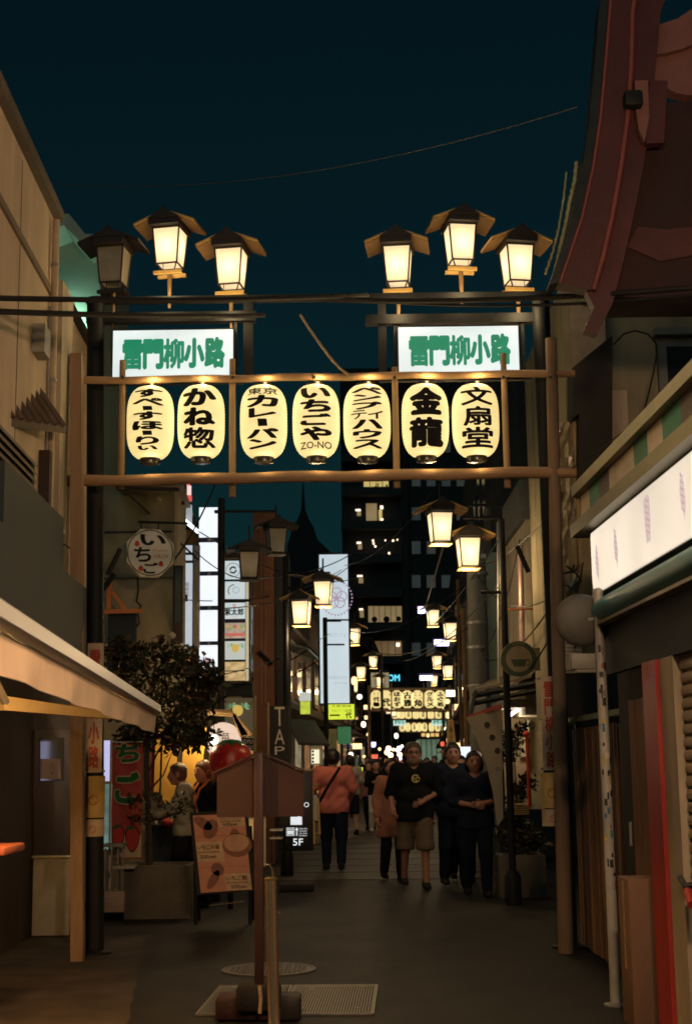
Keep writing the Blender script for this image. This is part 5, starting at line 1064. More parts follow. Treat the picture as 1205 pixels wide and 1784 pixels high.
for x0, y0, x1, y1 in ((544, 1365, 547.5, 1470), (554, 1390, 557, 1455)): B().tube([P(x0, y0, 19.2 + (x0 > 550) * .4), P(x1, y1, 19.2 + (x0 > 550) * .4)], .014, 8).build('upright', ym, yst)
for y in (1367, 1428, 1453): B().tube([P(545, y, 19.2), P(556, y, 19.6)], .010, 6).build('crossbar', ym, yst)
pxbox(547, 1385, 553, 1430, 19.35, .01).build('sheet', mat('pale_blue_sheet', (.35, .40, .42), .6), yst, smooth=False)
stl = thing('stool', 'low stool with pale rails beside the black 5F board', 'stool', P(479, 1500, 17.6))
for y in (1445, 1459): pxbox(470, y, 491, y + 3, 17.6, .3).build('rail', mat('pale_tube', (0,) * 3), stl, smooth=False)
for x in (472, 481, 489): pxbox(x, 1447, x + 2, 1500, 17.62, .02).build('leg', black_steel, stl, smooth=False)
# lit round sign and bare bulb near the tree
rsn = thing('round_sign', 'white round lit sign with a dark leaf crest behind the bare bulb', 'sign', P(390, 1288, 17.5)); cR = P(388, 1290, 17.5)
b = B().lathe([(.0, 0), (.21, 0), (.22, .02), (.22, .08), (0, .08)], (0, 0, 0), 28, cap=False); bmesh.ops.transform(b.bm, matrix=Matrix.Translation(cR) @ Matrix.Rotation(rad(-90), 4, 'X'), verts=b.bm.verts); b.build('disc', glow('round_sign_face', (.85, .62, .50), .8), rsn, ang=50)
b = B(); palm(b, P(377, 1278, 17.47), .10); write(b, '苺', P(393, 1285, 17.47), .10, .12, off=.01); b.build('crest', ink, rsn, smooth=False)
bu = thing('bare_bulb', 'bright bare bulb on a flex above the model strawberry', 'lamp', P(372, 1288, 16.6)); B().blob(P(373, 1289, 16.6), (.045, .045, .055), 12).build('bulb', glow('bare_bulb', (1.0, .78, .5), 22), bu); B().tube([P(373, 1281, 16.6), P(372, 1230, 16.6)], .005, 6).build('flex', cable_m, bu)
q_ = bpy.data.lights.new('bare_bulb_light', 'POINT'); q_.energy = 16; q_.color = (1, .66, .34); q_.shadow_soft_size = .06; qo = bpy.data.objects.new('bare_bulb_light', q_); COL.objects.link(qo); qo.location = P(373, 1289, 16.6)
q_ = bpy.data.lights.new('stall_light', 'POINT'); q_.energy = 14; q_.color = (1, .68, .36); q_.shadow_soft_size = .08; qo = bpy.data.objects.new('stall_light', q_); COL.objects.link(qo); qo.location = P(330, 1270, 16.3)
# folded market parasol and yellow awning flaps
pr2 = thing('folded_parasol', 'folded tan parasol with drooping flaps below the lamp pole', 'parasol', P(405, 1245, 17.0)); tanc = mat('tan_canvas', (.36, .25, .12), .85, 0, .2, 5, .2)
B().tube([P(362, 1240, 16.8), P(403, 1243, 17.0)], [.035, .045], 8).build('rolled_cloth', tanc, pr2)
for x in (428, 432, 440): B().prism([P(402, 1240, 17), P(409, 1244, 17), P(x, 1280, 17), P(x - 10, 1284, 17)], (.01, .03, 0)).build('flap', tanc, pr2, smooth=False)
yel = mat('yellow_cloth', (.62, .36, .06), .8, 0, .12, 4, .1)
ycl = thing('yellow_stall_cloth', 'hanging yellow cloth panels of the sweets stall behind the grey haired customer', 'cloth', P(330, 1395, 16.75))
for x0, x1, x2, x3, y1 in ((285, 312, 304, 280, 1400), (322, 360, 348, 314, 1372), (272, 281, 277, 268, 1380)): B().prism([P(x0, 1268, 16.75), P(x1, 1268, 16.75), P(x2, y1, 16.75), P(x3, y1, 16.75)], (0, .02, 0)).build('panel', yel, ycl, smooth=False)
rcl = thing('red_stall_panel', 'red panel with white marks between the tree trunk and the customer', 'panel', P(300, 1440, 16.8)); pxbox(262, 1300, 274, 1380, 16.8, .02).build('upper_panel', mat('pink_cloth', (0,) * 3), rcl, smooth=False); pxbox(289, 1365, 303, 1400, 16.8, .02).build('panel', mat('print_red', (0,) * 3), rcl, smooth=False)
b = B(); write(b, 'いちご', P(295, 1385, 16.79), .08, .12, off=.03); b.build('lettering', wp_, rcl, smooth=False)
ctr2 = thing('stall_counter', 'dark stall counter with a row of small bottles behind the planter', 'counter', P(280, 1500, 16.6)); pxbox(262, 1440, 345, 1530, 16.6, .4).build('front', navy, ctr2, smooth=False); pxbox(258, 1436, 348, 1441, 16.55, .5).build('top', dark_wood, ctr2, smooth=False)
for k, x in enumerate((264, 271, 300, 316)): o = B().lathe([(.022, 0), (.024, .08), (.010, .11), (.010, .14)], P(x, 1436, 16.62), 10).build('bottle', mat('bottle_%d' % (k % 2), ((.20, .35, .25), (.45, .42, .32))[k % 2], .15), None); tag(o, ('small green bottle on the stall counter, nearest the tree trunk', 'small clear bottle on the stall counter, next to the green one by the trunk', 'small green bottle on the stall counter below the customer', 'small clear bottle on the stall counter under the customer\'s elbow')[k], 'bottle', 'bottles on the stall counter')
ap = B().blob(P(292, 1433, 16.55), (.07, .05, .05), 10).build('red_flower_pot', mat('print_red', (0,) * 3)); tag(ap, 'round red pot on the stall counter left of the menu board', 'pot')

# ------------------------------------------------------------------ lamp poles down the street and their lamps
def lpole(x, ytop, Y, w, arms, lab):
    X0, X1, _, Zt = R(x - w / 2, ytop, x + w / 2, ytop + 30, Y); xc = (X0 + X1) / 2; t = thing('lamp_pole', lab, 'lamp pole', (xc, Y, 0))
    B().lathe([((X1 - X0) / 2, 0), ((X1 - X0) / 2, Zt)], (xc, Y, 0), 12).build('pole', black_steel, t); B().lathe([(.09, 0), (.09, .3), (.06, .36)], (xc, Y, 0), 12).build('base', black_steel, t)
    for x1_, y_ in arms: B().tube([(xc, Y, P(x, y_, Y).z), P(x1_, y_, Y)], .018, 8).build('arm', black_steel, t)
    return t
lpole(386, 868, 18.0, 12, ((482, 891), (438, 1046)), 'black lamp pole at the left carrying the two unlit lamps')
lpole(497, 962, 20.5, 9, ((575, 998), (532, 1024)), 'black lamp pole against the recess right of the brown pillar')
lpole(566, 1076, 30.0, 8, ((622, 1080), (594, 1082), (600, 1123)), 'black lamp pole standing before the tall flower sign')
lpole(873, 905, 16.0, 12, ((765, 880), (806, 902), (836, 1032)), 'black lamp pole at the right between the lantern gate and the round cup sign')
LG = 'lantern lamps hung along the street'
for x, yb, Y, lit, rz, s, lab in (
    (434, 1008, 18, False, .1, 1.0, 'unlit hung lamp with greenish glass, in front of the sign stack'), (481, 964, 19.3, False, .25, 1.0, 'unlit hung lamp with greenish glass, beside the top of the brown pillar'),
    (525, 1088, 20.5, True, -.15, 1.0, 'lit hung lamp right of the dark recess, the lower of a pair'), (563, 1054, 20.5, True, -.1, 1.0, 'lit hung lamp overlapping the pink flower logo'),
    (591, 1146, 30.5, True, -.1, 1.0, 'lit hung lamp before the white face of the flower sign'), (617, 1122, 31.5, True, -.1, 1.0, 'lit hung lamp at the right edge of the flower sign'),
    (767, 945, 16.0, True, .15, 1.0, 'lit hung lamp at the upper right, the higher of the big pair'), (816, 988, 16.4, True, .12, 1.0, 'lit hung lamp before the top of the utility pole, the lower of the big pair'),
    (754, 1090, 31.0, True, .1, 1.0, 'lit hung lamp beside the upper violet tube'), (784, 1114, 29.5, True, .1, 1.0, 'lit hung lamp right of the upper violet tube, nearest the timber poles'),
    (761, 1163, 42, True, .1, 1.0, 'lit hung lamp over the right end of the second gate, the left of two'), (780, 1181, 40, True, .1, 1.0, 'lit hung lamp over the right end of the second gate, the right of two'),
    (650, 1163, 43, True, -.1, 1.0, 'lit hung lamp over the left end of the second gate, the upper one'), (629, 1183, 40, True, -.1, 1.0, 'lit hung lamp over the left end of the second gate, the lower one'),
    (662, 1196, 52, True, -.1, 1.0, 'lit hung lamp just over the first lantern of the second gate'), (756, 1193, 54, True, .1, 1.0, 'lit hung lamp beside the lowest violet tube'),
    (618, 1206, 60, True, 0, 1.1, 'small lit lamp beside the lower right edge of the flower sign'), (619, 1265, 62, True, 0, 1.1, 'small lit lamp beside the green banner'), (613, 1288, 58, True, 0, 1.1, 'small lit lamp under the green banner'),
    (686, 1248, 74, True, 0, 1.2, 'small lit lamp at the left end of the third lantern row'), (676, 1244, 70, True, 0, 1.1, 'small lit lamp left of the third lantern row'), (768, 1240, 70, True, 0, 1.1, 'small lit lamp at the right end of the third lantern row')):
    lamp(x, yb, Y, 'hung', lab, LG, lit, rz, s)
    if Y > 38: pass
# poles for the far lamps
for x, Y, yt, arms, lab in ((664, 42, 1140, ((652, 1146), (630, 1166)), 'thin lamp pole at the left before the second lantern gate'), (798, 31, 1058, ((756, 1064), (784, 1090)), 'timber coloured lamp pole at the right beside the upper violet tube'), (793, 42, 1135, ((762, 1146), (780, 1166)), 'thin lamp pole at the right before the second lantern gate')): lpole(x, yt, Y, 5, arms, lab)

# ================================================================== beyond the gate, right side
up = thing('utility_pole', 'grey concrete utility pole at the right with bands and cables', 'pole', P(842, 1420, 21))
xt, xb = P(828, 960, 21), P(836, 1330, 21); conc = mat('pole_concrete', (.24, .23, .20), .85, 0, .18, 4, .2, 60, grime=.45)
B().tube([(xb.x + .02, 21, 0), (xt.x, 21, xt.z)], [.165, .14], 20).build('shaft', conc, up)
for py in (1000, 1085, 1128, 1195): B().lathe([(.158, -.02), (.160, 0), (.158, .02)], (P(831, py, 21).x, 21, P(831, py, 21).z), 20).build('band', grey_metal, up)
pxbox(818, 1195, 846, 1245, 20.8, .05).build('sheath', mat('pale_sheath', (.42, .38, .30), .7, grime=.3), up, smooth=False)
pxbox(815, 965, 846, 972, 20.85, .3).build('cross_arm', grey_metal, up, smooth=False)
hG = thing('green_grey_house', 'greenish grey plain house wall behind the utility pole', 'house', P(860, 1330, 23)); X0, X1, Z0, Z1 = R(838, 965, 880, 1330, 22.5)
B().prism([P(838, 985, 22.5), P(852, 962, 22.5), P(885, 962, 22.5), P(885, 1340, 22.5), P(838, 1340, 22.5)], (0, 3, 0)).build('wall', mat('green_grey_wall', (.22, .25, .19), .85, 0, .12, 2, .2, 60, grime=.3), hG, smooth=False)
hH = thing('narrow_cream_house', 'narrow cream house corner with a pinkish downpipe behind the right steel post', 'house', P(920, 1330, 17)); 
B().prism([P(915, 905, 17.2), P(975, 905, 17.2), P(975, 1245, 17.2), P(915, 1245, 17.2)], (0, 3, 0)).build('wall', cream2, hH, smooth=False); pxbox(905, 835, 932, 905, 17.3, 2).build('upper_wall', mat('dim_grey', (.12, .12, .11), .8), hH, smooth=False)
B().tube([P(905, 950, 17.0), P(909, 1130, 17.0)], .035, 10).build('downpipe', mat('pink_pipe', (.40, .26, .24), .35, .2), hH); B().tube([P(866, 910, 17), P(868, 1200, 17)], .012, 6).build('conduit', grey_metal, hH)
B().tube([P(880, 1062, 16.8), P(938, 1060, 16.8)], .014, 6).build('stay', mat('rust', (.22, .08, .04), .8), hH)
for i, (y0, y1, zt, lab) in enumerate(((24, 31, 8.2, 'dark house front behind the utility pole on the right'), (31.05, 42, 9.0, 'dark house front by the upper violet tube on the right'), (42.05, 58, 9.0, 'dark house front on the right before the second lantern gate'), (58.05, 80, 9.5, 'dark block on the right beyond the second lantern gate'), (80.05, 112, 10.5, 'dark block on the right beyond the third lantern gate'))):
    h = thing('shop_house', lab, 'house', Wp(SR, y0, 0), 'shop houses down the right side'); front(B(), SR, y0, y1, 0, zt, 0, 6).build('wall', dark_m, h, smooth=False); front(B(), SR, y0 + .1, y1 - .1, 2.6, 2.72, -.5, -.002).build('canopy', dark_wood, h, smooth=False)
    for k in range(3):
        ya = y0 + (y1 - y0) * (k + .2) / 3; yb_ = y0 + (y1 - y0) * (k + .75) / 3
        for zf in (3.3, 5.9):
            if zf + 1.2 < zt: f_ = front(B(), SR, ya, yb_, zf, zf + 1.3, -.05, -.002).build('window', dark_wood, h, smooth=False); front(B(), SR, ya + .1, yb_ - .1, zf + .08, zf + 1.2, -.056, -.051).build('pane', glass(), f_, smooth=False)
        front(B(), SR, ya, yb_, .3, 2.3, -.02, -.002).build('shop_window', glow('shop_glow_%d' % (k % 3), (.6, .3, .1), .3) if (k + i) % 2 else glass(), h, smooth=False)
for x, Y, yt, yb, w, lab in ((797, 27, 1010, 1330, 6, 'brown timber pole at the right beyond the utility pole, thinner of two'), (806, 24, 1060, 1330, 8, 'brown timber pole at the right next to the utility pole, thicker of two')):
    X0, X1, _, Zt = R(x - w / 2, yt, x + w / 2, yt + 40, Y); o = B().tube([((X0 + X1) / 2, Y, 0), ((X0 + X1) / 2, Y, Zt)], (X1 - X0) / 2, 10).build('timber_pole', mat('orange_timber', (.26, .13, .05), .7, 0, .25, 5)); tag(o, lab, 'pole')
# round cup sign
cpn = thing('cup_sign', 'round cream sign with dark green ring and cup beside the right steel post', 'sign', P(903, 1148, 15)); cC = P(903, 1148, 15.0); rC = .19
b = B().lathe([(0, 0), (rC, 0), (rC, .07), (0, .07)], (0, 0, 0), 32, cap=False); bmesh.ops.transform(b.bm, matrix=Matrix.Translation(cC) @ Matrix.Rotation(rad(-90), 4, 'X'), verts=b.bm.verts); b.build('disc', mat('cup_sign_cream', (.30, .25, .15), .6), cpn, ang=50)
gr_ = mat('cup_green', (.06, .085, .045), .7); b = B(); ringprint(b, cC + Vector((0, -.004, 0)), rC * .98, rC * .72, n=36); b.face([cC + Vector((x * rC, -.0045, z * rC)) for x, z in ((-.45, -.02), (.45, -.02), (.34, -.42), (-.28, -.42))]); ringprint(b, cC + Vector((.42 * rC, -.0045, -.2 * rC)), .04, .026, -1.5, 1.5, 12); b.build('ring_and_cup', gr_, cpn, smooth=False)
b = B(); write(b, 'COFFEE', cC + Vector((0, -.006, rC * .84)), .14, .028, off=.01); write(b, '♨', cC + Vector((0, -.006, rC * .30)), .05, .06, off=.0); b.build('lettering', mat('cup_sign_cream', (0,) * 3), cpn, smooth=False)
pxbox(920, 1128, 940, 1168, 15.02, .05).build('mount', mat('cup_sign_cream', (0,) * 3), cpn, smooth=False)
# awnings, banner, shop with red post
a1 = thing('side_awning', 'small dark awning frame over the dotted banner on the right', 'awning', P(855, 1215, 17)); 
for x0, y0, x1, y1, r_ in ((824, 1212, 935, 1190, .035), (822, 1226, 940, 1202, .03), (828, 1205, 818, 1250, .025)): B().tube([P(x0, y0, 17), P(x1, y1, 16.6)], r_, 8).build('frame_tube', black_steel, a1)
B().prism([P(826, 1206, 17), P(925, 1180, 16.6), P(945, 1160, 17.6), P(850, 1190, 18.2)], (0, 0, .03)).build('cloth', mat('dusty_cloth', (.10, .085, .06), .9), a1, smooth=False)
B().prism([P(812, 1247, 16.4), P(872, 1226, 16.2), P(874, 1233, 16.2), P(814, 1252, 16.4)], (0, .05, 0)).build('red_trim', mat('awning_red', (.36, .08, .05), .6), a1, smooth=False)
db = thing('dotted_banner', 'beige triangular cloth with dark dots hanging behind the dark clothed couple', 'banner', P(860, 1420, 16.3))
pts = [(812, 1250), (873, 1234), (876, 1425), (866, 1440), (858, 1380), (846, 1330), (830, 1290)]
B().prism([P(x, y, 16.3) for x, y in pts], (0, .012, 0)).build('cloth', mat('beige_cloth', (.33, .29, .20), .85, 0, .1, 3, .15, 40), db, smooth=False)
for x, y in ((848, 1263), (857, 1285), (866, 1308)): c = P(x, y, 16.296); b = B(); b.face([c + Vector((.034 * math.cos(t), 0, .036 * math.sin(t))) for t in [2 * math.pi * j / 14 for j in range(14)]]); b.build('dot', mat('dot_brown', (.05, .035, .03), .8), db, smooth=False)
b = B(); ringprint(b, P(867, 1340, 16.296), .022, .016); b.build('ring_print', mat('dot_brown', (0,) * 3), db, smooth=False)
cp = thing('corner_cafe', 'small lit shop interior with a fluorescent tube behind the red post', 'shop', P(915, 1330, 18.5))
pxbox(878, 1228, 945, 1410, 18.6, .1).build('back_wall', mat('lit_back_wall', (.46, .36, .22), .8, 0, .25, 5, .1), cp, smooth=False); pxbox(878, 1218, 950, 1232, 17.2, 1.4).build('ceiling_board', mat('pale_sheath', (0,) * 3), cp, smooth=False)
B().tube([P(886, 1247, 17.6), P(903, 1235, 17.8)], .022, 8).build('tube_lamp', glow('violet_tube', (.80, .74, 1.0), 5), cp); pxbox(896, 1320, 917, 1400, 18.4, .1).build('cupboard', mat('tan_cupboard', (.42, .31, .20), .7), cp, smooth=False); B().prism([P(915, 1255, 18.3), P(922, 1255, 18.3), P(920, 1318, 18.3), P(905, 1318, 18.3)], (0, .05, 0)).build('folded_cloth', mat('pale_cloth', (0,) * 3), cp, smooth=False)
q_ = bpy.data.lights.new('cafe_light', 'POINT'); q_.energy = 9; q_.color = (1, .78, .5); q_.shadow_soft_size = .1; qo = bpy.data.objects.new('cafe_light', q_); COL.objects.link(qo); qo.location = P(898, 1262, 17.8)
rpst = thing('red_post', 'slim bright red post with a round knob before the lit shop', 'post', P(920, 1400, 16.2)); B().tube([P(917, 1275, 16.2), P(922, 1405, 16.2)], .022, 10).build('shaft', mat('bright_red', (.62, .07, .03), .4), rpst); B().blob(P(916, 1279, 16.2), .038, 12).build('knob', mat('bright_red', (0,) * 3), rpst)
pl4 = planter(870, 951, 1490, 1557, 16.8, .5, 'grey concrete planter box at the right beside the dark clothed couple')
shb = thing('dark_shrub', 'dark leggy shrub in the right planter before the lit shop', 'shrub', P(905, 1490, 16.9)); rng = random.Random(8)
leaf_cloud(B(), [((P(x, y, 17).x, 17.0, P(x, y, 17).z), (.14, .12, .11)) for x, y in ((888, 1280), (905, 1272), (893, 1300), (882, 1315), (905, 1370), (917, 1362), (898, 1385), (890, 1420), (905, 1440), (880, 1450), (925, 1455), (900, 1475), (935, 1470))], 1300, .05, .10, rng).build('foliage', leafm, shb, smooth=False)
for x, y in ((893, 1290), (908, 1370), (890, 1420)): B().tube([P(900, 1500, 17), P(903, 1430, 17), P(x, y, 17)], .012, 6, r1=.005).build('stem', bark, shb)
bkt = thing('basket', 'shallow woven basket shelf below the red post', 'basket', P(908, 1413, 16.3)); 
for k in range(5): pxbox(890 + k, 1401 + k * 4, 925 - k, 1403 + k * 4, 16.25, .2).build('strip', mat('wicker', (.45, .30, .10), .7), bkt, smooth=False)

# ------------------------------------------------------------------ far lantern gates, tower block, end of the street
def fargate(Y, xs, ytop, ybot, texts, lab, sc):
    g = thing('lantern_gate', lab, 'gate', (P((xs[0] + xs[-1]) / 2, ytop, Y).x, Y, 0)); x0, x1 = xs[0] - 16 * 58 / Y, xs[-1] + 20 * 58 / Y
    for y in (ytop - 2, ybot + 5): B().tube([P(x0, y, Y), P(x1, y, Y)], .05, 8).build('rail', woodh, g)
    for x in (x0 + 3, x1 - 3): p = P(x, ytop - 8, Y); B().tube([(p.x, Y, 0), p], .07, 8).build('gate_post', wood, g)
    for x in ((xs[1] + xs[2]) / 2, (xs[4] + xs[5]) / 2): B().tube([P(x, ytop - 12, Y), P(x, ybot + 9, Y)], .035, 6).build('upright', wood, g)
    for i, x in enumerate(xs):
        p = P(x, ytop, Y); lantern((p.x, Y + .1, p.z + .02), texts[i] if texts else None, 'far paper lantern of the second gate lettered ' + ''.join(r[0] for r in texts[i]) + ', ' + ('leftmost of its row', 'second from the left', 'third from the left', 'in the middle of the row', 'third from the right', 'second from the right', 'rightmost of its row')[i], 'paper lanterns of the second gate' if texts else 'paper lanterns of the farthest gates', 12, sc, 10)
fargate(58, (655, 672, 691, 709, 727, 748, 766), 1202, 1233, [[('三', 1, .6), ('代', 1, .6), ('輪', 1, .6)], [('一', .7, .72), ('代', 1, .72)], [('ほ', 1, .6), ('お', 1, .6), ('ず', 1, .6)], [('古', 1, .72), ('雅', 1, .72)], [('三', 1, .72), ('角', 1, .72)], [('グ', 1, .6), ('ル', 1, .6), ('メ', 1, .6)], [('ふ', 1, .6), ('ぐ', 1, .6), ('処', 1, .6)]], 'second timber lantern gate further down the street', 1.12)
def fargate2(Y, xs, ytop, ybot, lab, glabel, sc):
    g = thing('lantern_gate', lab, 'gate', (P(715, ytop, Y).x, Y, 0)); x0, x1 = xs[0] - 9, xs[-1] + 9
    for y in (ytop - 1, ybot + 3): B().tube([P(x0, y, Y), P(x1, y, Y)], .06, 8).build('rail', woodh, g)
    for x in (x0 + 1, x1 - 1): p = P(x, ytop - 4, Y); B().tube([(p.x, Y, 0), p], .08, 8).build('gate_post', wood, g)
    for i, x in enumerate(xs):
        p = P(x, ytop, Y); t = lantern((p.x, Y + .1, p.z + .02), None, glabel, glabel + ' row', 12, sc, 10)
        if i % 2 == 0:
            b = B(); column(b, '王将', (p.x, Y - .16 * sc, p.z - .3 * sc), .2 * sc, .38 * sc, off=.02); b.build('lettering', ink, t, smooth=False)
fargate2(92, (688, 699, 711, 724, 736, 750, 763), 1236, 1250, 'third timber lantern gate, seen under the second', 'small far paper lantern in the third gate\'s row', 1.0)
fargate2(112, (700, 710, 721, 730, 739, 751, 762), 1259, 1273, 'fourth and farthest timber lantern gate between two green lettered signs', 'tiny far paper lantern in the fourth gate\'s row', 1.05)
for x0, x1, lab in ((685, 706, 'left'), (752, 773, 'right')):
    t = thing('street_name_box', 'tiny far lit sign box with green characters on the farthest gate, its %s one' % lab, 'sign', P(x0, 1263, 100)); pxbox(x0, 1254, x1, 1264, 100, .2).build('lit_face', glow('far_sign', (.62, .82, .76), .9), t, smooth=False); b = B(); write(b, '雷門柳小路', P((x0 + x1) / 2, 1258, 99.99), .66, .26, off=.03); b.build('lettering', green_lit, t, smooth=False)
# violet tubes over the right-hand shops
for x0, x1, y, Y, lab in ((728, 757, 1063, 34, 'violet white fluorescent tube at the right, highest of three'), (756, 781, 1120, 38, 'violet white fluorescent tube at the right, middle of three'), (731, 753, 1181, 50, 'violet white fluorescent tube at the right, lowest of three')):
    t = thing('tube_light', lab, 'lamp', P(x0, y, Y)); B().tube([P(x0, y, Y), P(x1, y, Y)], .08, 8).build('tube', glow('violet_street_tube', (.66, .58, 1.0), 6.0), t); pxbox(x0 - 2, y - 8, x1 + 14, y - 5, Y, .25).build('hood', mat('violet_hood', (.10, .08, .12), .7), t, smooth=False)
    B().tube([P(x1 + 10, y - 6, Y), P(x1 + 40, y - 14, Y + 1)], .02, 6).build('arm', black_steel, t)
# tower block
tw = thing('tower_block', 'dark high rise block at the end of the street with a few lit windows', 'building', P(750, 1320, 140)); YW = 140.0
X0, X1, Z0, Z1 = R(596, 640, 905, 1320, YW)
B().box(((X0 + X1) / 2, YW + 10, Z1 / 2), (X1 - X0, 20, Z1)).build('wall', mat('tower_wall', (.022, .022, .021), .85, 0, .3, .3), tw, smooth=False)
for k in range(10): y = 700 + k * 59; pxbox(594, y + 30, 700, y + 44, YW - 1.4, 1.38).build('balcony', mat('tower_balcony', (.035, .034, .03), .8), tw, smooth=False)
pxbox(700, 655, 712, 1320, YW - .8, .78).build('stair_shaft', mat('tower_wall', (0,) * 3), tw, smooth=False)
warmw = [glow('tower_window_yellow', (.80, .58, .17), .75, .25, .8), glow('tower_window_tan', (.30, .20, .08), .75, .15, .8), glow('tower_window_dim', (.22, .12, .035), .6, .5, .7), glow('tower_spot', (1.0, .78, .55), 2.2)]
def win(x0, y0, x1, y1, m_, mull=0):
    f_ = pxbox(x0 - 1, y0 - 1, x1 + 1, y1 + 1, YW - .05, .04).build('window', dark_wood, tw, smooth=False); n = mull + 1
    for k in range(n): pxbox(x0 + (x1 - x0) * k / n + .5, y0, x0 + (x1 - x0) * (k + 1) / n - .5, y1, YW - .09, .03).build('pane', m_, f_, smooth=False)
win(633, 838, 677, 857, warmw[0], 3); win(637, 877, 657, 915, warmw[1]); win(659, 888, 666, 915, warmw[0]); win(621, 889, 629, 899, warmw[1]); win(623, 948, 631, 957, warmw[1]); win(624, 1006, 633, 1016, warmw[1]); win(626, 1062, 634, 1076, warmw[1])
win(641, 1056, 700, 1098, warmw[1], 5); win(652, 1117, 700, 1146, warmw[2], 3)
sil = mat('window_silhouette', (.006, .006, .006), .9)
for x, y, r in ((652, 1079, 5), (673, 1079, 5.5), (694, 1078, 4.5)): b = B(); b.blob(P(x, y, YW - 1.0), (r * .056,) * 3, 12); b.build('hanging_globe', sil, tw)
for x, y, w in ((653, 852, 3), (657, 848, 2), (672, 850, 3)): pxbox(x, y - 6, x + w, 857, YW - .2, .1).build('balcony_chair', sil, tw, smooth=False)
for k in range(9): pxbox(643 + k * 6.5, 1086, 644 + k * 6.5, 1098, YW - 1.2, .1).build('baluster', sil, tw, smooth=False)
pxbox(641, 1085, 702, 1086.4, YW - 1.22, .15).build('handrail', sil, tw, smooth=False)
for x, y, w in ((619, 887, 9), (621, 944, 8), (622, 1002, 9), (625, 1060, 7), (612, 915, 10), (614, 974, 9), (618, 1034, 9), (600, 915, 2), (648, 940, 3), (649, 945, 3), (652, 950, 3), (683, 940, 3), (691, 939, 2), (670, 940, 2), (662, 881, 5), (663, 903, 4), (676, 962, 3), (690, 1120, 6)):
    pxbox(x, y, x + w, y + (2.4 if w > 6 else w), YW - 1.0, .3).build('wall_lamp', warmw[3], tw, smooth=False)
sgc = thing('cyan_sign', 'small cyan lit sign lettered COM over the second gate', 'sign', P(684, 1188, 120)); b = B(); write(b, 'COM', P(681, 1181, 119.9), 1.45, .55, off=.03); b.build('lettering', glow('cyan_letters', (.10, .62, .80), 1.6), sgc, smooth=False); pxbox(660, 1174, 700, 1189, 120, .3).build('panel', navy, sgc, smooth=False)
lpn = thing('lattice_window_house', 'house gable with a warm lit lattice window left of the second gate', 'house', P(662, 1320, 70)); pxbox(640, 1165, 679, 1320, 70, 3).build('wall', dark_m, lpn, smooth=False); f_ = pxbox(645, 1170, 678, 1200, 69.9, .09).build('window', dark_wood, lpn, smooth=False)
for k in range(4): pxbox(646 + k * 8, 1172, 653 + k * 8, 1198, 69.86, .03).build('pane', glow('lattice_glow', (.55, .42, .22), .6, .4, 3), f_, smooth=False)
lpn.location.y += 0
# end of street shop front, canopy, blue lights, upright board, low awning
es = thing('end_shop', 'pale green shop front closing the far end of the street', 'shop', P(752, 1340, 118)); pxbox(728, 1288, 775, 1342, 118, 2).build('wall', glow('end_shop_glow', (.20, .30, .19), .55, .35, .6), es, smooth=False); pxbox(700, 1274, 778, 1288, 117, 2.5).build('canopy', dark_m, es, smooth=False)
for k in range(5): pxbox(733 + k * 9, 1289, 734.2 + k * 9, 1338, 117.9, .1).build('mullion', dark_m, es, smooth=False)
for k in range(4): pxbox(734 + k * 8, 1276, 740 + k * 8, 1283, 116.8, .2).build('amber_pane', glow('amber_pane', (.85, .50, .15), 1.0), es, smooth=False)
bls = thing('blue_sign', 'blue white lit fascia sign on the left below the second gate', 'sign', P(655, 1262, 88)); pxbox(643, 1253, 662, 1262, 88, .3).build('lit_face', glow('blue_fascia', (.45, .66, .95), 1.1), bls, smooth=False)
ub = thing('upright_board', 'tan upright board with dark characters on the right beyond the couple', 'board', P(785, 1300, 34)); B().prism([P(779, 1254, 34), P(789, 1254, 34), P(794, 1299, 34), P(778, 1299, 34)], (0, .1, 0)).build('board', mat('tan_board', (.48, .32, .14), .7), ub, smooth=False)
b = B(); column(b, '三角ふぐ', P(785, 1277, 33.99), .09, .52, off=.01); b.build('lettering', ink, ub, smooth=False)
la = thing('low_awning', 'small orange tan awning edge at the right end of the street', 'awning', P(770, 1312, 45)); B().prism([P(762, 1311, 45), P(780, 1304, 45), P(780, 1312, 45)], (0, 1, 0)).build('cloth', mat('orange_cloth', (.55, .28, .12), .8), la, smooth=False)
wls = thing('white_lit_sign', 'white lit standing sign glowing behind the heads of the dark clothed couple', 'sign', P(806, 1400, 22)); pxbox(781, 1301, 826, 1345, 22, .15).build('lit_face', glow('white_standing_sign', (.80, .90, 1.0), 1.1), wls, smooth=False); pxbox(779, 1345, 828, 1420, 22, .15).build('base', bluef, wls, smooth=False)
stv = thing('bulb_stall', 'stall cluster of bright bulbs behind the man in the black shirt', 'stall', P(684, 1325, 50)); random.seed(4)
for k in range(10): p = P(672 + random.uniform(0, 26), 1306 + random.uniform(-4, 18), 50 + random.uniform(-1, 1)); B().blob(p, random.uniform(.05, .10), 8).build('bulb', glow('stall_bulb_%d' % (k % 2), ((.78, .72, 1.0), (1, .62, .3))[k % 2], 4.5), stv)
pxbox(668, 1322, 700, 1345, 51, .5).build('counter', mat('orange_cloth', (0,) * 3), stv, smooth=False)
yw = thing('yellow_floor_sign', 'bright yellow tapering floor sign beyond the man in red', 'sign', P(629, 1372, 36)); B().prism([P(622, 1337, 36), P(632, 1337, 36), P(631, 1352, 36), P(628.5, 1371, 36), P(626, 1371, 36), P(623, 1350, 36)], (0, .1, 0)).build('panel', glow('yellow_lightbox', (0,) * 3, 1), yw, smooth=False)
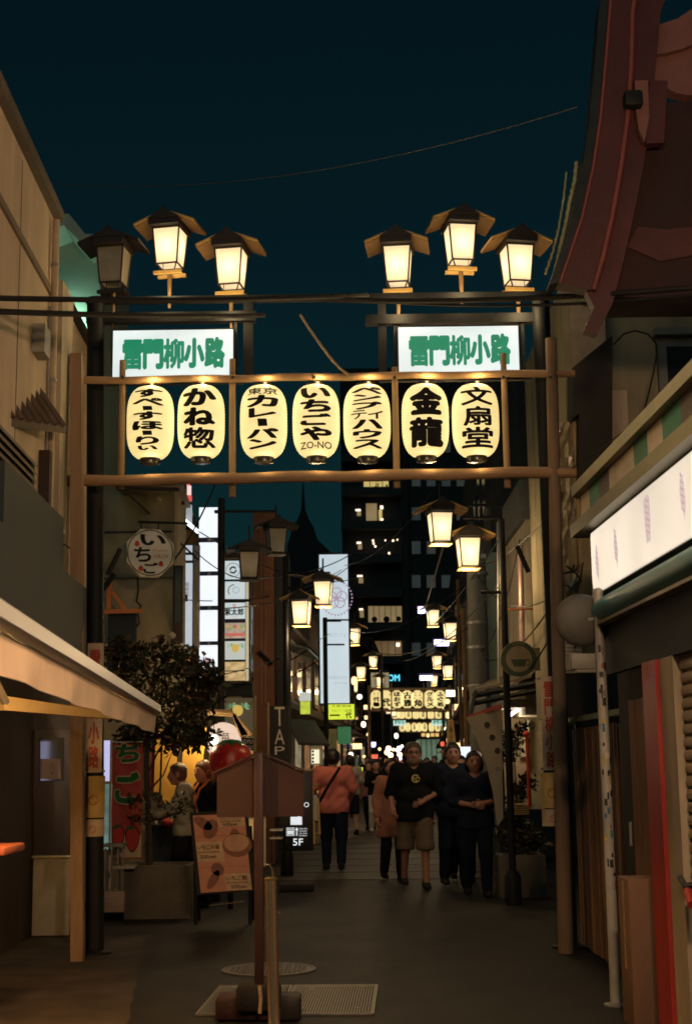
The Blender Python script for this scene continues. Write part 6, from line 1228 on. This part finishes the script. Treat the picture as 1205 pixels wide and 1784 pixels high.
# pagoda-like silhouette against the sky
pg = thing('spired_roof', 'dark pointed roof with a thin spire against the sky between the left fronts and the tower', 'building', P(527, 1320, 130)); rf = mat('dark_roof', (.012, .012, .014), .8)
B().prism([P(505, 935, 130), P(510, 915, 130), P(518, 905, 130), P(524, 890, 130), P(533, 890, 130), P(538, 905, 130), P(546, 918, 130), P(553, 940, 130), P(600, 985, 130), P(600, 1320, 130), P(500, 1320, 130), P(500, 950, 130)], (0, 10, 0)).build('roof', rf, pg, smooth=False); B().tube([P(528, 892, 131), P(528, 838, 131)], .22, 8, r1=.04).build('spire', rf, pg)
# small awnings and clutter on the left front
for Yc, x0, x1, y0, y1, lab in ((24, 500, 560, 1255, 1300, 'dark sloping shop awning left of the green banner'),):
    t = thing('shop_awning', lab, 'awning', P(530, 1300, Yc)); B().prism([P(x0, y0, Yc), P(x1 - 12, y0 + 4, Yc + 4), P(x1 + 14, y1, Yc + 4), P(x0 + 20, y1 - 2, Yc)], (0, 0, .04)).build('cloth', mat('green_black_cloth', (.02, .03, .025), .8), t, smooth=False)
# cables between the poles
random.seed(21)
for i, (x0, y0, Y0, x1, y1, Y1, sg_, r_) in enumerate(((345, 925, 18, 610, 1010, 30, .25, .008), (390, 1060, 18, 610, 985, 30, .2, .008), (320, 1045, 18, 620, 975, 32, .3, .007), (495, 998, 20.5, 640, 1003, 45, .1, .012), (470, 1005, 20, 612, 965, 30, .1, .010), (340, 960, 18.5, 480, 1000, 20, .2, .007), (390, 1175, 18, 640, 1045, 40, .3, .007), (610, 1100, 30, 830, 1000, 21, .3, .010), (640, 1130, 40, 830, 1085, 21, .3, .010), (690, 1150, 50, 870, 1020, 16, .3, .008), (600, 985, 30, 770, 830, 21, .3, .007), (750, 1090, 34, 875, 930, 16, .1, .008), (830, 985, 21, 950, 905, 12.4, .1, .007), (830, 1000, 21, 960, 1040, 12.4, .25, .008), (846, 1150, 21, 1000, 985, 13, .25, .009), (870, 1200, 17, 990, 1040, 13, .2, .008), (835, 1135, 21, 905, 940, 17, .3, .006), (380, 830, 18, 300, 980, 17, .1, .012), (215, 852, 16.5, 345, 975, 18, .0, .012), (740, 1060, 33, 785, 905, 17, .02, .016))):
    cable(catenary(P(x0, y0, Y0), P(x1, y1, Y1), sg_, 16), r_, 'thin black cable among the many strung between poles and fronts beyond the gate', 'thin cables beyond the gate')
for i, pts in enumerate((((985, 985), (1003, 1000), (1012, 1012), (1000, 1028), (985, 1020)), ((978, 1000), (1000, 995), (1015, 980), (1010, 1010), (990, 1030)), ((975, 1075), (992, 1095), (1004, 1118), (1000, 1130)), ((95, 985), (100, 960), (112, 948), (122, 955)), ((100, 990), (95, 1005), (108, 1018), (124, 1022)))):
    o = cable([P(x, y, 12.6 if x > 500 else 11.75) for x, y in pts], .008, ('black cable tangle by the translucent sheeting, upper loop', 'black cable tangle by the translucent sheeting, wider loop', 'black cable hanging before the louvred grille', 'curled cable on the cream wall beside the left gate post, upper curl', 'curled cable on the cream wall beside the left gate post, lower curl')[i])

# ------------------------------------------------------------------ more lights deep in the street: small shop lanterns and box signs on both fronts
random.seed(33)
dl_ = [glow('deep_warm', (1.0, .62, .28), 2.2, .05), glow('deep_white', (1.0, .86, .66), 2.6, .05), glow('deep_violet', (.78, .68, 1.0), 2.4, .05), glow('deep_red', (.9, .12, .06), 1.2, .05), glow('deep_blue', (.25, .55, 1.0), 1.6, .05)]
words = {0: 'warm yellow', 1: 'white', 2: 'violet white', 3: 'red', 4: 'blue'}
spots_ = [(617, 1186, 48, 0), (626, 1214, 52, 1), (640, 1232, 60, 0), (633, 1262, 55, 1), (642, 1280, 62, 0), (622, 1300, 50, 0), (650, 1296, 70, 2), (661, 1305, 66, 0), (652, 1318, 60, 3), (668, 1290, 80, 4), (700, 1300, 84, 1), (712, 1312, 80, 0), (724, 1296, 88, 0), (779, 1222, 50, 0), (786, 1208, 44, 1), (781, 1246, 60, 0), (776, 1270, 66, 1), (783, 1290, 52, 0), (770, 1296, 75, 3), (789, 1318, 46, 0), (640, 1250, 64, 0), (656, 1270, 72, 0), (605, 1240, 44, 0), (797, 1300, 40, 0), (690, 1282, 90, 1), (745, 1282, 96, 0), (800, 1232, 42, 0), (611, 1316, 46, 1), (634, 1318, 66, 0), (648, 1240, 74, 1)]
for i, (x, y, Y, k) in enumerate(spots_):
    c = P(x, y, Y); r_ = random.uniform(.07, .13); b = B(); ln = i % 3
    if ln == 0: b.lathe([(r_ * .5, -r_ * 1.3), (r_, -r_ * .7), (r_, r_ * .7), (r_ * .5, r_ * 1.3)], c, 10)
    elif ln == 1: b.blob(c, r_ * .9, 8)
    else: b.box(c, (r_ * 2.6, .1, r_ * 1.5))
    where = ('on the left fronts' if x < 660 else 'under the far gates' if x < 768 else 'on the right fronts')
    if where == 'on the left fronts': where += (', beside the flower sign' if y < 1240 else ', below the yellow sign' if x < 636 else ', left of the bulb cluster')
    elif where == 'on the right fronts': where += (', by the timber poles' if y < 1260 else ', near the upright board')
    o = b.build('shop_lantern' if ln == 0 else 'shop_bulb' if ln == 1 else 'box_sign', dl_[k]); tag(o, 'small far %s %s glowing %s' % (words[k], ('lantern', 'bulb', 'box sign')[ln], where), ('lantern', 'lamp', 'sign')[ln], 'small lights deep in the street')
# dim facade of the tower: unlit windows floor by floor, panes given a faint glow
dimw = [glow('tower_dim_a', (.020, .021, .020), .6, .4, .5), glow('tower_dim_b', (.034, .028, .018), .6, .4, .5)]
for fl_ in range(9):
    for k in range(7):
        x = 716 + k * 26; y = 700 + fl_ * 59 + 6
        if random.random() < .8: f_ = pxbox(x, y, x + 17, y + 24, YW - .06, .05).build('window', mat('tower_frame', (.03, .03, .03), .7), tw, smooth=False); pxbox(x + 1, y + 1, x + 16, y + 23, YW - .10, .035).build('pane', dimw[random.random() < .3], f_, smooth=False)
# ================================================================== people
def sdf(prims, pts, k=.03):
    D = None
    for (a, b, ra, rb, fl) in prims:
        a, b = np.array(a, float), np.array(b, float); s_ = np.array([1, 1 / fl, 1]); p = (pts - a) * s_; ba = (b - a) * s_
        h = np.clip((p @ ba) / max(ba @ ba, 1e-9), 0, 1); d = np.sqrt(((p - h[:, None] * ba) ** 2).sum(1)) - (ra + (rb - ra) * h); d = d * (1 if fl == 1 else .85)
        if D is None: D = d
        else: hh = np.clip(.5 + .5 * (D - d) / k, 0, 1); D = D * (1 - hh) + d * hh - k * hh * (1 - hh)
    return D
def surfnet(fn, lo, hi, h):
    ax = [np.arange(lo[i], hi[i] + h, h) for i in range(3)]; n = [len(a) for a in ax]
    Gd = np.stack(np.meshgrid(*ax, indexing='ij'), -1); V = fn(Gd.reshape(-1, 3)).reshape(n); I = V < 0
    m = tuple(x - 1 for x in n); cnt = np.zeros(m, int); acc = np.zeros(m + (3,)); ne = np.zeros(m)
    co = [(i, j, k) for i in (0, 1) for j in (0, 1) for k in (0, 1)]
    sl = lambda c: tuple(slice(c[i], c[i] + m[i]) for i in range(3))
    for c in co: cnt += I[sl(c)]
    for i, c in enumerate(co):
        for c2 in co[i + 1:]:
            if sum(abs(c[q] - c2[q]) for q in range(3)) != 1: continue
            v0, v1 = V[sl(c)], V[sl(c2)]; x = (v0 < 0) != (v1 < 0); t = np.where(x, v0 / np.where(x, v0 - v1, 1), 0)
            acc += np.where(x[..., None], np.array(c) + t[..., None] * (np.array(c2) - np.array(c)), 0); ne += x
    act = (cnt > 0) & (cnt < 8); ids = -np.ones(m, int); ids[act] = np.arange(act.sum())
    base = np.stack(np.nonzero(act), 1); vs = (base + acc[act] / ne[act][:, None]) * h + np.array(lo); fs = []
    for a in range(3):
        b_, c_ = (a + 1) % 3, (a + 2) % 3
        s0 = [slice(None)] * 3; s1 = [slice(None)] * 3; s0[a] = slice(0, n[a] - 1); s1[a] = slice(1, n[a]); e = I[tuple(s0)] != I[tuple(s1)]; st_ = I[tuple(s0)]
        for p in np.argwhere(e):
            if p[b_] < 1 or p[c_] < 1 or p[b_] > m[b_] - 1 or p[c_] > m[c_] - 1: continue
            q = [p.copy() for _ in range(4)]; q[1][b_] -= 1; q[2][b_] -= 1; q[2][c_] -= 1; q[3][c_] -= 1
            f = [ids[tuple(x)] for x in q]
            if min(f) < 0: continue
            fs.append(f if not st_[tuple(p)] else f[::-1])
    return vs.tolist(), fs
def shape(name, prims, m, par, h=.016, k=.03, cut=None, pad=.05, extra=None, noise=0.0, hole=None):
    A = np.array([p[0] for p in prims] + [p[1] for p in prims]); rr = max(max(p[2], p[3]) for p in prims); lo, hi = A.min(0) - rr - pad, A.max(0) + rr + pad
    def fn(p):
        d = sdf(prims, p, k)
        if noise: d = d + noise * np.sin(p[:, 0] * 31 + p[:, 2] * 17) * np.sin(p[:, 2] * 23 + p[:, 1] * 29)
        if hole: d = np.maximum(d, -sdf(hole, p, .01))
        if cut: 
            for n_, o_ in cut: d = np.maximum(d, (p - np.array(o_)) @ np.array(n_, float))
        return d
    vs, fs = surfnet(fn, lo, hi, h); b = B().raw(vs, fs)
    if extra: extra(b)
    o = b.build(name, m, None, org=Vector((0, 0, 0)), ang=80); o.parent = par; return o
skin_l = mat('skin_light', (.38, .20, .14), .55, 0, .08, 8, .05, 80); skin_m = mat('skin_tan', (.26, .13, .085), .55, 0, .08, 8, .05, 80)
hair_d = mat('hair_dark', (.012, .009, .008), .45, 0, .3, 30, .3, 90); hair_b = mat('hair_brown', (.10, .055, .025), .45, 0, .3, 30, .3, 90)
eye_m = mat('eye_dark', (.01, .008, .008), .3); lip_m = mat('lip', (.30, .10, .08), .5)
def cloth_m(n, c, r=.9): return mat('cloth_' + n, c, r, 0, .15, 6, .25, 90, spec=.06)
def person(label, px, pyfoot, height, face, top, bottom, shoes=None, hair=hair_d, skin=skin_l, arms=None, step=.10, sleeve=.5, leg_to=1.0, hem=.86, long_hair=False, coat=False, detail=True, h=.016, build_=1.0, collar=0, Y=None, group=None, bow=0.0):
    g = G(px, pyfoot) if Y is None else Vector((P(px, pyfoot, Y).x, Y, 0))
    t = thing('person', label, 'person', g, group); s = height / 1.75; w = build_
    arms = arms or {}
    J = dict(hipl=(.092 * w, 0, .92), hipr=(-.092 * w, 0, .92), kneel=(.10 * w, -.02 - step * .7, .50), kneer=(-.10 * w, .0 + step * .3, .50), anl=(.105 * w, -.0 - step, .085), anr=(-.105 * w, .05 + step * 1.3, .085 + step * .25),
             shl=(.185 * w, .005, 1.43), shr=(-.185 * w, .005, 1.43), ell=(.255 * w, .03, 1.15), elr=(-.255 * w, .03, 1.15), wrl=(.27 * w, -.07, .91), wrr=(-.27 * w, -.07, .91)); J.update(arms)
    hd = Vector((0, -.02 - bow, 1.62 - bow * .3)); ne = Vector((0, .01, 1.45)); V_ = lambda a: Vector(a)
    def pr_(a, b, ra, rb, fl=1): return (tuple(V_(a) * s), tuple(V_(b) * s), ra * s, rb * s, fl)
    torso = lambda i=0: [pr_((-.10 * w, 0, 1.34), (.10 * w, 0, 1.34), .118 * w + i, .118 * w + i, .80), pr_((-.07 * w, -.012 * w, 1.10), (.07 * w, -.012 * w, 1.10), .112 * w + i, .112 * w + i, .88), pr_((-.075 * w, 0, .95), (.075 * w, 0, .95), .118 * w + i, .118 * w + i, .86), pr_((0, 0, 1.36), (0, 0, .96), .105 * w + i, .11 * w + i, .9), pr_((-.15 * w, .005, 1.425), (.15 * w, .005, 1.425), .052 + i, .052 + i)]
    def armp(i, frac=1.0):
        out = []
        for q in 'lr':
            sh_, el, wr = V_(J['sh' + q]), V_(J['el' + q]), V_(J['wr' + q]); f = min(frac, .5) * 2; out.append(pr_(sh_, sh_.lerp(el, f), .056 * w + i, .056 * w - .012 * f + i * (1 + .4 * (frac < .6))))
            if frac > .5: f = (frac - .5) * 2; out.append(pr_(el, el.lerp(wr, f), .043 + i, .043 - .014 * f + i))
        return out
    def legp(i, frac=1.0, flare=0):
        out = []
        for q in 'lr':
            hp_, kn, an = V_(J['hip' + q]), V_(J['knee' + q]), V_(J['an' + q]); f = min(frac, .5) * 2; out.append(pr_(hp_, hp_.lerp(kn, f), .092 * w + i, .092 * w - .036 * f + i + flare * f))
            if frac > .5: f = (frac - .5) * 2; out.append(pr_(kn, kn.lerp(an, f), .054 + i + flare, .054 - .016 * f + i + flare))
        return out
    headp = [pr_(hd + Vector((0, .012, -.01)), hd + Vector((0, .012, .035)), .092, .094, 1.08), pr_(hd + Vector((0, -.02, -.075)), hd + Vector((0, -.035, -.085)), .052, .045), pr_(hd + Vector((0, -.03, -.04)), hd + Vector((0, -.03, -.02)), .066, .066), pr_(ne, hd + Vector((0, .0, -.06)), .058, .052)]
    nose = [pr_(hd + Vector((0, -.098, -.005)), hd + Vector((0, -.112, -.032)), .010, .015), pr_(hd + Vector((-.093, .01, -.02)), hd + Vector((-.096, .012, .012)), .015, .018), pr_(hd + Vector((.093, .01, -.02)), hd + Vector((.096, .012, .012)), .015, .018)] if detail else []
    hands = []; fing = []
    for q, sx_ in (('l', 1), ('r', -1)):
        el, wr = V_(J['el' + q]), V_(J['wr' + q]); d_ = (wr - el).normalized(); side = d_.cross(Vector((0, 1, 0))); side = side.normalized() if side.length > .05 else Vector((1, 0, 0)); nrm = side.cross(d_).normalized(); inw = Vector((-sx_, 0, 0)); inw = (inw - d_ * inw.dot(d_)); inw = inw.normalized() if inw.length > .1 else nrm
        fw = d_.cross(inw).normalized(); hands.append(pr_(wr, wr + d_ * .075, .028, .036, 1))
        if detail:
            for k_ in range(4): r0 = wr + d_ * .08 + fw * (.030 - .020 * k_); L = (.072, .080, .074, .058)[k_]; fing.append([(r0 - d_ * .02) * s, (r0 + d_ * L * .45 + inw * .006) * s, (r0 + d_ * L * .8 + inw * .024) * s, (r0 + d_ * L * .9 + inw * .045) * s])
            f_ = fw if fw.y < 0 else -fw; r0 = wr + d_ * .03 + f_ * .025; fing.append([r0 * s, (r0 + f_ * .028 + d_ * .03) * s, (r0 + f_ * .03 + d_ * .062 + inw * .012) * s])
    feet = [pr_(V_(J['an' + q]) + Vector((0, .03, -.045)), V_(J['an' + q]) + Vector((0, -.14, -.055)), .036, .032) for q in 'lr']
    def addf(b):
        for f in fing: b.tube(f, [.0095 * s] * (len(f) - 1) + [.007 * s], 6)
    shape('body', torso() + armp(0) + legp(0) + headp + nose + hands + feet, skin, t, h * s, .028 * s, extra=addf)
    # clothes
    i = .022; zc = 1.56 * s; nk = [pr_((0, -.03, 1.53), (0, -.035, 1.56), .088, .11), pr_((0, -.06, 1.50), (0, -.10, 1.49), .055, .06)]
    skirt = [pr_((-.07 * w, -.01, hem + .06), (.07 * w, -.01, hem + .06), .13 * w + .01, .13 * w + .01, .86)]
    if coat: shape('coat', torso(i) + armp(i, .97) + [pr_((-.07 * w, .01, .95), (-.09 * w, .02, coat), .13 * w, .17 * w), pr_((.07 * w, .01, .95), (.09 * w, .02, coat), .13 * w, .17 * w)], top, t, h * s, .05 * s, cut=[((0, 0, -1), (0, 0, coat * s))], noise=.005, hole=nk)
    else: shape('shirt', torso(i) + skirt + armp(i, sleeve), top, t, h * s, .03 * s, cut=[((0, 0, -1), (0, 0, hem * s))], noise=.005, hole=nk)
    fl_ = .03 if leg_to < .7 else .014
    lz = [pr_((-.075 * w, 0, .95), (.075 * w, 0, .95), .128 * w, .128 * w, .86)] + legp(.014, leg_to if leg_to < 1 else .96, fl_)
    shape('trousers' if leg_to > .7 else 'shorts', lz, bottom, t, h * s, .03 * s, cut=[((0, 0, 1), (0, 0, 1.03 * s))] + ([((0, 0, -1), (0, 0, .46 * s))] if leg_to < .7 else [((0, 0, -1), (0, 0, .07 * s))]), noise=.003)
    for q in 'lr':
        a = V_(J['an' + q]); shape('shoe', [pr_(a + Vector((0, .035, -.04)), a + Vector((0, -.10, -.05)), .048, .045), pr_(a + Vector((0, -.08, -.055)), a + Vector((0, -.155, -.058)), .042, .034), pr_(a + Vector((0, .03, .0)), a + Vector((0, .02, -.03)), .045, .05)], shoes or cloth_m('shoe_black', (.015, .014, .014), .5), t, h * s, .02 * s, cut=[((0, 0, -1), (0, 0, (J['an' + q][2] - .0845) * s))])
    hp2 = [pr_(hd + Vector((0, .018, .0)), hd + Vector((0, .016, .042)), .104, .106, 1.06)]
    if long_hair: hp2 += [pr_(hd + Vector((-.07, .03, 0)), hd + Vector((-.085, .03, -.20)), .05, .035), pr_(hd + Vector((.07, .03, 0)), hd + Vector((.085, .03, -.20)), .05, .035), pr_(hd + Vector((0, .06, 0)), hd + Vector((0, .075, -.22)), .085, .07)]
    if hair is not None:
        shape('hair', hp2, hair, t, h * s * .8, .03 * s, cut=[((0, -.82, -.57), tuple((hd + Vector((0, -.055 if not long_hair else -.04, .035))) * s))] if True else None, noise=.003)
    if detail:
        for sx_ in (-1, 1): o = B().blob((hd + Vector((sx_ * .034, -.092, .010))) * s, (.014 * s, .007 * s, .009 * s), 8).build('eye', eye_m, None, org=Vector()); o.parent = t
        for sx_ in (-1, 1): o = B().box((hd + Vector((sx_ * .036, -.094, .030))) * s, (.036 * s, .012 * s, .008 * s), bev=.002).build('eyebrow', eye_m, None, org=Vector()); o.parent = t
        o = B().blob((hd + Vector((0, -.096, -.062))) * s, (.022 * s, .007 * s, .006 * s), 8).build('mouth', lip_m, None, org=Vector()); o.parent = t
    t.rotation_euler = (0, 0, face); t['_s'] = s; t['_hd'] = tuple(hd * s); return t
blackc, navyc, darkc = cloth_m('black', (.008, .009, .011)), cloth_m('navy', (.010, .013, .024)), cloth_m('charcoal', (.014, .014, .016))
p1_ = person('heavy set person in black shirt with gold chest emblem, khaki shorts and glasses', 724, 1548, 1.79, .05, blackc, cloth_m('khaki', (.095, .073, .052)), skin=skin_m, hair=mat('hair_cropped', (.05, .035, .028), .7), build_=1.13, sleeve=.50, leg_to=.52, hem=.80, step=.13,
    arms=dict(ell=(.29, .05, 1.14), wrl=(.08, -.22, 1.04), elr=(-.28, .07, 1.13), wrr=(-.27, -.13, .95)), shoes=cloth_m('shoe_dark', (.02, .018, .016), .6), h=.014)
s = p1_['_s']; gold = mat('gold_print', (.42, .33, .12), .6); b = B(); ringprint(b, Vector((.01, -.152 * 1.13 * .94, 1.315)) * s, .052, .034, .6, 5.3, 20); ringprint(b, Vector((.035, -.152 * 1.13 * .945, 1.305)) * s, .032, .016, 0, 5.6, 16); b.raw([Vector(v) * s for v in ((-.035, -.163, 1.305), (-.005, -.163, 1.305), (-.005, -.163, 1.33), (-.035, -.163, 1.33))], [(0, 1, 2, 3)]); o = b.build('chest_emblem', gold, None, org=Vector(), smooth=False); o.parent = p1_
hd1 = Vector(p1_['_hd']); b = B()
for sx_ in (-1, 1): b.tube([hd1 + Vector((sx_ * .036 + .026 * math.cos(a), -.108, .010 + .019 * math.sin(a))) for a in [2 * math.pi * k / 12 for k in range(13)]], .003, 5, cap=False); b.tube([hd1 + Vector((sx_ * .062, -.104, .012)), hd1 + Vector((sx_ * .098, .0, .016))], .003, 5)
b.tube([hd1 + Vector((-.011, -.112, .012)), hd1 + Vector((.011, -.112, .012))], .003, 5); o = b.build('glasses', ink, None, org=Vector()); o.parent = p1_
shape('beard', [((hd1.x - .04, hd1.y - .05, hd1.z - .085), (hd1.x + .04, hd1.y - .05, hd1.z - .085), .058, .058, 1), ((hd1.x, hd1.y - .06, hd1.z - .11), (hd1.x, hd1.y - .055, hd1.z - .12), .045, .04, 1)], mat('beard_grey', (.13, .085, .06), .8, 0, .3, 40, .4, 120), p1_, .012, .02, cut=[((0, 0, 1), (0, 0, hd1.z - .066))])
p2_ = person('person in salmon red short sleeved shirt seen from behind, black strap across the back', 582, 1516, 1.75, math.pi - .1, cloth_m('salmon', (.50, .15, .12)), navyc, hair=hair_d, skin=skin_l, build_=1.14, sleeve=.42, hem=.82, step=.06, arms=dict(ell=(.31, .03, 1.16), wrl=(.22, -.16, 1.00), elr=(-.30, .0, 1.15), wrr=(-.24, -.16, 1.04)), h=.014)
s2_ = p2_['_s']; b = B(); n = 10; vs = []
for k in range(n + 1):
    t = k / n; c = Vector((-.115, .0, 1.49)).lerp(Vector((.20, .10, .98)), t); c.y = .012 + .175 * math.sin(math.pi * (.12 + .72 * t)); 
    for dx in (-.018, .018): vs.append(((c.x + dx) * s2_, c.y * s2_, (c.z + dx * .6) * s2_))
o = b.raw(vs, [(2 * k, 2 * k + 1, 2 * k + 3, 2 * k + 2) for k in range(n)]).build('bag_strap', blackc, None, org=Vector()); sbag = thing('shoulder_bag', 'small black bag slung at the hip of the person in the salmon shirt', 'bag', p2_.location); o.parent = sbag; sbag.rotation_euler = p2_.rotation_euler
o = B().box((.245 * s2_, .06 * s2_, .96 * s2_), (.07, .17, .20), bev=.03).build('pouch', blackc, None, org=Vector()); o.parent = sbag
person('person in salmon pink coat and dark trousers half hidden behind the black shirted one', 685, 1534, 1.60, .2, cloth_m('pink_coat', (.33, .14, .095)), darkc, long_hair=True, coat=.62, step=.10, h=.017, build_=.9)
person('young person in black top and white trousers facing us left of the pink coat', 656, 1450, 1.60, .15, blackc, cloth_m('white_trousers', (.55, .50, .42)), long_hair=True, sleeve=.9, hem=.9, step=.07, shoes=cloth_m('shoe_white', (.6, .55, .48)), arms=dict(elr=(-.24, -.02, 1.17), wrr=(-.10, -.20, 1.22)), h=.02)
person('person in a mauve sleeved top and dark trousers beside the white trousered one', 645, 1447, 1.58, -.4, cloth_m('mauve', (.24, .12, .12)), navyc, long_hair=True, sleeve=.9, h=.022, detail=False, step=.07)
person('person in a pale top and navy shorts partly hidden behind the salmon shirt', 611, 1455, 1.72, math.pi + .2, cloth_m('pale_grey', (.34, .30, .25)), navyc, hair=hair_d, leg_to=.5, sleeve=.45, h=.02, step=.05, arms=dict(ell=(.30, 0, 1.15), wrl=(.26, -.10, .95)))
person('tall person in dark clothes with the lit white sign behind the head', 793, 1545, 1.78, .08, navyc, navyc, sleeve=.9, hem=.84, step=.08, build_=1.05, skin=skin_m, h=.015)
person('person in dark clothes half hidden between the dark clothed couple', 806, 1535, 1.62, .1, blackc, navyc, long_hair=True, sleeve=.9, h=.018)
person('person in a dark jacket with folded forearm, nearest the dotted banner', 832, 1562, 1.66, .0, navyc, navyc, long_hair=True, sleeve=.62, hem=.80, step=.09, skin=skin_m, build_=1.05, arms=dict(ell=(.27, .0, 1.14), wrl=(.06, -.22, 1.12), elr=(-.28, .0, 1.14), wrr=(-.05, -.23, 1.10)), h=.015)
person('person in a grey knit top bending over the sweets stall, seen in profile', 320, 1500, 1.58, -1.5, cloth_m('grey_knit', (.36, .35, .27)), darkc, hair=hair_b, Y=16.15, sleeve=.9, bow=.07, h=.015, arms=dict(ell=(.22, -.12, 1.20), wrl=(.14, -.36, 1.10), elr=(-.22, -.10, 1.18), wrr=(-.14, -.34, 1.08)), long_hair=False)
pz = person('person in black jacket with orange strap behind the menu board', 361, 1500, 1.60, -.9, blackc, darkc, hair=hair_b, Y=16.35, sleeve=.9, bow=.05, h=.016)
b = B(); b.tube([(-.10, -.02, 1.38), (-.06, -.135, 1.28), (-.02, -.15, 1.10), (.06, -.14, .95)], .014, 6); b.tube([(.10, -.02, 1.38), (.05, -.135, 1.28), (-.02, -.155, 1.12)], .014, 6); o = b.build('orange_strap', mat('strap_orange', (.60, .20, .06), .7), None, org=Vector()); o.parent = pz
# the crowd further on: small, each one a figure
random.seed(9); cl = [blackc, navyc, darkc, cloth_m('dull_green', (.10, .11, .06)), cloth_m('ochre', (.22, .14, .05)), cloth_m('dull_grey', (.14, .13, .12))]
base_ = []
for k in range(3): base_.append(person('x', 745 + k * 13, 1400, 1.62 + .07 * k, .2 * k, cl[k], cl[(k + 1) % 3], detail=False, h=.034, sleeve=.9, Y=48, step=.08, long_hair=(k == 1), group='people far down the street'))
fc = [(712, 44), (743, 47), (757, 50), (770, 46), (700, 52), (690, 46), (735, 56), (664, 54), (640, 48), (628, 56), (779, 52), (722, 62), (750, 64), (606, 42)]
lbf = ['far person in black between the black shirted one and the green shop front', 'far person seen small before the green shop front, left of three', 'far person seen small before the green shop front, middle of three', 'far person seen small before the green shop front, right of three', 'far person by the cluster of bright bulbs, right of it', 'far person by the cluster of bright bulbs, just under it', 'very small far person before the end shop, leftmost', 'far person above the shoulder of the pink coat', 'far person right of the yellow floor sign', 'far person left of the yellow floor sign', 'far person beside the low orange awning', 'very small far person before the end shop, by the head of the black shirted one', 'very small far person before the end shop, rightmost', 'far person between the salmon shirt and the green banner']
for i, (x, Y) in enumerate(fc):
    o = base_[i] if i < 3 else copy_tree(base_[i % 3]); o.location = (P(x, 1330, Y).x, Y, 0); o.rotation_euler = (0, 0, random.uniform(-.6, .6) + (math.pi if i % 4 == 3 else 0)); o['label'] = lbf[i]; o['group'] = 'people far down the street'
    if i >= 3:
        for ch in o.children:
            if ch.name.startswith(('shirt', 'trousers')) and ch.type == 'MESH': ch.material_slots[0].link = 'OBJECT'; ch.material_slots[0].material = cl[(i * 2 + len(ch.name)) % 6]
